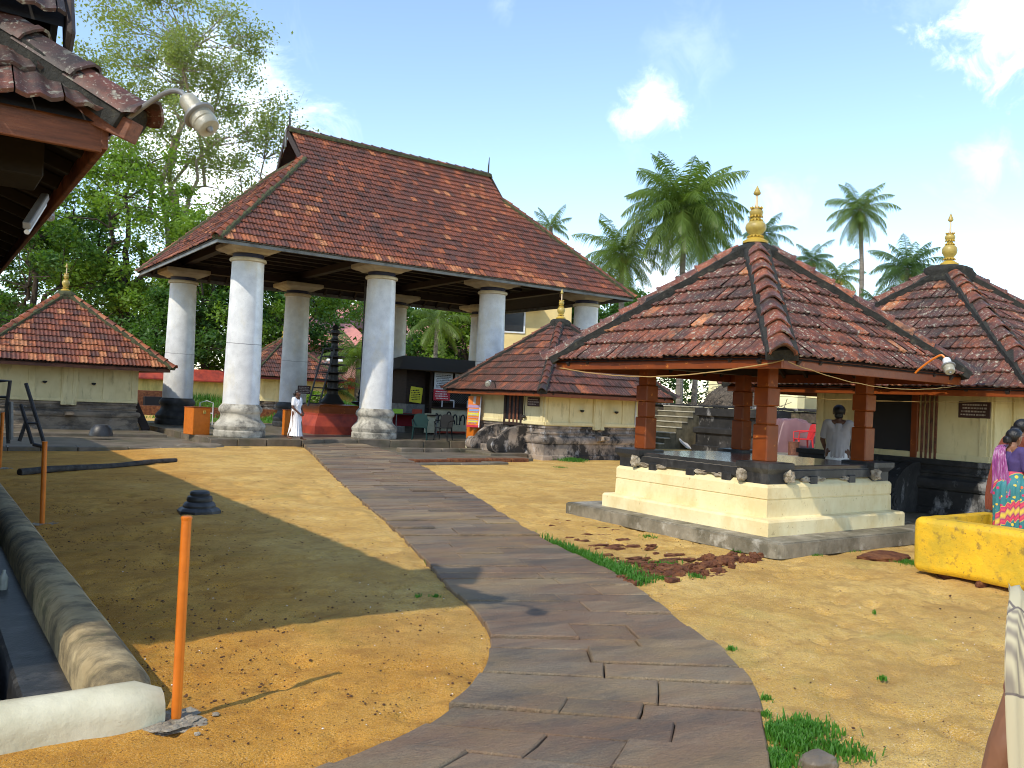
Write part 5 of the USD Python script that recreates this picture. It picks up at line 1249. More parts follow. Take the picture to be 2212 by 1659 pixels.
# ------------------------------------------------------------------ ticket counter, banner, table, chairs
KO = P(905, 938, PZ); kx = np.array([1, 0, 0.0])
T = thing('ticket_counter', 'dark roofed offering counter with black painted lettering behind the right hall columns', 'counter', KO)
k0 = KO + np.array([0.75, 0.4, 0])
def kb(lo, hi, nm, m, **k): return MB().box2(k0 + lo, k0 + np.asarray(hi, float)).build(nm, m, T, smooth=False, **k)
cp = kb((0, 0, 0.12), (4.2, 0.05, 1.02), 'counter_front', 'counter_paint')
kb((0, -0.01, 0.04), (4.2, 0.06, 0.12), 'red_skirting', 'red_paint'); kb((-0.02, -0.12, 1.02), (4.2, 0.4, 1.08), 'counter_top', 'dark_wood')
kb((-0.1, -0.02, 0), (-0.02, 0.1, 2.5), 'corner_post', 'dark_wood'); kb((-0.95, 0.4, 0), (-0.1, 2.4, 1.15), 'side_wall', 'grey_board'); kb((-0.95, 0.45, 1.15), (-0.1, 2.4, 2.5), 'side_boards', 'dark_wood'); kb((-0.1, 1.6, 0), (4.2, 1.7, 2.5), 'back_wall', 'dark_wood')
for x in (0.0, 0.95, 1.9, 2.85): bd = kb((x + 0.05, -0.02, 1.78), (x + 0.9, 0.01, 2.45), 'price_board', 'sign_white'); rows_of_marks(k0 + [x + 0.1, -0.022, 1.84], (1, 0, 0), (0, 0, 1), 0.76, 0.55, 8, int(x * 9) + 3).build('lettering', 'ink', bd, smooth=False)
kb((0, -0.03, 1.72), (4.2, 0.02, 1.77), 'rail_board', 'brown_wood')
mb = MB()
for x in np.arange(0.0, 4.2, 0.085): mb.beam(k0 + [x, 0.02, 1.25], k0 + [x + 0.42, 0.02, 1.70], 0.008, 0.008); mb.beam(k0 + [x + 0.42, 0.03, 1.25], k0 + [x, 0.03, 1.70], 0.008, 0.008)
mb.build('wire_grille', 'grey_metal', T, smooth=False)
for x in (0.45, 1.65, 2.8):
    mb = MB(); pts = [k0 + [x, -.01, 1.08], k0 + [x, -.01, 1.36], k0 + [x + .55, -.01, 1.36], k0 + [x + .55, -.01, 1.08]]
    for a, b in zip(pts[:-1], pts[1:]): mb.beam(a, b, 0.03, 0.05)
    mb.build('window_frame', 'white_plastic', T, smooth=False)
mb = MB(); A_, B_, C_, D_ = k0 + [-1.9, -0.7, 2.48], k0 + [5.0, -0.7, 2.48], k0 + [4.4, 1.4, 3.1], k0 + [-0.6, 1.4, 3.1]; E_, G_ = k0 + [5.0, 3.4, 2.48], k0 + [-1.9, 3.4, 2.48]
for q in ((A_, B_, C_, D_), (E_, G_, D_, C_)): mb.quad(*q)
mb.add([G_, A_, D_], [(0, 1, 2)]); mb.add([B_, E_, C_], [(0, 1, 2)])
mb.build('tin_roof', 'tin_roof', T, smooth=False)
rs = kb((0.02, -0.06, 1.34), (0.78, -0.035, 1.78), 'red_sign', 'sign_red'); rows_of_marks(k0 + [0.07, -0.062, 1.38], (1, 0, 0), (0, 0, 1), 0.66, 0.36, 4, 9).build('lettering', 'white_letters', rs, smooth=False)
ys = MB().box(k0 + [-0.52, 0.40, 1.52], (0.55, 0.02, 0.62), 0.0, rot=np.array([[.99, 0, .1], [0, 1, 0], [-.1, 0, .99]])).build('yellow_sign', 'sign_yellow', T, smooth=False); rows_of_marks(k0 + [-0.74, 0.388, 1.28], (1, 0, .1), (-.1, 0, 1), 0.44, 0.44, 5, 10).build('lettering', 'ink', ys, smooth=False)
# the painted word
def strokes(T, o, s, w, m):
    def arc(cx, cy, rx, ry, a0, a1, n=14): a = np.radians(np.linspace(a0, a1, n)); return [(cx + rx * math.cos(q), cy + ry * math.sin(q)) for q in a]
    g = []
    # va
    g += [(0.0, arc(.16, .22, .14, .2, 150, -200)[:10] + arc(.24, .55, .22, .42, 200, 20) + [(.44, .45), (.42, .15)]), (0.0, arc(.62, .45, .18, .42, 170, 30) + [(.80, .3), (.78, 0.02)])]
    # zhi with vowel sign
    g += [(.92, arc(.16, .3, .15, .28, 100, 440)), (.92, [(.31, .3), (.42, .02), (.55, .1)] + arc(.62, .45, .16, .4, 220, 0)), (.92, [(.78, .4), (.78, .0)]), (.92, arc(.62, .9, .2, .26, 190, -20) + [(.83, .7)])]
    # paa
    g += [(1.95, arc(.12, .22, .11, .2, 140, -60)), (1.95, arc(.26, .5, .2, .42, 210, 20) + [(.46, .4), (.46, .02), (.78, .02), (.78, .85)]), (2.85, arc(.2, .5, .2, .42, 200, 10) + [(.40, .4), (.38, .0)])]
    # tt with a chandrakkala
    g += [(3.4, arc(.30, .66, .24, .24, 60, 270) + arc(.28, .2, .2, .22, 90, -120)), (3.72, arc(.2, 1.08, .1, .12, 180, 360))]
    mb = MB()
    for off, pts in g:
        p = np.array([[o[0] + (off + x) * s, o[1], o[2] + y * s] for x, y in pts]); mb.tube(p, w, 6)
    v, f, _ = mb.data(); v[:, 1] = o[1] + (v[:, 1] - o[1]) * 0.3
    define(T, 'painted_word', v, f, m)


strokes(cp, k0 + [0.12, -0.006, 0.38], 0.44, 0.03, 'ink')
# banner on its orange box
BB = P(1021, 968, 0.1)
T = thing('donation_box', 'orange box with padlock and pale foot below the printed banner', 'donation box', BB)
MB().box(BB + [0, 0, 0.12], (0.36, 0.36, 0.24), 0.2).build('foot', 'counter_paint', T, smooth=False); MB().box(BB + [0, 0, 0.52], (0.34, 0.34, 0.56), 0.2).build('box', 'orange_pole', T, smooth=False)
q = BB + [-0.06, -0.2, 0.66]; MB().box(q, (.08, .05, .06)).tube([q + [-.025, 0, .03], q + [-.02, 0, .07], q + [.02, 0, .07], q + [.025, 0, .03]], .008, 6).build('padlock', 'gold_paint', T)
vb = np.array([math.cos(YAW + .12), -math.sin(YAW + .12), 0]); ub = np.array([0.045, 0, 1.0])
T = thing('printed_banner', 'orange printed banner with bands of illegible lettering beside the middle shrine', 'banner', BB + [0, 0, .8])
o = AT(1007, 922, float((BB - CAM) @ FW) - 0.25)
nb_ = np.cross(vb, ub)
bw, bh = 0.42, 1.05
def bq(x0, x1, y0, y1, dpt, m, nm, par=None):
    mb = MB(); mb.box(o + vb * (x0 + x1) / 2 * bw + ub * (y0 + y1) / 2 * bh + nb_ * dpt, ((x1 - x0) * bw, (y1 - y0) * bh, 0.008), b=0.001, rot=np.stack([vb, ub / np.linalg.norm(ub), nb_], 1)); return mb.build(nm, m, par or T, smooth=False)
bn = bq(0, 1, 0, 1, 0, 'sign_orange', 'cloth')
bq(0.97, 1.06, 0, 1, 0.006, 'sign_white', 'white_edge', bn); bq(1.06, 1.1, .1, 1, 0.006, 'navy', 'dark_edge', bn)
bq(0, 0.98, 0, 0.07, 0.007, 'sign_red', 'red_band', bn); bq(0.1, .9, .16, .24, .007, 'sign_yellow', 'yellow_band', bn); bq(0.06, .95, .37, .47, .007, 'sign_yellow', 'yellow_band', bn)
bq(.04, .96, .63, .72, .007, 'lilac', 'lilac_band', bn); bq(.12, .92, .52, .59, .007, 'sign_blue', 'blue_band', bn); bq(.42, .62, .76, 1.0, .007, 'lamp_white', 'picture_panel', bn)
rows_of_marks(o + vb * 0.05 * bw + ub * .1 * bh + nb_ * .012, vb, ub, bw * .85, bh * .52, 6, 12, fill=.4).build('lettering', 'lilac', bn, smooth=False)


def plastic_chair(c, rz, m, label, s=1.0, seat_h=0.43):
    T = thing('plastic_chair', label, 'chair', c, None); c = np.asarray(c, float); Rz = rotz(rz)
    W = lambda p: c + Rz @ (np.asarray(p, float) * s)
    for sx in (-1, 1):
        for sy in (-1, 1): MB().tube([W((sx * .25, sy * .23, 0)), W((sx * .21, sy * .19, seat_h))], [.018 * s, .028 * s], 8).build('leg', m, T)
    mb = MB(); mb.box(W((0, 0, seat_h)), (.46 * s, .44 * s, .035 * s), rz, .012); mb.build('seat', m, T, smooth=False)
    bk = [(-.23, .21, seat_h), (.23, .21, seat_h), (.25, .27, seat_h + .25), (.21, .30, seat_h + .40), (.1, .315, seat_h + .45), (-.1, .315, seat_h + .45), (-.21, .30, seat_h + .40), (-.25, .27, seat_h + .25)]
    mb = MB(); v = np.array([W(p) for p in bk]); nrm = Rz @ np.array([0, -.035 * s, 0.004])
    m8 = len(v); V = np.vstack([v, v + nrm]); f = [(0, i, i + 1) for i in range(1, m8 - 1)] + [(m8, m8 + i + 1, m8 + i) for i in range(1, m8 - 1)] + [t for i in range(m8) for t in ((i, m8 + i, m8 + (i + 1) % m8), (i, m8 + (i + 1) % m8, (i + 1) % m8))]
    mb.add(V, f); mb.build('backrest', m, T, smooth=False)
    for sx in (-1, 1): MB().tube([W((sx * .25, .26, seat_h + .24)), W((sx * .27, .05, seat_h + .24)), W((sx * .26, -.2, seat_h + .20)), W((sx * .23, -.21, seat_h))], .018 * s, 8).build('armrest', m, T)


plastic_chair(P(906, 950, PZ), 2.6 + math.pi, 'green_plastic', 'dark green plastic chair at the red-covered table')
plastic_chair(P(957, 951, PZ), 2.2 + math.pi, 'black_plastic', 'black plastic chair in front of the painted lettering', 1.0)
c = P(872, 938, PZ)
T = thing('table', 'long table with dark red cloth between the hall columns', 'table', c)
MB().box(c + [0, 0.1, .76], (2.6, .8, .05)).build('tabletop', 'dark_wood', T, smooth=False)
for sx in (-1.25, 1.25):
    for sy in (-.3, .45): MB().tube([c + [sx, sy, 0], c + [sx, sy, .75]], .022, 8).build('leg', 'grey_metal', T)
MB().tube([c + [-1.2, -.3, .3], c + [-.3, -.3, .3]], .02, 6).build('rail', 'grey_metal', T); MB().tube([c + [-.5, -.3, 0], c + [-.5, -.3, .75]], .02, 6).build('leg', 'grey_metal', T)
MB().box(c + [0.0, .3, .55], (2.7, .03, .5)).build('table_cloth', 'red_cloth', T, smooth=False)
MB().box(c + [1.0, -.2, .45], (.5, .04, .75), .1).build('front_panel', 'counter_paint', T, smooth=False)
MB().box(c + [-0.35, -.1, .86], (.42, .03, .2)).build('lime_card', 'lime_paper', smooth=False, label='lime green card standing on the red table', cat='card')
MB().box(c + [.45, -.15, .86], (.45, .03, .22), .1).build('printed_card', 'red_paint', smooth=False, label='red printed packet on the right end of the table', cat='packet')

# ------------------------------------------------------------------ yellow tank
def tank():
    x0, x1, y0, y1, h = 9.58, 11.2, 2.3, 5.32, 0.66
    T = thing('stone_tank', 'yellow painted stone trough with black stains at the right edge', 'trough', ((x0 + x1) / 2, (y0 + y1) / 2, 0))
    sph = trimesh.creation.icosphere(subdivisions=2, radius=0.085)
    pts = np.vstack([np.array(sph.vertices) + [x, y, z] for x in (x0 + .085, x1 - .085) for y in (y0 + .085, y1 - .085) for z in (0.115, h - .085)])
    out = m3.Manifold.hull_points(pts)
    s2 = np.array(trimesh.creation.icosphere(subdivisions=2, radius=0.07).vertices); w = 0.24
    ip = np.vstack([s2 + [x, y, z] for x in (x0 + w + .07, x1 - w - .07) for y in (y0 + w + .07, y1 - w - .07) for z in (0.32, 1.2)])
    body = out - m3.Manifold.hull_points(ip)
    body = body.refine_to_length(0.12); q = body.to_mesh(); v, f = np.array(q.vert_properties[:, :3], float), q.tri_verts
    dsp = (meshkit.fbm(v * 2.3, 3, 3) - 0.5)[:, None] * 0.03; v = v + dsp * np.array([1, 1, 0.6])
    define(T, 'trough', v, f, 'yellow_tank', smooth=45)


tank()
MB().box2((9.75, 2.6, -0.1), (11.0, 5.1, 0.045)).build('rubble_bed', 'laterite', smooth=False, label='dark rubble bed under the yellow trough', cat='rubble')
# ------------------------------------------------------------------ terrace, stairs and what stands there
TX, TZ, GZ = 23.6, 1.86, 0.34
TR = thing('terrace', None, None, (0, 0, 0), kind='structure')
MB().box2((TX + 0.3, 6, -0.2), (60, 32, TZ - 0.03), 0.02).build('terrace_ground', 'wet_stone', TR, smooth=False)
rng = random.Random(6); z = GZ - 0.1
while z < TZ - 0.02:
    hgt = min(rng.uniform(0.24, 0.36), TZ - z); y = 8.0
    if TZ - z - hgt < 0.1: hgt = TZ - z
    while y < 31:
        l = rng.uniform(0.5, 1.1); MB().box((TX + 0.15 + rng.gauss(0, 0.015), y + l / 2, z + hgt / 2), (0.35, l - 0.02, hgt - 0.015), b=0.025).build('wall_stone', 'rough_wall', TR, smooth=False); y += l
    z += hgt
MB().box2((TX - 0.1, 8, TZ), (TX + 0.5, 31, TZ + 0.09), 0.02).build('coping', 'black_stone', TR, smooth=False)
ST = thing('stone_stairs', 'mossy stone stairs climbing to the terrace behind the pavilion', 'stairs', (22.6, 21.8, GZ))
ns = 8; sy0, sy1 = 21.1, 22.9
for k in range(ns):
    h = (TZ + 0.02 - GZ) * (k + 1) / ns; x0 = TX - 0.05 - (ns - k) * 0.28
    sp_ = MB().box2((x0 + .03, sy0 + .02, GZ - 0.1), (x0 + 0.31 if k < ns - 1 else TX, sy1 - .02, GZ + h - .045), 0.01).build('step', 'step_riser', ST, smooth=False); MB().box2((x0, sy0, GZ + h - .045), (x0 + 0.31 if k < ns - 1 else TX, sy1, GZ + h), 0.015).build('tread', 'sunlit_tread', sp_, smooth=False)
# old stone plinth beside the stairs, with a brush heap on the terrace
OB = thing('old_altar_plinth', 'dark ruined moulded stone plinth to the right of the stairs', 'plinth', (22.9, 19.0, GZ))
MB().sq([(0, GZ - .1), (0, GZ + .2), (.1, GZ + .22), (.1, GZ + .6), (.02, GZ + .65), (.02, GZ + .8), (.16, GZ + .85), (.16, GZ + 1.2), (.05, GZ + 1.24), (.05, GZ + 1.5)], (23.0, 18.8, 0), 0.9, 1.5).build('plinth', 'black_stone', OB, smooth=20)
mb = MB(); rng = random.Random(5); hc = np.array([24.9, 20.8, TZ + .05])
for k in range(420):
    a = rng.uniform(0, 6.3); r = abs(rng.gauss(0, 0.6)); z = max(0.03, (1.15 - r * 0.75)) * rng.random(); c = hc + [r * math.cos(a) * 0.9, r * math.sin(a) * 1.35, z]; d = np.array([rng.gauss(0, .5), rng.gauss(0, .5), rng.gauss(-.1, .25)]); mb.tube([c - d * .5, c + [rng.gauss(0, .05), 0, .05], c + d * .5], 0.013, 3, False)
mb.lathe([(1.05, 0), (.85, .45), (.4, .85), (.05, 1.0)], hc, 14, sy=1.3)
mb.build('brush_heap', 'brush', label='dark heap of dry branches on the terrace behind the pavilion posts', cat='brush heap', smooth=False)
# terrace buildings: gate piers, cream hall with grilles
YB = thing('cream_building', 'bright cream temple office with orange doors behind the terrace', 'building', (34, 18, TZ))
xb = 32.0
MB().box2((xb, 12.5, TZ - .2), (xb + 6, 24.2, 6.0)).build('wall', 'bright_cream', YB, smooth=False)
for y in (13.6, 15.6, 17.4, 19.6, 21.6):
    d_ = MB().box2((xb - 0.06, y - .45, TZ), (xb - .01, y + .45, TZ + 2.2)).build('door', 'gate_wood', YB, smooth=False)
    mb = MB()
    for q in np.linspace(-.7, -.45, 3): mb.beam((xb - .12, y + q, TZ), (xb - .12, y + q, TZ + 2.2), .02, .02)
    for z in np.linspace(.2, 2.1, 6):
        a = np.linspace(0, 2 * np.pi, 11); mb.tube(np.stack([np.full(11, xb - .12), y - .58 + .12 * np.cos(a), TZ + z + .14 * np.sin(a)], -1), .012, 4, False)
    mb.build('grille', 'iron', YB, smooth=False)
MB().box2((xb - 1.6, 12, 5.0), (xb + 6.2, 24.6, 5.2)).build('porch_roof', 'house_yellow', YB, smooth=False)
for y in (14.5, 18.5, 22.6): MB().box2((xb - 1.4, y - .12, TZ), (xb - 1.15, y + .12, 5.0)).build('porch_pillar', 'bright_cream', YB, smooth=False)
for k, (y, w, lab) in enumerate(((26.2, .55, 'cream gate pier with a red cap, left of the three on the terrace'), (24.3, .55, 'cream gate pier with a red cap, middle one of the three on the terrace'), (22.2, 1.1, 'broad cream gate pier with a red cap nearest the office building'))):
    T = thing('gate_pier', lab, 'gate pier', (30.0, y, TZ))
    MB().box2((29.8, y - w / 2, TZ - .1), (30.3, y + w / 2, 4.0)).build('pier', 'bright_cream', T, smooth=False)
    MB().box2((29.74, y - w / 2 - .06, 4.0), (30.36, y + w / 2 + .06, 4.16)).build('cap', 'red_paint', T, smooth=False)
for y0, y1, lab in ((24.65, 25.9, 'wrought iron gate leaf between left and middle gate piers'), (22.8, 24.0, 'wrought iron gate leaf between middle and broad gate piers')):
    T = thing('iron_gate', lab, 'gate', (30.05, y0, TZ)); mb = MB()
    for z in (TZ + .1, TZ + 1.0, TZ + 2.0): mb.beam((30.05, y0, z), (30.05, y1, z), .03, .03)
    mb.build('rail', 'iron', T, smooth=False); mb = MB()
    for y in np.linspace(y0 + .05, y1 - .05, 7): mb.beam((30.05, y, TZ + .1), (30.05, y, TZ + 2.1), .022, .022)
    mb.build('bars', 'iron', T, smooth=False)
MB().box2((38.0, 24.3, 0), (39, 31, 4.2)).build('side_wall', 'yellow_wall', smooth=False, label='yellow wall behind the iron gates on the terrace', cat='wall')
# tarpaulin, chairs, can and plate seen under the pavilion roof
GZB = 0.34
MB().box2((19.3, 12.5, -.1), (23.4, 16.4, 0.62), .03).build('low_platform', 'concrete', smooth=False, label='low mossy concrete platform carrying the red chair behind the pavilion', cat='platform')
tp = AT(1712, 960, 25.5)
def draped(c, w, h, d, seed, mat_, label, rz=0.0):
    n = 26; g = np.linspace(-1, 1, n); X, Y = np.meshgrid(g, g, indexing='ij'); rr = np.maximum(np.abs(X), np.abs(Y))
    z = h * (1 - np.clip((rr - 0.55) / 0.45, 0, 1) ** 1.4) + (meshkit.fbm(np.stack([X * 2.5, Y * 2.5, 0 * X + seed], -1), 3, seed) - .5) * .28 * h
    z = np.maximum(z, 0.0); P3 = np.stack([X * w / 2, Y * d / 2, z], -1).reshape(-1, 3) @ rotz(rz).T + c
    i, j = np.meshgrid(np.arange(n - 1), np.arange(n - 1), indexing='ij'); a = (i * n + j).ravel(); f = np.vstack([np.stack([a, a + n, a + n + 1], 1), np.stack([a, a + n + 1, a + 1], 1)])
    return define('/World', 'tarpaulin', P3, f, mat_, smooth=True, label=label, cat='tarpaulin')


draped(np.array([tp[0], tp[1], 0.6]), 1.4, 0.98, 1.1, 3, 'tarp_maroon', 'maroon tarpaulin draped over a heap left of the red plastic chair', -.6)
cc = AT(1735, 953, 24.6); plastic_chair(np.array([cc[0], cc[1], .62]), -2.2, 'red_plastic', 'bright red plastic chair seen under the pavilion roof')
cc = AT(1766, 953, 25.6); plastic_chair(np.array([cc[0], cc[1], .62]), -1.9, 'blue_plastic', 'blue grey plastic chair right of the red chair')
cc = AT(1715, 955, 23.6); MB().lathe([(.15, 0), (.15, .36), (.16, .38), (.13, .38)], (cc[0], cc[1], .62), 18).build('metal_can', 'brown_wood', label='brown metal can standing left of the red chair', cat='can')
c = P(1478, 966, GZ + .06); mb = MB(); mb.lathe([(.02, -.02), (.26, 0), (.29, .05), (.25, .06), (.05, .03)], (0, 0, 0), 20); v, f, _ = mb.data()
define('/World', 'plate', v @ trimesh.transformations.euler_matrix(.7, .2, .3)[:3, :3].T + c + [0, 0, .1], f, 'white_plastic', smooth=40, label='white round lid lying on the ground at the foot of the stairs', cat='lid')
ta, tb_ = AT(1768, 862, 21.5), AT(1772, 955, 21.0)
mb = MB(); q = [ta, ta + [0.35, -.45, .02], tb_ + [.3, -.4, 0], tb_]; mb.quad(*q)
T = thing('awning', 'white and blue awning sheet hanging left of the person in the pale shirt', 'awning', tb_); mb.build('sheet', 'tarp_blue', T, smooth=False); MB().tube([ta, tb_], .02, 6).build('edge_pole', 'white_plastic', T)

# ------------------------------------------------------------------ far walls and houses
WB = thing('compound_wall', 'long yellow compound wall with red sloping coping behind the hall', 'wall', (10, 48, 0))
for k, x in enumerate(np.arange(-24, 40, 4.0)):
    MB().box2((x + .01, 48, -.2), (x + 3.99, 48.35, 2.05)).build('wall_panel', 'yellow_wall', WB, smooth=False)
    MB().extrude([(-.38, 2.05), (.72, 2.05), (.72, 2.12), (.17, 2.72), (-.38, 2.12)], (x + .005, 48, 0), (0, 1, 0), (0, 0, 1), 3.99).build('coping', 'red_paint', WB, smooth=False)
MB().box2((2, 44.2, 0), (22, 44.6, .72)).build('low_wall', 'laterite', smooth=False, label='low brown laterite wall in front of the far compound wall', cat='wall')
T = thing('brick_hearth', 'dark red brick box beside the left white column', 'hearth', AT(335, 872, 44)); q = AT(340, 878, 44); q[2] = .9
MB().box(q + [0, 0, 0], (2.4, 1.2, 1.1), .1).build('hearth', 'laterite', T, smooth=False); MB().box(q + [-.2, -.7, -.1], (1.3, .3, .7), .1).build('opening', 'ink', T, smooth=False)
MB().box(P(298, 905, .3) + [0, 6, .35], (1.0, .8, .8)).build('yellow_block', 'yellow_wall', smooth=False, label='small yellow block behind the leaning plank', cat='block')


def mound(c, rx, ry, h, n, seed, label, hg=0.35):
    rng = np.random.default_rng(seed); pts = []
    for _ in range(n):
        a, r = rng.uniform(0, 6.3), math.sqrt(rng.random()); pts.append((c[0] + rx * r * math.cos(a), c[1] + ry * r * math.sin(a), max(0.0, h * (1 - r ** 2))))
    grass('far_grass', pts, hg, label, seed + 1)
    mb = MB(); mb.lathe([(1, -.1), (.8, h * .3), (.5, h * .7), (.1, h * .95)], (c[0], c[1], 0), 20, sx=rx, sy=ry); mb.build('grassy_mound', 'leaf_mid', kind='structure')


mound(AT(415, 862, 46)[:2], 7.5, 1.2, 1.1, 3500, 31, 'green grass along the far compound wall left of the front column')
mound(AT(745, 875, 44)[:2], 4.5, 1.4, 1.1, 3500, 33, 'green grass and weeds behind the lamp tower')
mound(AT(480, 900, 40)[:2], 6, .8, .35, 1500, 35, 'low grass strip on the sand behind the donation box', .2)


def house(name, label, c, w, d, h, roof, wallm, roofm, rz=0.0, wins=()):
    T = thing(name, label, 'house', c); c = np.asarray(c, float); Rz = rotz(rz); L = lambda p: c + Rz @ np.asarray(p, float)
    MB().box(c + [0, 0, h / 2], (w, d, h), rz, .02).build('wall', wallm, T, smooth=False)
    if roof > 0:
        e = .6; q = [L((-w / 2 - e, -d / 2 - e, h)), L((w / 2 + e, -d / 2 - e, h)), L((w / 2 + e, d / 2 + e, h)), L((-w / 2 - e, d / 2 + e, h))]; r = [L((-w / 4, 0, h + roof)), L((w / 4, 0, h + roof))]
        mb = MB(); mb.quad(q[0], q[1], r[1], r[0]); mb.quad(q[2], q[3], r[0], r[1]); mb.add([q[3], q[0], r[0]], [(0, 1, 2)]); mb.add([q[1], q[2], r[1]], [(0, 1, 2)]); mb.quad(*q[::-1]); mb.build('roof', roofm, T, smooth=False)
    for (x, z, ww_, hh) in wins:
        f = MB().box(L((x, -d / 2 - .03, z)), (ww_ + .2, .08, hh + .2), rz).build('window_frame', 'sign_white', T, smooth=False)
        MB().box(L((x, -d / 2 - .08, z)), (ww_, .03, hh), rz).build('pane', 'window_dark', f, smooth=False)
    return T


def base_at(x, y, w, z=0): q = AT(x, y, w); return np.array([q[0], q[1], z])


house('pink_house', 'pink house with a pale red roof seen left of the lamp tower', base_at(705, 800, 66), 7, 7, 5.2, 2.0, 'pink_house', 'pink_tile', -.5, ((1.6, 4.1, 1.6, 1.1), (-1.6, 4.1, 1.2, 1.1)))
house('pink_house', 'taller pink roofed house half hidden behind the palm right of the lamp tower', base_at(770, 780, 80), 9, 8, 7.6, 2.6, 'pink_house', 'pink_tile', -.6, ((0, 6, 1.6, 1.2),))
house('pink_house', 'pink house glimpsed through the dark trees between the middle columns', base_at(925, 740, 70), 8, 6, 8.0, 0, 'pink_house', 'pink_tile', -.55, ((-1.5, 6, 1.4, 1.2), (1.5, 6, 1.4, 1.2)))
MB().box(base_at(760, 812, 54) + [0, 0, 1.9], (7, .3, 3.8), -.4).build('pale_pink_wall', 'pink_house', smooth=False, label='pale pink wall rising behind the red coping right of the lamp tower', cat='wall')
YH = base_at(1128, 740, 52)
T = house('yellow_building', 'yellow two storey house behind the right end of the hall', YH, 5.2, 6, 8.4, 0, 'house_yellow', 'pink_tile', -.55, ((-.8, 6.4, 1.2, 1.2),))
MB().box(YH + rotz(-.55) @ np.array([-1.2, -3.4, 7.3]), (4, 1.0, .15), -.55).build('sunshade', 'house_yellow', T, smooth=False); MB().box(YH + [0, 0, 8.5], (5.6, 6.4, .3), -.55).build('parapet', 'house_yellow', T, smooth=False)
SL = base_at(682, 870, 47)
T = thing('street_light', 'white street light arm in front of the pink house', 'street light', SL); q = AT(690, 790, 47)
MB().tube([SL, [SL[0], SL[1], q[2] - .2], q, q + [.5, 0, .25]], .045, 8).build('post', 'grey_metal', T); MB().box(q + [.85, -.1, .35], (.9, .25, .14), -.3, .04).build('lamp_head', 'white_plastic', T, smooth=False)

# ------------------------------------------------------------------ trees
def leaves_mesh(cent, n, sr, size, rng, flat=0.5, droop=0.0, aspect=0.55):
    """n leaf rhombs spread about the cluster centres (k x 4: x, y, z, radius)."""
    cent = np.asarray(cent, float); k = rng.integers(0, len(cent), n); p = cent[k, :3] + rng.normal(0, 1, (n, 3)) * (cent[k, 3:4] * sr) * np.array([1, 1, 0.8])
    nrm = rng.normal(0, 1, (n, 3)); nrm[:, 2] = np.abs(nrm[:, 2]) + flat; nrm /= np.linalg.norm(nrm, axis=1, keepdims=True)
    a = np.cross(nrm, rng.normal(0, 1, (n, 3))); a /= np.linalg.norm(a, axis=1, keepdims=True); b = np.cross(nrm, a)
    s = (size * rng.uniform(0.6, 1.35, n))[:, None]
    V = np.stack([p - a * s / 2, p + b * s * aspect / 2 - nrm * s * .06, p + a * s / 2 - np.array([0, 0, 1]) * s * droop, p - b * s * aspect / 2 - nrm * s * .06], 1).reshape(-1, 3)
    i = np.arange(n) * 4; f = np.vstack([np.stack([i, i + 1, i + 2], 1), np.stack([i, i + 2, i + 3], 1)])
    return V, f


def limb(mb, a, b, r0, r1, rng, bend=0.12, n=6, sides=7):
    a, b = np.asarray(a, float), np.asarray(b, float); t = np.linspace(0, 1, n)[:, None]; L = np.linalg.norm(b - a); off = rng.normal(0, 1, (n, 3)) * bend * L * (np.sin(np.pi * t) * 0.5); off[0] = off[-1] = 0
    p = a + (b - a) * t + off + np.array([0, 0, 0.12 * L]) * np.sin(np.pi * t) * .5
    mb.tube(p, (r0 + (r1 - r0) * t[:, 0]), sides, False); return p


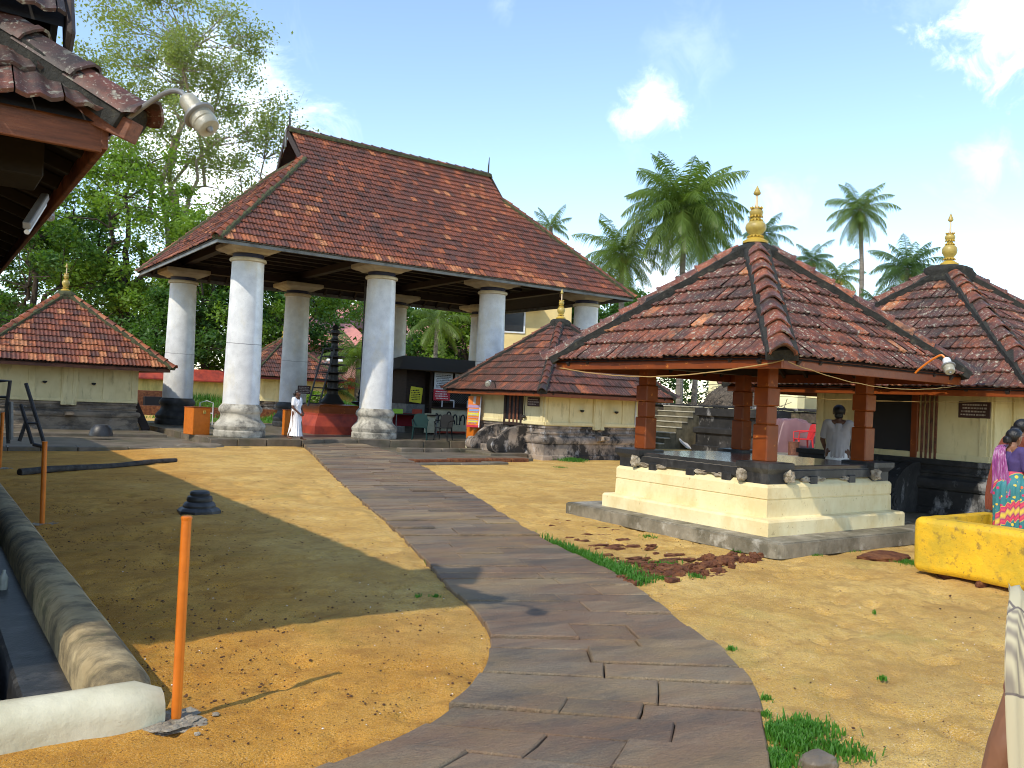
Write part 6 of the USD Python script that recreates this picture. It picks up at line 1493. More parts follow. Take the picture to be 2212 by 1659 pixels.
def tree(name, label, base, h, crown, r, nl, leafm, barkm='bark', seed=0, size=0.3, ncl=60, sr=0.5, clr=0.9, trunk_r=0.35, airy=False, trunk_top=0.45, cat='tree', group=None, droop=.1, limbs=True, cshift=(0, 0)):
    """Tapered trunk, limbs to every leaf clump, and leaves spread through an uneven crown. crown: (from, to) heights."""
    rng = np.random.default_rng(seed); base = np.asarray(base, float); T = thing(name, label, cat, base, group)
    cz, ch = (crown[0] + crown[1]) / 2, (crown[1] - crown[0]) / 2; cl = []
    while len(cl) < ncl:
        q = rng.uniform(-1, 1, 3)
        if np.linalg.norm(q) > 1 or np.linalg.norm(q) < (0.45 if not airy else .2): continue
        lob = 0.72 + 0.5 * float(meshkit.noise((q / np.linalg.norm(q))[None] * 1.8 + seed, seed)[0])
        q = q * lob
        tp_ = (1 - 0.25 * max(0, q[2])) if not airy else 1
        cl.append([base[0] + cshift[0] * (q[2] + 1) / 2 + q[0] * r * tp_, base[1] + cshift[1] * (q[2] + 1) / 2 + q[1] * r * tp_, base[2] + cz + q[2] * ch, clr * rng.uniform(.6, 1.35)])
    cl = np.array(cl); mb = MB()
    top = base + [cshift[0] * .4, cshift[1] * .4, h * trunk_top]; tr = limb(mb, base - [0, 0, .3], top, trunk_r, trunk_r * .62, rng, .03, 7, 10)
    mains = []
    for q in range(6 if airy else 5):
        a = q * 2 * np.pi / 5 + rng.uniform(0, 1); e = top + [math.cos(a) * r * .45 + cshift[0] * .3, math.sin(a) * r * .45 + cshift[1] * .3, (base[2] + cz - top[2]) * rng.uniform(.6, 1.5)]
        if q == 0: e = top + [cshift[0] * .5, cshift[1] * .5, (base[2] + crown[1] - top[2]) * .72]
        mains.append(limb(mb, tr[-2 if q % 2 else -1], e, trunk_r * .5, trunk_r * .16, rng, .1, 7, 7))
    if limbs:
        allm = np.vstack(mains)
        for c in cl:
            k = np.argmin(np.linalg.norm(allm - c[:3], axis=1) + np.maximum(0, allm[:, 2] - c[2]) * .8); p = limb(mb, allm[k], c[:3], trunk_r * .13, trunk_r * .03, rng, .12, 5, 4)
            if airy:
                for _ in range(3): d = rng.normal(0, 1, 3) * c[3] * .9; d[2] = abs(d[2]); limb(mb, p[-2], c[:3] + d, trunk_r * .04, trunk_r * .015, rng, .1, 3, 3)
    mb.build('trunk', barkm, T, smooth=60)
    v, f = leaves_mesh(cl, nl, sr, size, rng, droop=droop)
    define(T, 'crown', v, f, leafm)
    return T


def gb(x, w): q = AT(x, 850, w); return np.array([q[0], q[1], 0.1])


tree('tall_tree', 'tall airy tree with thin pale branches rising above everything at upper left', gb(355, 60), 27, (12, 30.5), 7.8, 40000, 'leaf_airy', 'pale_bark', 11,   .23, 120, .55, 1.15, .42, True, .42)
tree('tall_tree', 'thin leafed tree leaning over the left end of the hall roof', gb(545, 64), 24, (9, 23.0), 5.0, 19000, 'leaf_airy', 'pale_bark', 12, .24, 70, .52, 1.15, .3, True, .4)
tree('leafy_tree', 'dense bright green tree with dark trunk above the left shrine', gb(255, 55), 17, (4, 17.5), 7.0, 30000, 'leaf_mid', 'bark', 13, .27, 95, .42, 1.1, .5)
tree('leafy_tree', 'dense green tree just left of the hall roof, in front of the tall airy one', gb(440, 52), 12, (2.5, 12.5), 5.2, 22000, 'leaf_mid', 'bark', 14, .26, 70, .42, 1.0, .3)
tree('leafy_tree', 'dark green tree at the far left edge behind the old eave', gb(60, 52), 13, (2, 13.5), 6.4, 22000, 'leaf_dark', 'bark', 15, .27, 75, .42, 1.1, .4)
tree('leafy_tree', 'shaded tree seen between the left and the front hall columns', gb(590, 56), 10, (1.5, 11), 4.6, 17000, 'leaf_dark', 'bark', 16, .27, 60, .42, 1.0, .3)
tree('leafy_tree', 'tree behind the left shrine roof, low dark foliage', gb(395, 50), 7.5, (.8, 7.6), 4.0, 14000, 'leaf_dark', 'bark', 17, .27, 50, .42, .9, .25)
tree('far_tree', 'green tree behind the small far shrine', gb(665, 72), 12, (2, 12.5), 5, 13000, 'leaf_mid', 'bark', 18, .32, 50, .42, 1.1, .3)
tree('far_tree', 'distant rounded tree in the gap left of the middle front column', gb(750, 92), 14, (4, 14), 6.5, 12000, 'leaf_mid', 'bark', 19, .4, 55, .42, 1.3, .3)
tree('far_tree', 'dark tree seen between the two middle columns', gb(925, 62), 10.5, (1, 11), 4.6, 16000, 'leaf_dark', 'bark', 20, .3, 55, .42, 1.0, .3)
tree('far_tree', 'bright leafed tree left of the third front column', gb(1005, 57), 9.5, (1, 9.8), 3.4, 15000, 'leaf_mid', 'bark', 21, .3, 45, .42, .9, .25)
tree('far_tree', 'dense tree behind the yellow building at the end of the hall', gb(1225, 54), 8, (2, 8.6), 3.4, 14000, 'leaf_dark', 'bark', 22, .3, 50, .42, 1.0, .3)
tree('far_tree', 'dark green tree under the coconut palms right of the hall roof', gb(1310, 60), 10, (2, 10.8), 4.0, 14000, 'leaf_dark', 'bark', 23, .3, 55, .42, 1.0, .3)
tree('far_tree', 'low green tree between palms and pavilion roof', gb(1400, 66), 9, (1.5, 9.2), 5.5, 14000, 'leaf_dark', 'bark', 24, .32, 55, .42, 1.1, .3)
tree('far_tree', 'distant tree filling the gap behind the left shrine', gb(170, 66), 11, (1, 12), 7, 14000, 'leaf_dark', 'bark', 25, .36, 55, .42, 1.2, .3)
tree('far_tree', 'distant tree behind the lamp tower', gb(845, 80), 11, (1, 11.5), 6.5, 12000, 'leaf_dark', 'bark', 26, .36, 55, .42, 1.2, .3)
tree('bush', 'round bush on the far wall between the columns', gb(915, 46), 2.6, (1.5, 3.6), 1.0, 2500, 'leaf_mid', 'bark', 27, .14, 20, .42, .4, .06, cat='bush')
tree('bush', 'leafy bush at the foot of the lamp tower', base_at(668, 900, 40, 0.1), 1.6, (.2, 1.8), .9, 2200, 'leaf_mid', 'bark', 28, .16, 20, .42, .4, .05, cat='bush')


def palm(label, crown, base, L, nf, seed, leafm='leaf_palm', tr=0.16, low=-0.95, nut=True, sway=0.0, lw=0.033, stiff=1.0):
    rng = np.random.default_rng(seed); crown = np.asarray(crown, float); base = np.asarray(base, float); T = thing('coconut_palm', label, 'palm', base)
    t = np.linspace(0, 1, 16)[:, None]; p = base + (crown - base) * t + np.array([-FW[1], FW[0], 0]) * 0 + np.array([RT[0], RT[1], 0]) * sway * np.sin(np.pi * t) * 1.0
    MB().tube(p, tr * (1.25 - 0.45 * t[:, 0]) + np.where(np.arange(16) % 2, .012, 0), 10).build('trunk', 'palm_bark', T)
    for k in range(nf):
        q_ = ((k + .5) / nf) ** 0.85; el = 1.42 - (1.42 - low) * q_
        az = k * 2.39996 + rng.uniform(-.25, .25); l = L * rng.uniform(.82, 1.1) * (.8 if el > 1.1 else 1)
        d = np.array([math.cos(az), math.sin(az), 0]); n = 15; pts = [crown]; ang = el; st = l / (n - 1)
        for i in range(n - 1):
            pts.append(pts[-1] + st * (d * math.cos(ang) + np.array([0, 0, math.sin(ang)]))); ang -= (0.03 + 0.11 * (i / n)) * (1.0 if el > .9 else 1.25 if el > -.2 else .8) / (stiff if el > .5 else 1)
            ang = max(ang, -1.45)
        pts = np.array(pts); mb = MB(); mb.tube(pts, np.linspace(.035, .008, n) * L / 4, 4, False)
        tt = np.gradient(pts, axis=0); tt /= np.linalg.norm(tt, axis=1, keepdims=True); side = np.cross(d, [0, 0, 1.0]); V, f = [], []
        m = 52
        for q in range(m):
            s = 0.10 + 0.90 * q / (m - 1); x = s * (n - 1); i = min(n - 2, int(x)); c = pts[i] + (pts[i + 1] - pts[i]) * (x - i); tg = tt[i]
            ll = L * .235 * (math.sin(math.pi * min(1, s * .92 + .10)) ** .6 + .10) * rng.uniform(.85, 1.1)
            for sg in (-1, 1):
                up = np.cross(side * sg, tg) * sg; dr = side * sg * .78 + tg * .52 + np.array([0, 0, rng.uniform(-.75, -.2)]); dr /= np.linalg.norm(dr)
                w = tg * lw * L / 4 * rng.uniform(.8, 1.2)
                mid = c + dr * ll * .5; tip = c + dr * ll * .92 - np.array([0, 0, ll * rng.uniform(.25, .55)])
                o = len(V); V += [c - w * .6, c + w * .6, mid + w * .8, mid - w * .8, tip]; f += [(o, o + 1, o + 2), (o, o + 2, o + 3), (o + 3, o + 2, o + 4)]
        mb.add(V, f); mb.build('frond', leafm, T, smooth=False)
    if nut:
        mb = MB()
        for k in range(9):
            a = rng.uniform(0, 6.3); v, f = lump(crown + [math.cos(a) * .28, math.sin(a) * .28, -.35 - rng.uniform(0, .3)], (.24, .24, .28), k, 1, .1); mb.add(v, f)
        mb.build('coconuts', 'gold_paint', T, smooth=60)
    return T


def palm_px(label, x, y, w, xb, L, nf, seed, **k):
    c = AT(x, y, w); b = gb(xb, w); palm(label, c, b, L, nf, seed, **k)


palm_px('largest coconut palm, lit green fronds, left of the pavilion finial', 1478, 448, 46, 1469, 4.2, 54, 41, low=-1.0, stiff=1.25)
palm_px('coconut palm with drooping yellowish fronds just left of the largest one', 1343, 548, 48, 1345, 3.0, 38, 42, low=-1.05, stiff=1.2)
palm_px('tall thin coconut palm with a curved bare trunk right of the pavilion finial', 1857, 452, 62, 1812, 2.9, 34, 43, low=-1.2, stiff=1.1, sway=.8, tr=.17)
palm_px('palm crown half hidden behind the pavilion finial', 1650, 505, 66, 1650, 2.6, 20, 44, leafm='leaf_palm_dark', low=-.9)
palm_px('small dark palm low above the right slope of the pavilion roof', 1752, 560, 66, 1752, 2.3, 20, 45, leafm='leaf_palm_dark', low=-.9)
palm_px('palm crown low behind the pavilion roof beside the thin trunk', 1812, 598, 64, 1812, 2.4, 20, 46, leafm='leaf_palm', low=-.8)
palm_px('dark coconut palm left of the right shrine finial', 1960, 580, 52, 1950, 2.7, 32, 47, stiff=1.2, leafm='leaf_palm_dark', low=-.7)
palm_px('young palm with upright fronds behind the hall roof slope', 1190, 490, 58, 1192, 1.9, 15, 48, low=-.2, nut=False, stiff=1.6)
palm_px('palm trunk pair behind the largest palm, darker crown', 1515, 520, 55, 1500, 2.6, 22, 49, leafm='leaf_palm_dark', low=-1.1)
palm_px('small palm tip showing left of the right shrine roof', 1890, 652, 58, 1890, 1.9, 14, 50, leafm='leaf_palm_dark', low=-.5, nut=False)
palm_px('yellow green palm spreading low behind the lamp tower', 775, 775, 50, 772, 3.0, 20, 51, low=-.5, nut=False)
palm_px('slender palm with yellow fronds between the middle columns', 945, 690, 47, 935, 2.3, 16, 52, low=-1.0, nut=False, tr=.12)
palm_px('small distant palm in the bright gap between the columns', 735, 668, 85, 733, 2.4, 16, 53, leafm='leaf_palm_dark', low=-1.0, nut=False)
palm_px('low young palm at the left foot of the lamp tower background', 715, 840, 49, 715, 2.2, 12, 54, low=-.1, nut=False)
# ------------------------------------------------------------------ people
def mat_nodes(name, n, l, s='p.BSDF'): M[name] = usdkit.material(stage, '/World/Looks/' + name, n, l, surface=s)


mat_nodes('saree_print', {'tc': ('texture_coordinate', {}), 'v': ('voronoi_texture', {'scale': 17.0, 'randomness': 0.75}), 'dm': ('map_range', {'from_min': 0.30, 'from_max': 0.36, 'to_min': 1.0, 'to_max': 0.0, 'clamp': True}),
    'hs': ('separate_color', {}), 'cr': ('rgb_ramp', {'ramp': [(0, (.72, .46, .04)), (.4, (.66, .12, .04)), (.6, (.7, .5, .06)), (.8, (.5, .03, .1)), (1, (.1, .12, .3))], 'interpolate': False}), 'm': ('mix', {'color1': (0.03, 0.17, 0.19)}),
    'w': ('wave_texture', {'scale': 1.05, 'bands_direction': 'diagonal', 'distortion': 1.2, 'detail': 1.0}), 'wr': ('rgb_ramp', {'ramp': [(0, (0, 0, 0)), (.70, (0, 0, 0)), (.72, (1, 1, 1)), (1, (1, 1, 1))]}),
    'w2': ('rgb_ramp', {'ramp': [(0, (.4, .02, .12)), (.73, (.55, .4, .05)), (.77, (.42, .02, .13)), (.9, (.6, .07, .08)), (.95, (.28, .02, .14)), (1, (.6, .45, .06))]}), 'm2': ('mix', {}), 'p': ('principled_bsdf', {'roughness': .7})},
    [('tc.object', 'v.vector'), ('v.distance', 'dm.value'), ('v.color', 'hs.color'), ('hs.r', 'cr.fac'), ('dm.result', 'm.fac'), ('cr.color', 'm.color2'), ('tc.object', 'w.vector'), ('w.fac', 'wr.fac'), ('w.fac', 'w2.fac'), ('wr.color', 'm2.fac'), ('m.color', 'm2.color1'), ('w2.color', 'm2.color2'), ('m2.color', 'p.base_color')])
mat_nodes('pallu_silk', {'tc': ('texture_coordinate', {}), 'mp': ('mapping', {'scale': (60, 60, 5), 'rotation': (0.35, 0.3, 0)}), 'n': ('noise_texture', {'scale': 1.0, 'detail': 4.0}), 'r': ('rgb_ramp', {'ramp': [(.3, (.13, .012, .12)), (.5, (.22, .025, .16)), (.62, (.34, .18, .33)), (.75, (.09, .01, .11))]}), 'p': ('principled_bsdf', {'roughness': .5, 'sheen_weight': .3})},
    [('tc.object', 'mp.vector'), ('mp.vector', 'n.vector'), ('n.fac', 'r.fac'), ('r.color', 'p.base_color')])
mat_nodes('leaf_print', {'tc': ('texture_coordinate', {}), 'v': ('voronoi_texture', {'scale': 6.5, 'feature': 'distance_to_edge'}), 'mr': ('map_range', {'from_min': .012, 'from_max': .022, 'to_min': 1.0, 'to_max': 0.0, 'clamp': True}), 'w': ('wave_texture', {'scale': 22.0, 'distortion': 1.5}), 
    'wm': ('math', {'math_type': 'multiply'}), 'mx': ('math', {'math_type': 'maximum'}), 'm': ('mix', {'color1': (.40, .36, .24), 'color2': (.12, .10, .09)}), 'p': ('principled_bsdf', {'roughness': .8}), 'v2': ('voronoi_texture', {'scale': 6.5}), 'sc': ('separate_color', {}), 'cm': ('map_range', {'from_min': .45, 'from_max': .47, 'to_min': 0.0, 'to_max': .75, 'clamp': True})},
    [('tc.object', 'v2.vector'), ('v2.color', 'sc.color'), ('sc.r', 'cm.value'), ('tc.object', 'v.vector'), ('tc.object', 'w.vector'), ('v.distance', 'mr.value'), ('w.fac', 'wm.value1'), ('cm.result', 'wm.value2'), ('mr.result', 'mx.value1'), ('wm.value', 'mx.value2'), ('mx.value', 'm.fac'), ('m.color', 'p.base_color')])


def bones(list_, res=0.03, taubin=6, cut=None):
    """Manifold union of hulls of sphere pairs, refined and smoothed into one surface."""
    parts = []
    for (a, ra, b, rb) in list_:
        s = m3.Manifold.sphere(1.0, 14)
        parts.append(m3.Manifold.batch_hull([s.scale([ra] * 3).translate(list(map(float, a))), s.scale([rb] * 3).translate(list(map(float, b)))]))
    man = m3.Manifold.batch_boolean(parts, m3.OpType.Add).refine_to_length(res)
    q = man.to_mesh(); t = trimesh.Trimesh(q.vert_properties[:, :3], q.tri_verts, process=True)
    if taubin: trimesh.smoothing.filter_taubin(t, iterations=taubin)
    return np.array(t.vertices), np.array(t.faces)


def finger_bones(wrist, hand_dir, palm_n, thumb_side, s, curl=0.5):
    """Palm and five separate, unequal, curled fingers."""
    d = np.asarray(hand_dir, float); d /= np.linalg.norm(d); n = np.asarray(palm_n, float); n -= d * (n @ d); n /= np.linalg.norm(n); t = np.cross(n, d) * thumb_side; W = np.asarray(wrist, float); out = []
    k = W + d * .085 * s
    for q in (-1, -.33, .33, 1): out.append((W + d * .01 * s + t * q * .015 * s, .019 * s, k + t * q * .031 * s, .0135 * s))
    for q, l in ((1, .070), (.33, .080), (-.33, .075), (-1, .058)):
        p = k + t * q * .031 * s; a = .15
        for j, f in enumerate((.45, .32, .25)):
            a += curl * (.5 + .3 * j); e = p + (d * math.cos(a) + n * math.sin(a)) * l * f * s; out.append((p, .0095 * s, e, .0085 * s)); p = e
    p = W + d * .025 * s + t * .024 * s
    for j, (f, a) in enumerate(((.032, .2), (.030, .5), (.024, .8))):
        e = p + (t * math.cos(a) * .75 + d * .66 + n * math.sin(a) * .5) * f * s; out.append((p, .0125 * s, e, .010 * s)); p = e
    return out


def person(label, loc, heading, height, J=None, skin='skin', hair='bun', group=None, res=0.026):
    """A standing body facing heading (radians from +y towards +x). J overrides joints given for a 1.70 m figure (x right, y ahead, z up)."""
    s = height / 1.70; j = dict(pel=(0, 0, .93), waist=(0, .01, 1.06), chest=(0, .005, 1.25), neck=(0, -.01, 1.43), head=(0, .025, 1.575), shL=(-.165, -.01, 1.38), shR=(.165, -.01, 1.38), elL=(-.215, -.03, 1.10), elR=(.215, -.03, 1.10), wrL=(-.225, .05, .865), wrR=(.225, .05, .865),
        hipL=(-.09, 0, .90), hipR=(.09, 0, .90), knL=(-.095, .02, .49), knR=(.095, .02, .49), anL=(-.095, -.03, .085), anR=(.095, -.03, .085))
    j.update(J or {}); j = {k: np.array(v, float) * s for k, v in j.items()}
    c, sn = math.cos(-heading), math.sin(-heading); Rz = np.array([[c, -sn, 0], [sn, c, 0], [0, 0, 1]]); loc = np.asarray(loc, float)
    T = thing('person', label, 'person', loc, group)
    W = lambda v: np.asarray(v) @ Rz.T + loc
    X = np.array([1, 0, 0.]) * s
    h = j['head']; b = [(j['pel'] - X * .07, .115 * s, j['pel'] + X * .07, .115 * s), (j['pel'], .12 * s, j['waist'], .115 * s), (j['waist'] - X * .05, .095 * s, j['chest'] - X * .07, .11 * s), (j['waist'] + X * .05, .095 * s, j['chest'] + X * .07, .11 * s), (j['chest'], .11 * s, j['neck'] - [0, 0, .05 * s], .07 * s),
         (j['chest'] - X * .07, .10 * s, j['shL'] + X * .02, .062 * s), (j['chest'] + X * .07, .10 * s, j['shR'] - X * .02, .062 * s), (j['shL'], .062 * s, j['neck'] - [0, 0, .02 * s], .05 * s), (j['shR'], .062 * s, j['neck'] - [0, 0, .02 * s], .05 * s),
         (j['neck'] - [0, 0, .03 * s], .052 * s, h - [0, .02 * s, .05 * s], .05 * s),
         (h + [0, -.018 * s, .03 * s], .088 * s, h + [0, .01 * s, -.005 * s], .078 * s), (h + [0, .01 * s, -.005 * s], .076 * s, h + [0, .036 * s, -.075 * s], .042 * s),
         (h + [0, .078 * s, .008 * s], .010 * s, h + [0, .102 * s, -.028 * s], .0135 * s), (h + [-.083 * s, -.01 * s, .005 * s], .014 * s, h + [-.083 * s, -.012 * s, -.03 * s], .010 * s), (h + [.083 * s, -.01 * s, .005 * s], .014 * s, h + [.083 * s, -.012 * s, -.03 * s], .010 * s)]
    for k, sg in (('L', -1), ('R', 1)):
        b += [(j['sh' + k], .058 * s, j['el' + k], .042 * s), (j['el' + k], .042 * s, j['wr' + k], .027 * s), (j['hip' + k], .10 * s, j['kn' + k], .062 * s), (j['kn' + k], .06 * s, j['an' + k], .036 * s)]
        a = j['an' + k]; b += [(a - [0, .02 * s, .035 * s], .035 * s, a + [sg * .01 * s, .10 * s, -.052 * s], .027 * s), (a + [sg * .01 * s, .10 * s, -.052 * s], .027 * s, a + [sg * .02 * s, .165 * s, -.062 * s], .018 * s)]
        hd = j['wr' + k] - j['el' + k]; b += finger_bones(j['wr' + k], hd, np.array([-sg, .35, 0]), -sg * 1.0, s)
    v, f = bones(b, res)
    define(T, 'body', W(v), f, skin, smooth=True)
    # face
    for sx in (-1, 1):
        v, f = lump(h + [sx * .031 * s, .071 * s, .012 * s], (.026 * s, .014 * s, .013 * s), 1, 2, 0); e = define(T, 'eye', W(v), f, 'eye_white', smooth=True)
        v, f = lump(h + [sx * .031 * s, .0775 * s, .012 * s], (.012 * s, .006 * s, .012 * s), 1, 1, 0); define(e, 'pupil', W(v), f, 'ink', smooth=True)
        mb = MB(); mb.tube([h + [sx * .014 * s, .082 * s, .030 * s], h + [sx * .034 * s, .080 * s, .036 * s], h + [sx * .052 * s, .068 * s, .029 * s]], [.003 * s, .0045 * s, .002 * s], 5); v, f, _ = mb.data(); define(T, 'eyebrow', W(v), f, 'hair')
    v, f = lump(h + [0, .072 * s, -.062 * s], (.046 * s, .018 * s, .017 * s), 2, 2, .05); define(T, 'lips', W(v), f, 'lip', smooth=True)
    # hair: a cap hugging the skull, with bun or fall
    sp = trimesh.creation.icosphere(subdivisions=4); q = np.array(sp.vertices); keep = (q[:, 2] > -.30 + .75 * np.clip(q[:, 1] + .28, 0, 2)) | (q[:, 1] < -.22) & (q[:, 2] > -.88)
    fk = keep[sp.faces].all(1); hv = q * np.array([.098, .108, .100]) * s * (1 + .02 * np.sin(q[:, :1] * 40)) + h + np.array([0, -.012, .024]) * s
    mb = MB(); mb.add(hv, sp.faces[fk])
    if hair == 'short':
        v, f = lump(h + [0, -.055 * s, -.055 * s], (.135 * s, .10 * s, .10 * s), 4, 3, .04); mb.add(v, f)
    if hair == 'bun': v, f = lump(h + [0, -.125 * s, -.035 * s], (.10 * s, .09 * s, .10 * s), 4, 3, .06); mb.add(v, f)
    if hair == 'braid':
        pp = np.array([h + np.array([0, -.10, -.02]) * s, h + np.array([0, -.125, -.12]) * s, h + np.array([.01, -.15, -.25]) * s, h + np.array([.015, -.16, -.45]) * s, h + np.array([.01, -.15, -.60]) * s]); mb.tube(CubicSpline(np.linspace(0, 1, 5), pp)(np.linspace(0, 1, 16)), np.array([.05, .045, .042, .04] * 3 + [.035, .03, .022, .01]) * s, 10)
    if hair == 'fall':
        pp = np.array([h + np.array([0, -.085, .0]) * s, h + np.array([0, -.105, -.1]) * s, h + np.array([0, -.115, -.2]) * s, h + np.array([0, -.12, -.28]) * s]); mb.tube(CubicSpline(np.linspace(0, 1, 4), pp)(np.linspace(0, 1, 10)), np.array([.075, .075, .072, .07, .065, .06, .055, .045, .03, .012]) * s, 12)
    v, f, _ = mb.data(); define(T, 'hair', W(v), f, 'hair', smooth=True)
    return T, j, W, s


def skirt(T, W, s, rings, mat_, name='skirt', pleat=.012, npl=17, seed=0, m=72):
    """Lofted cloth tube; rings of (x, y, z, half width, half depth), top to bottom."""
    r = np.array(rings, float); t = np.linspace(0, 1, len(r)); cs = CubicSpline(t, r); R_s = cs(np.linspace(0, 1, 26)); V = []; g = np.arange(m) * 2 * np.pi / m
    for i, (x, y, z, a, b) in enumerate(R_s):
        k = i / 25; wob = 1 + (pleat * k * 2.2 * np.sin(npl * g + 2.2 * np.sin(g) + k * 1.5) + .02 * k * np.sin(3 * g + seed)) / max(a, .01) * 1.0
        V += [((x + a * wob[q] * math.cos(g[q])) * s, (y + b * wob[q] * math.sin(g[q])) * s, z * s + .006 * s * math.sin(npl * g[q]) * k) for q in range(m)]
    V = np.array(V); f = []
    for i in range(25):
        for q in range(m): q2 = (q + 1) % m; f += [(i * m + q, (i + 1) * m + q, (i + 1) * m + q2), (i * m + q, (i + 1) * m + q2, i * m + q2)]
    define(T, name, W(V), np.array(f), mat_, smooth=True)


def drape(T, W, s, path, width, mat_, name='shawl', across=None, fold=.012, thick=.006):
    """A folded strip of cloth laid along path (points in body space), widthwise along across."""
    p = CubicSpline(np.linspace(0, 1, len(path)), np.array(path, float))(np.linspace(0, 1, 30)); wd = np.interp(np.linspace(0, 1, 30), np.linspace(0, 1, len(width)), width)
    ac = CubicSpline(np.linspace(0, 1, len(across)), np.array(across, float))(np.linspace(0, 1, 30)); ac /= np.linalg.norm(ac, axis=1, keepdims=True); tt = np.gradient(p, axis=0); nn = np.cross(tt, ac); nn /= np.linalg.norm(nn, axis=1, keepdims=True)
    m = 22; x = np.linspace(-.5, .5, m); V = []
    for sgn in (0, 1):
        for i in range(30): V += [(p[i] + ac[i] * x[q] * wd[i] + nn[i] * (fold * math.sin(q * 1.7 + .25 * i) - sgn * thick)) * s for q in range(m)]
    V = np.array(V); f = []
    for sgn in (0, 1):
        o = sgn * 30 * m
        for i in range(29):
            for q in range(m - 1):
                a = o + i * m + q; t4 = [(a, a + 1, a + m + 1), (a, a + m + 1, a + m)]; f += t4 if sgn == 0 else [z[::-1] for z in t4]
    define(T, name, W(V), np.array(f), mat_, smooth=True)


def sleeve_top(T, W, s, j, mat_, name='blouse', low=1.10, sleeve=.62, fat=.014, res=.028, chest=True):
    g = {k: v / s for k, v in j.items()}; X = np.array([1, 0, 0.]); b = []
    if chest:
        lo = np.array([0, .008, low + .05])
        b += [(lo - X * .055, .098 + fat, g['chest'] - X * .07, .11 + fat), (lo + X * .055, .098 + fat, g['chest'] + X * .07, .11 + fat), (lo, .10 + fat, g['chest'], .11 + fat), (g['chest'] - X * .07, .10 + fat, g['shL'] + X * .02, .062 + fat), (g['chest'] + X * .07, .10 + fat, g['shR'] - X * .02, .062 + fat), (g['chest'], .11 + fat, g['neck'] - [0, 0.0, .07], .06 + fat)]
    for k in 'LR': b.append((g['sh' + k], .06 + fat, g['sh' + k] + (g['el' + k] - g['sh' + k]) * sleeve, .05 + fat))
    v, f = bones([(np.array(a) * s, ra * s, np.array(c) * s, rc * s) for a, ra, c, rc in b], res); define(T, name, W(v), f, mat_, smooth=True)


# the walking woman in white
wl_ = P(640, 951, PZ)
T, j, W, s = person('person in a white saree walking past the front column at the end of the path', wl_ + [0, .1, 0], math.atan2(*(RT[:2] * .93 - FW[:2] * .35)), 1.50, dict(knL=(-.09, .13, .50), anL=(-.085, .20, .10), knR=(.09, -.02, .50), anR=(.09, -.22, .12), elL=(-.225, .02, 1.10), wrL=(-.12, .17, .93), elR=(.22, .0, 1.10), wrR=(.08, .19, .90)), 'skin_dark', 'bun')
sleeve_top(T, W, s, j, 'white_cloth', low=1.08)
skirt(T, W, s, [(0, 0, 1.12, .145, .115), (0, .0, .98, .168, .14), (0, .0, .80, .175, .16), (0, 0, .45, .165, .20), (0, 0, .14, .185, .25)], 'white_cloth', 'saree_skirt')
drape(T, W, s, [(.14, .13, 1.05), (.03, .145, 1.22), (-.10, .10, 1.40), (-.125, -.02, 1.455), (-.10, -.13, 1.36), (-.06, -.155, 1.10), (-.04, -.17, .75)], [.22, .20, .15, .13, .17, .22, .24], 'white_cloth', 'saree_drape', [(.5, .1, .9), (.6, .2, .8), (1, .2, .4), (1, 0, .1), (1, 0, 0), (1, 0, 0), (1, 0, 0)])

# two women and a man at the right
az_r = math.atan2(*(RT[:2] * .95 + FW[:2] * .25))
L1 = AT(2188, 1100, 0); u1 = 10.95; d = ray(2186, 1000); L1 = CAM + d * (u1 / d[0]); GZ1 = 0.2
T, j, W, s = person('person in a purple blouse and bright dotted saree behind the yellow trough', (L1[0], L1[1], GZ1), az_r, 1.54, dict(elR=(.215, .04, 1.11), wrR=(.18, .24, .94), elL=(-.2, .05, 1.11), wrL=(-.1, .26, .98), head=(0, .035, 1.57)), 'skin', 'bun', res=.02)
sleeve_top(T, W, s, j, 'purple_cloth', low=1.10, sleeve=.78, res=.02)
skirt(T, W, s, [(0, 0, 1.12, .165, .135), (0, -.01, .98, .20, .17), (0, -.02, .85, .215, .19), (0, 0, .45, .20, .19), (0, 0, .06, .215, .215)], 'saree_print', 'saree_skirt')
drape(T, W, s, [(.15, .15, 1.06), (.05, .165, 1.20), (-.09, .125, 1.39), (-.115, -.01, 1.46), (-.08, -.135, 1.36), (-.03, -.165, 1.1), (0, -.18, .8)], [.30, .27, .2, .16, .2, .26, .3], 'pallu_silk', 'saree_drape', [(.5, .1, .9), (.6, .2, .8), (1, .2, .4), (1, 0, .1), (1, 0, 0), (1, 0, 0), (1, 0, 0)])
u2 = 11.7; d = ray(2200, 1000); L2 = CAM + d * (u2 / d[0])
T, j, W, s = person('taller person with a long rust brown shawl standing behind the purple blouse', (L2[0], L2[1], 0.24), az_r + .2, 1.63, dict(head=(0, .05, 1.565), elR=(.21, .05, 1.12), wrR=(.16, .2, .95)), 'skin', 'fall', res=.022)
sleeve_top(T, W, s, j, 'rust_cloth', low=.9, sleeve=.5, res=.022)
skirt(T, W, s, [(0, 0, 1.1, .15, .13), (0, 0, .9, .19, .17), (0, 0, .6, .2, .19), (0, 0, .4, .21, .2)], 'rust_cloth', 'tunic'); skirt(T, W, s, [(0, 0, .6, .15, .14), (0, 0, .3, .16, .16), (0, 0, .08, .14, .16)], 'navy_cloth', 'trousers')
drape(T, W, s, [(-.05, .14, 1.2), (-.15, .06, 1.44), (-.17, -.08, 1.40), (-.2, -.16, 1.1), (-.22, -.22, .7), (-.22, -.22, .42)], [.14, .13, .16, .2, .2, .16], 'rust_cloth', 'shawl', [(1, .3, 0), (1, .2, .2), (1, 0, 0), (1, .2, 0), (1, .2, 0), (1, .2, 0)])
d = ray(1812, 900); LM = CAM + d * (12.85 / d[0])
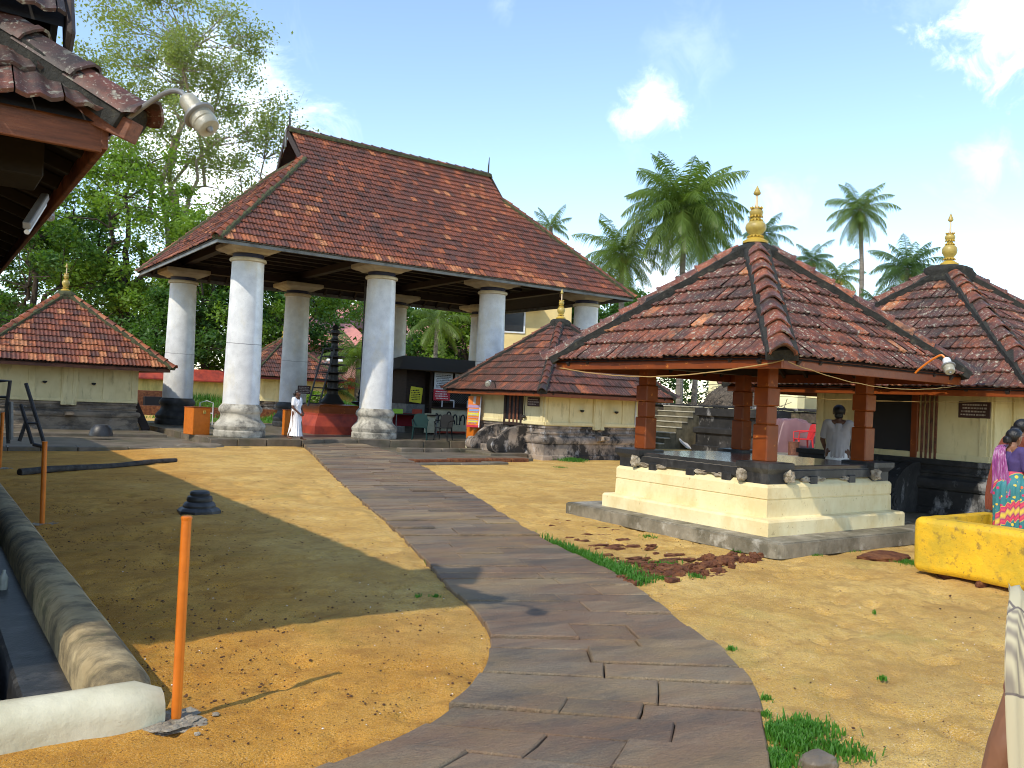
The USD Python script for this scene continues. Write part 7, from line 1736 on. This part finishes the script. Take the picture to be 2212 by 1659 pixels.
T, j, W, s = person('person in a pale grey shirt seen from behind, left of the right pavilion post', (LM[0], LM[1], 0.2), math.atan2(*(FW[:2] * .9 + RT[:2] * .35)), 1.78, dict(elL=(-.235, .03, 1.12), wrL=(-.2, .2, .98), elR=(.235, .03, 1.12), wrR=(.2, .2, .98)), 'skin_dark', 'short', res=.024)
sleeve_top(T, W, s, j, 'grey_cloth', 'shirt', low=.92, sleeve=.72, fat=.016); skirt(T, W, s, [(0, 0, 1.25, .17, .13), (0, 0, 1.0, .175, .145), (0, 0, .84, .185, .15)], 'grey_cloth', 'shirt_tail', pleat=.004); skirt(T, W, s, [(0, 0, .95, .16, .135), (0, 0, .7, .185, .16), (0, 0, .3, .18, .165), (0, 0, .08, .18, .165)], 'white_cloth', 'dhoti', .008)

# someone close by at the right edge: draped shoulder and bare forearm
d = ray(2172, 1335) * 1.72; S = CAM + d                                  # outer point of the near shoulder
hd = math.atan2(*(FW[:2] * .55 - RT[:2] * .83)) + math.pi
hs = 1.52 / 1.70
ctr = S[:2] + RT[:2] / np.linalg.norm(RT[:2]) * .262
T, j, W, s = person('person at the right edge with leaf printed shoulder cloth and bare arm', (ctr[0], ctr[1], S[2] - 1.425 * hs), math.atan2(FW[0], FW[1]) + .25, 1.52, dict(elL=(-.255, -.02, 1.12), wrL=(-.30, .02, .87)), 'skin', 'bun', res=.016)
sleeve_top(T, W, s, j, 'maroon', low=1.08, sleeve=.5, fat=.006, res=.018)
skirt(T, W, s, [(0, 0, 1.12, .16, .13), (0, -.01, .95, .2, .17), (0, 0, .45, .2, .19), (0, 0, .06, .215, .215)], 'maroon', 'skirt')
drape(T, W, s, [(.1, .15, 1.15), (-.05, .15, 1.3), (-.155, .07, 1.44), (-.185, -.03, 1.455), (-.20, -.115, 1.36), (-.18, -.15, 1.12), (-.13, -.19, .7)], [.3, .25, .17, .16, .19, .22, .24], 'leaf_print', 'shoulder_cloth', [(.8, .1, .5), (.8, .2, .4), (1, .1, -.25), (1, 0, -.3), (1, .1, -.1), (1, 0, 0), (1, 0, 0)], fold=.006)
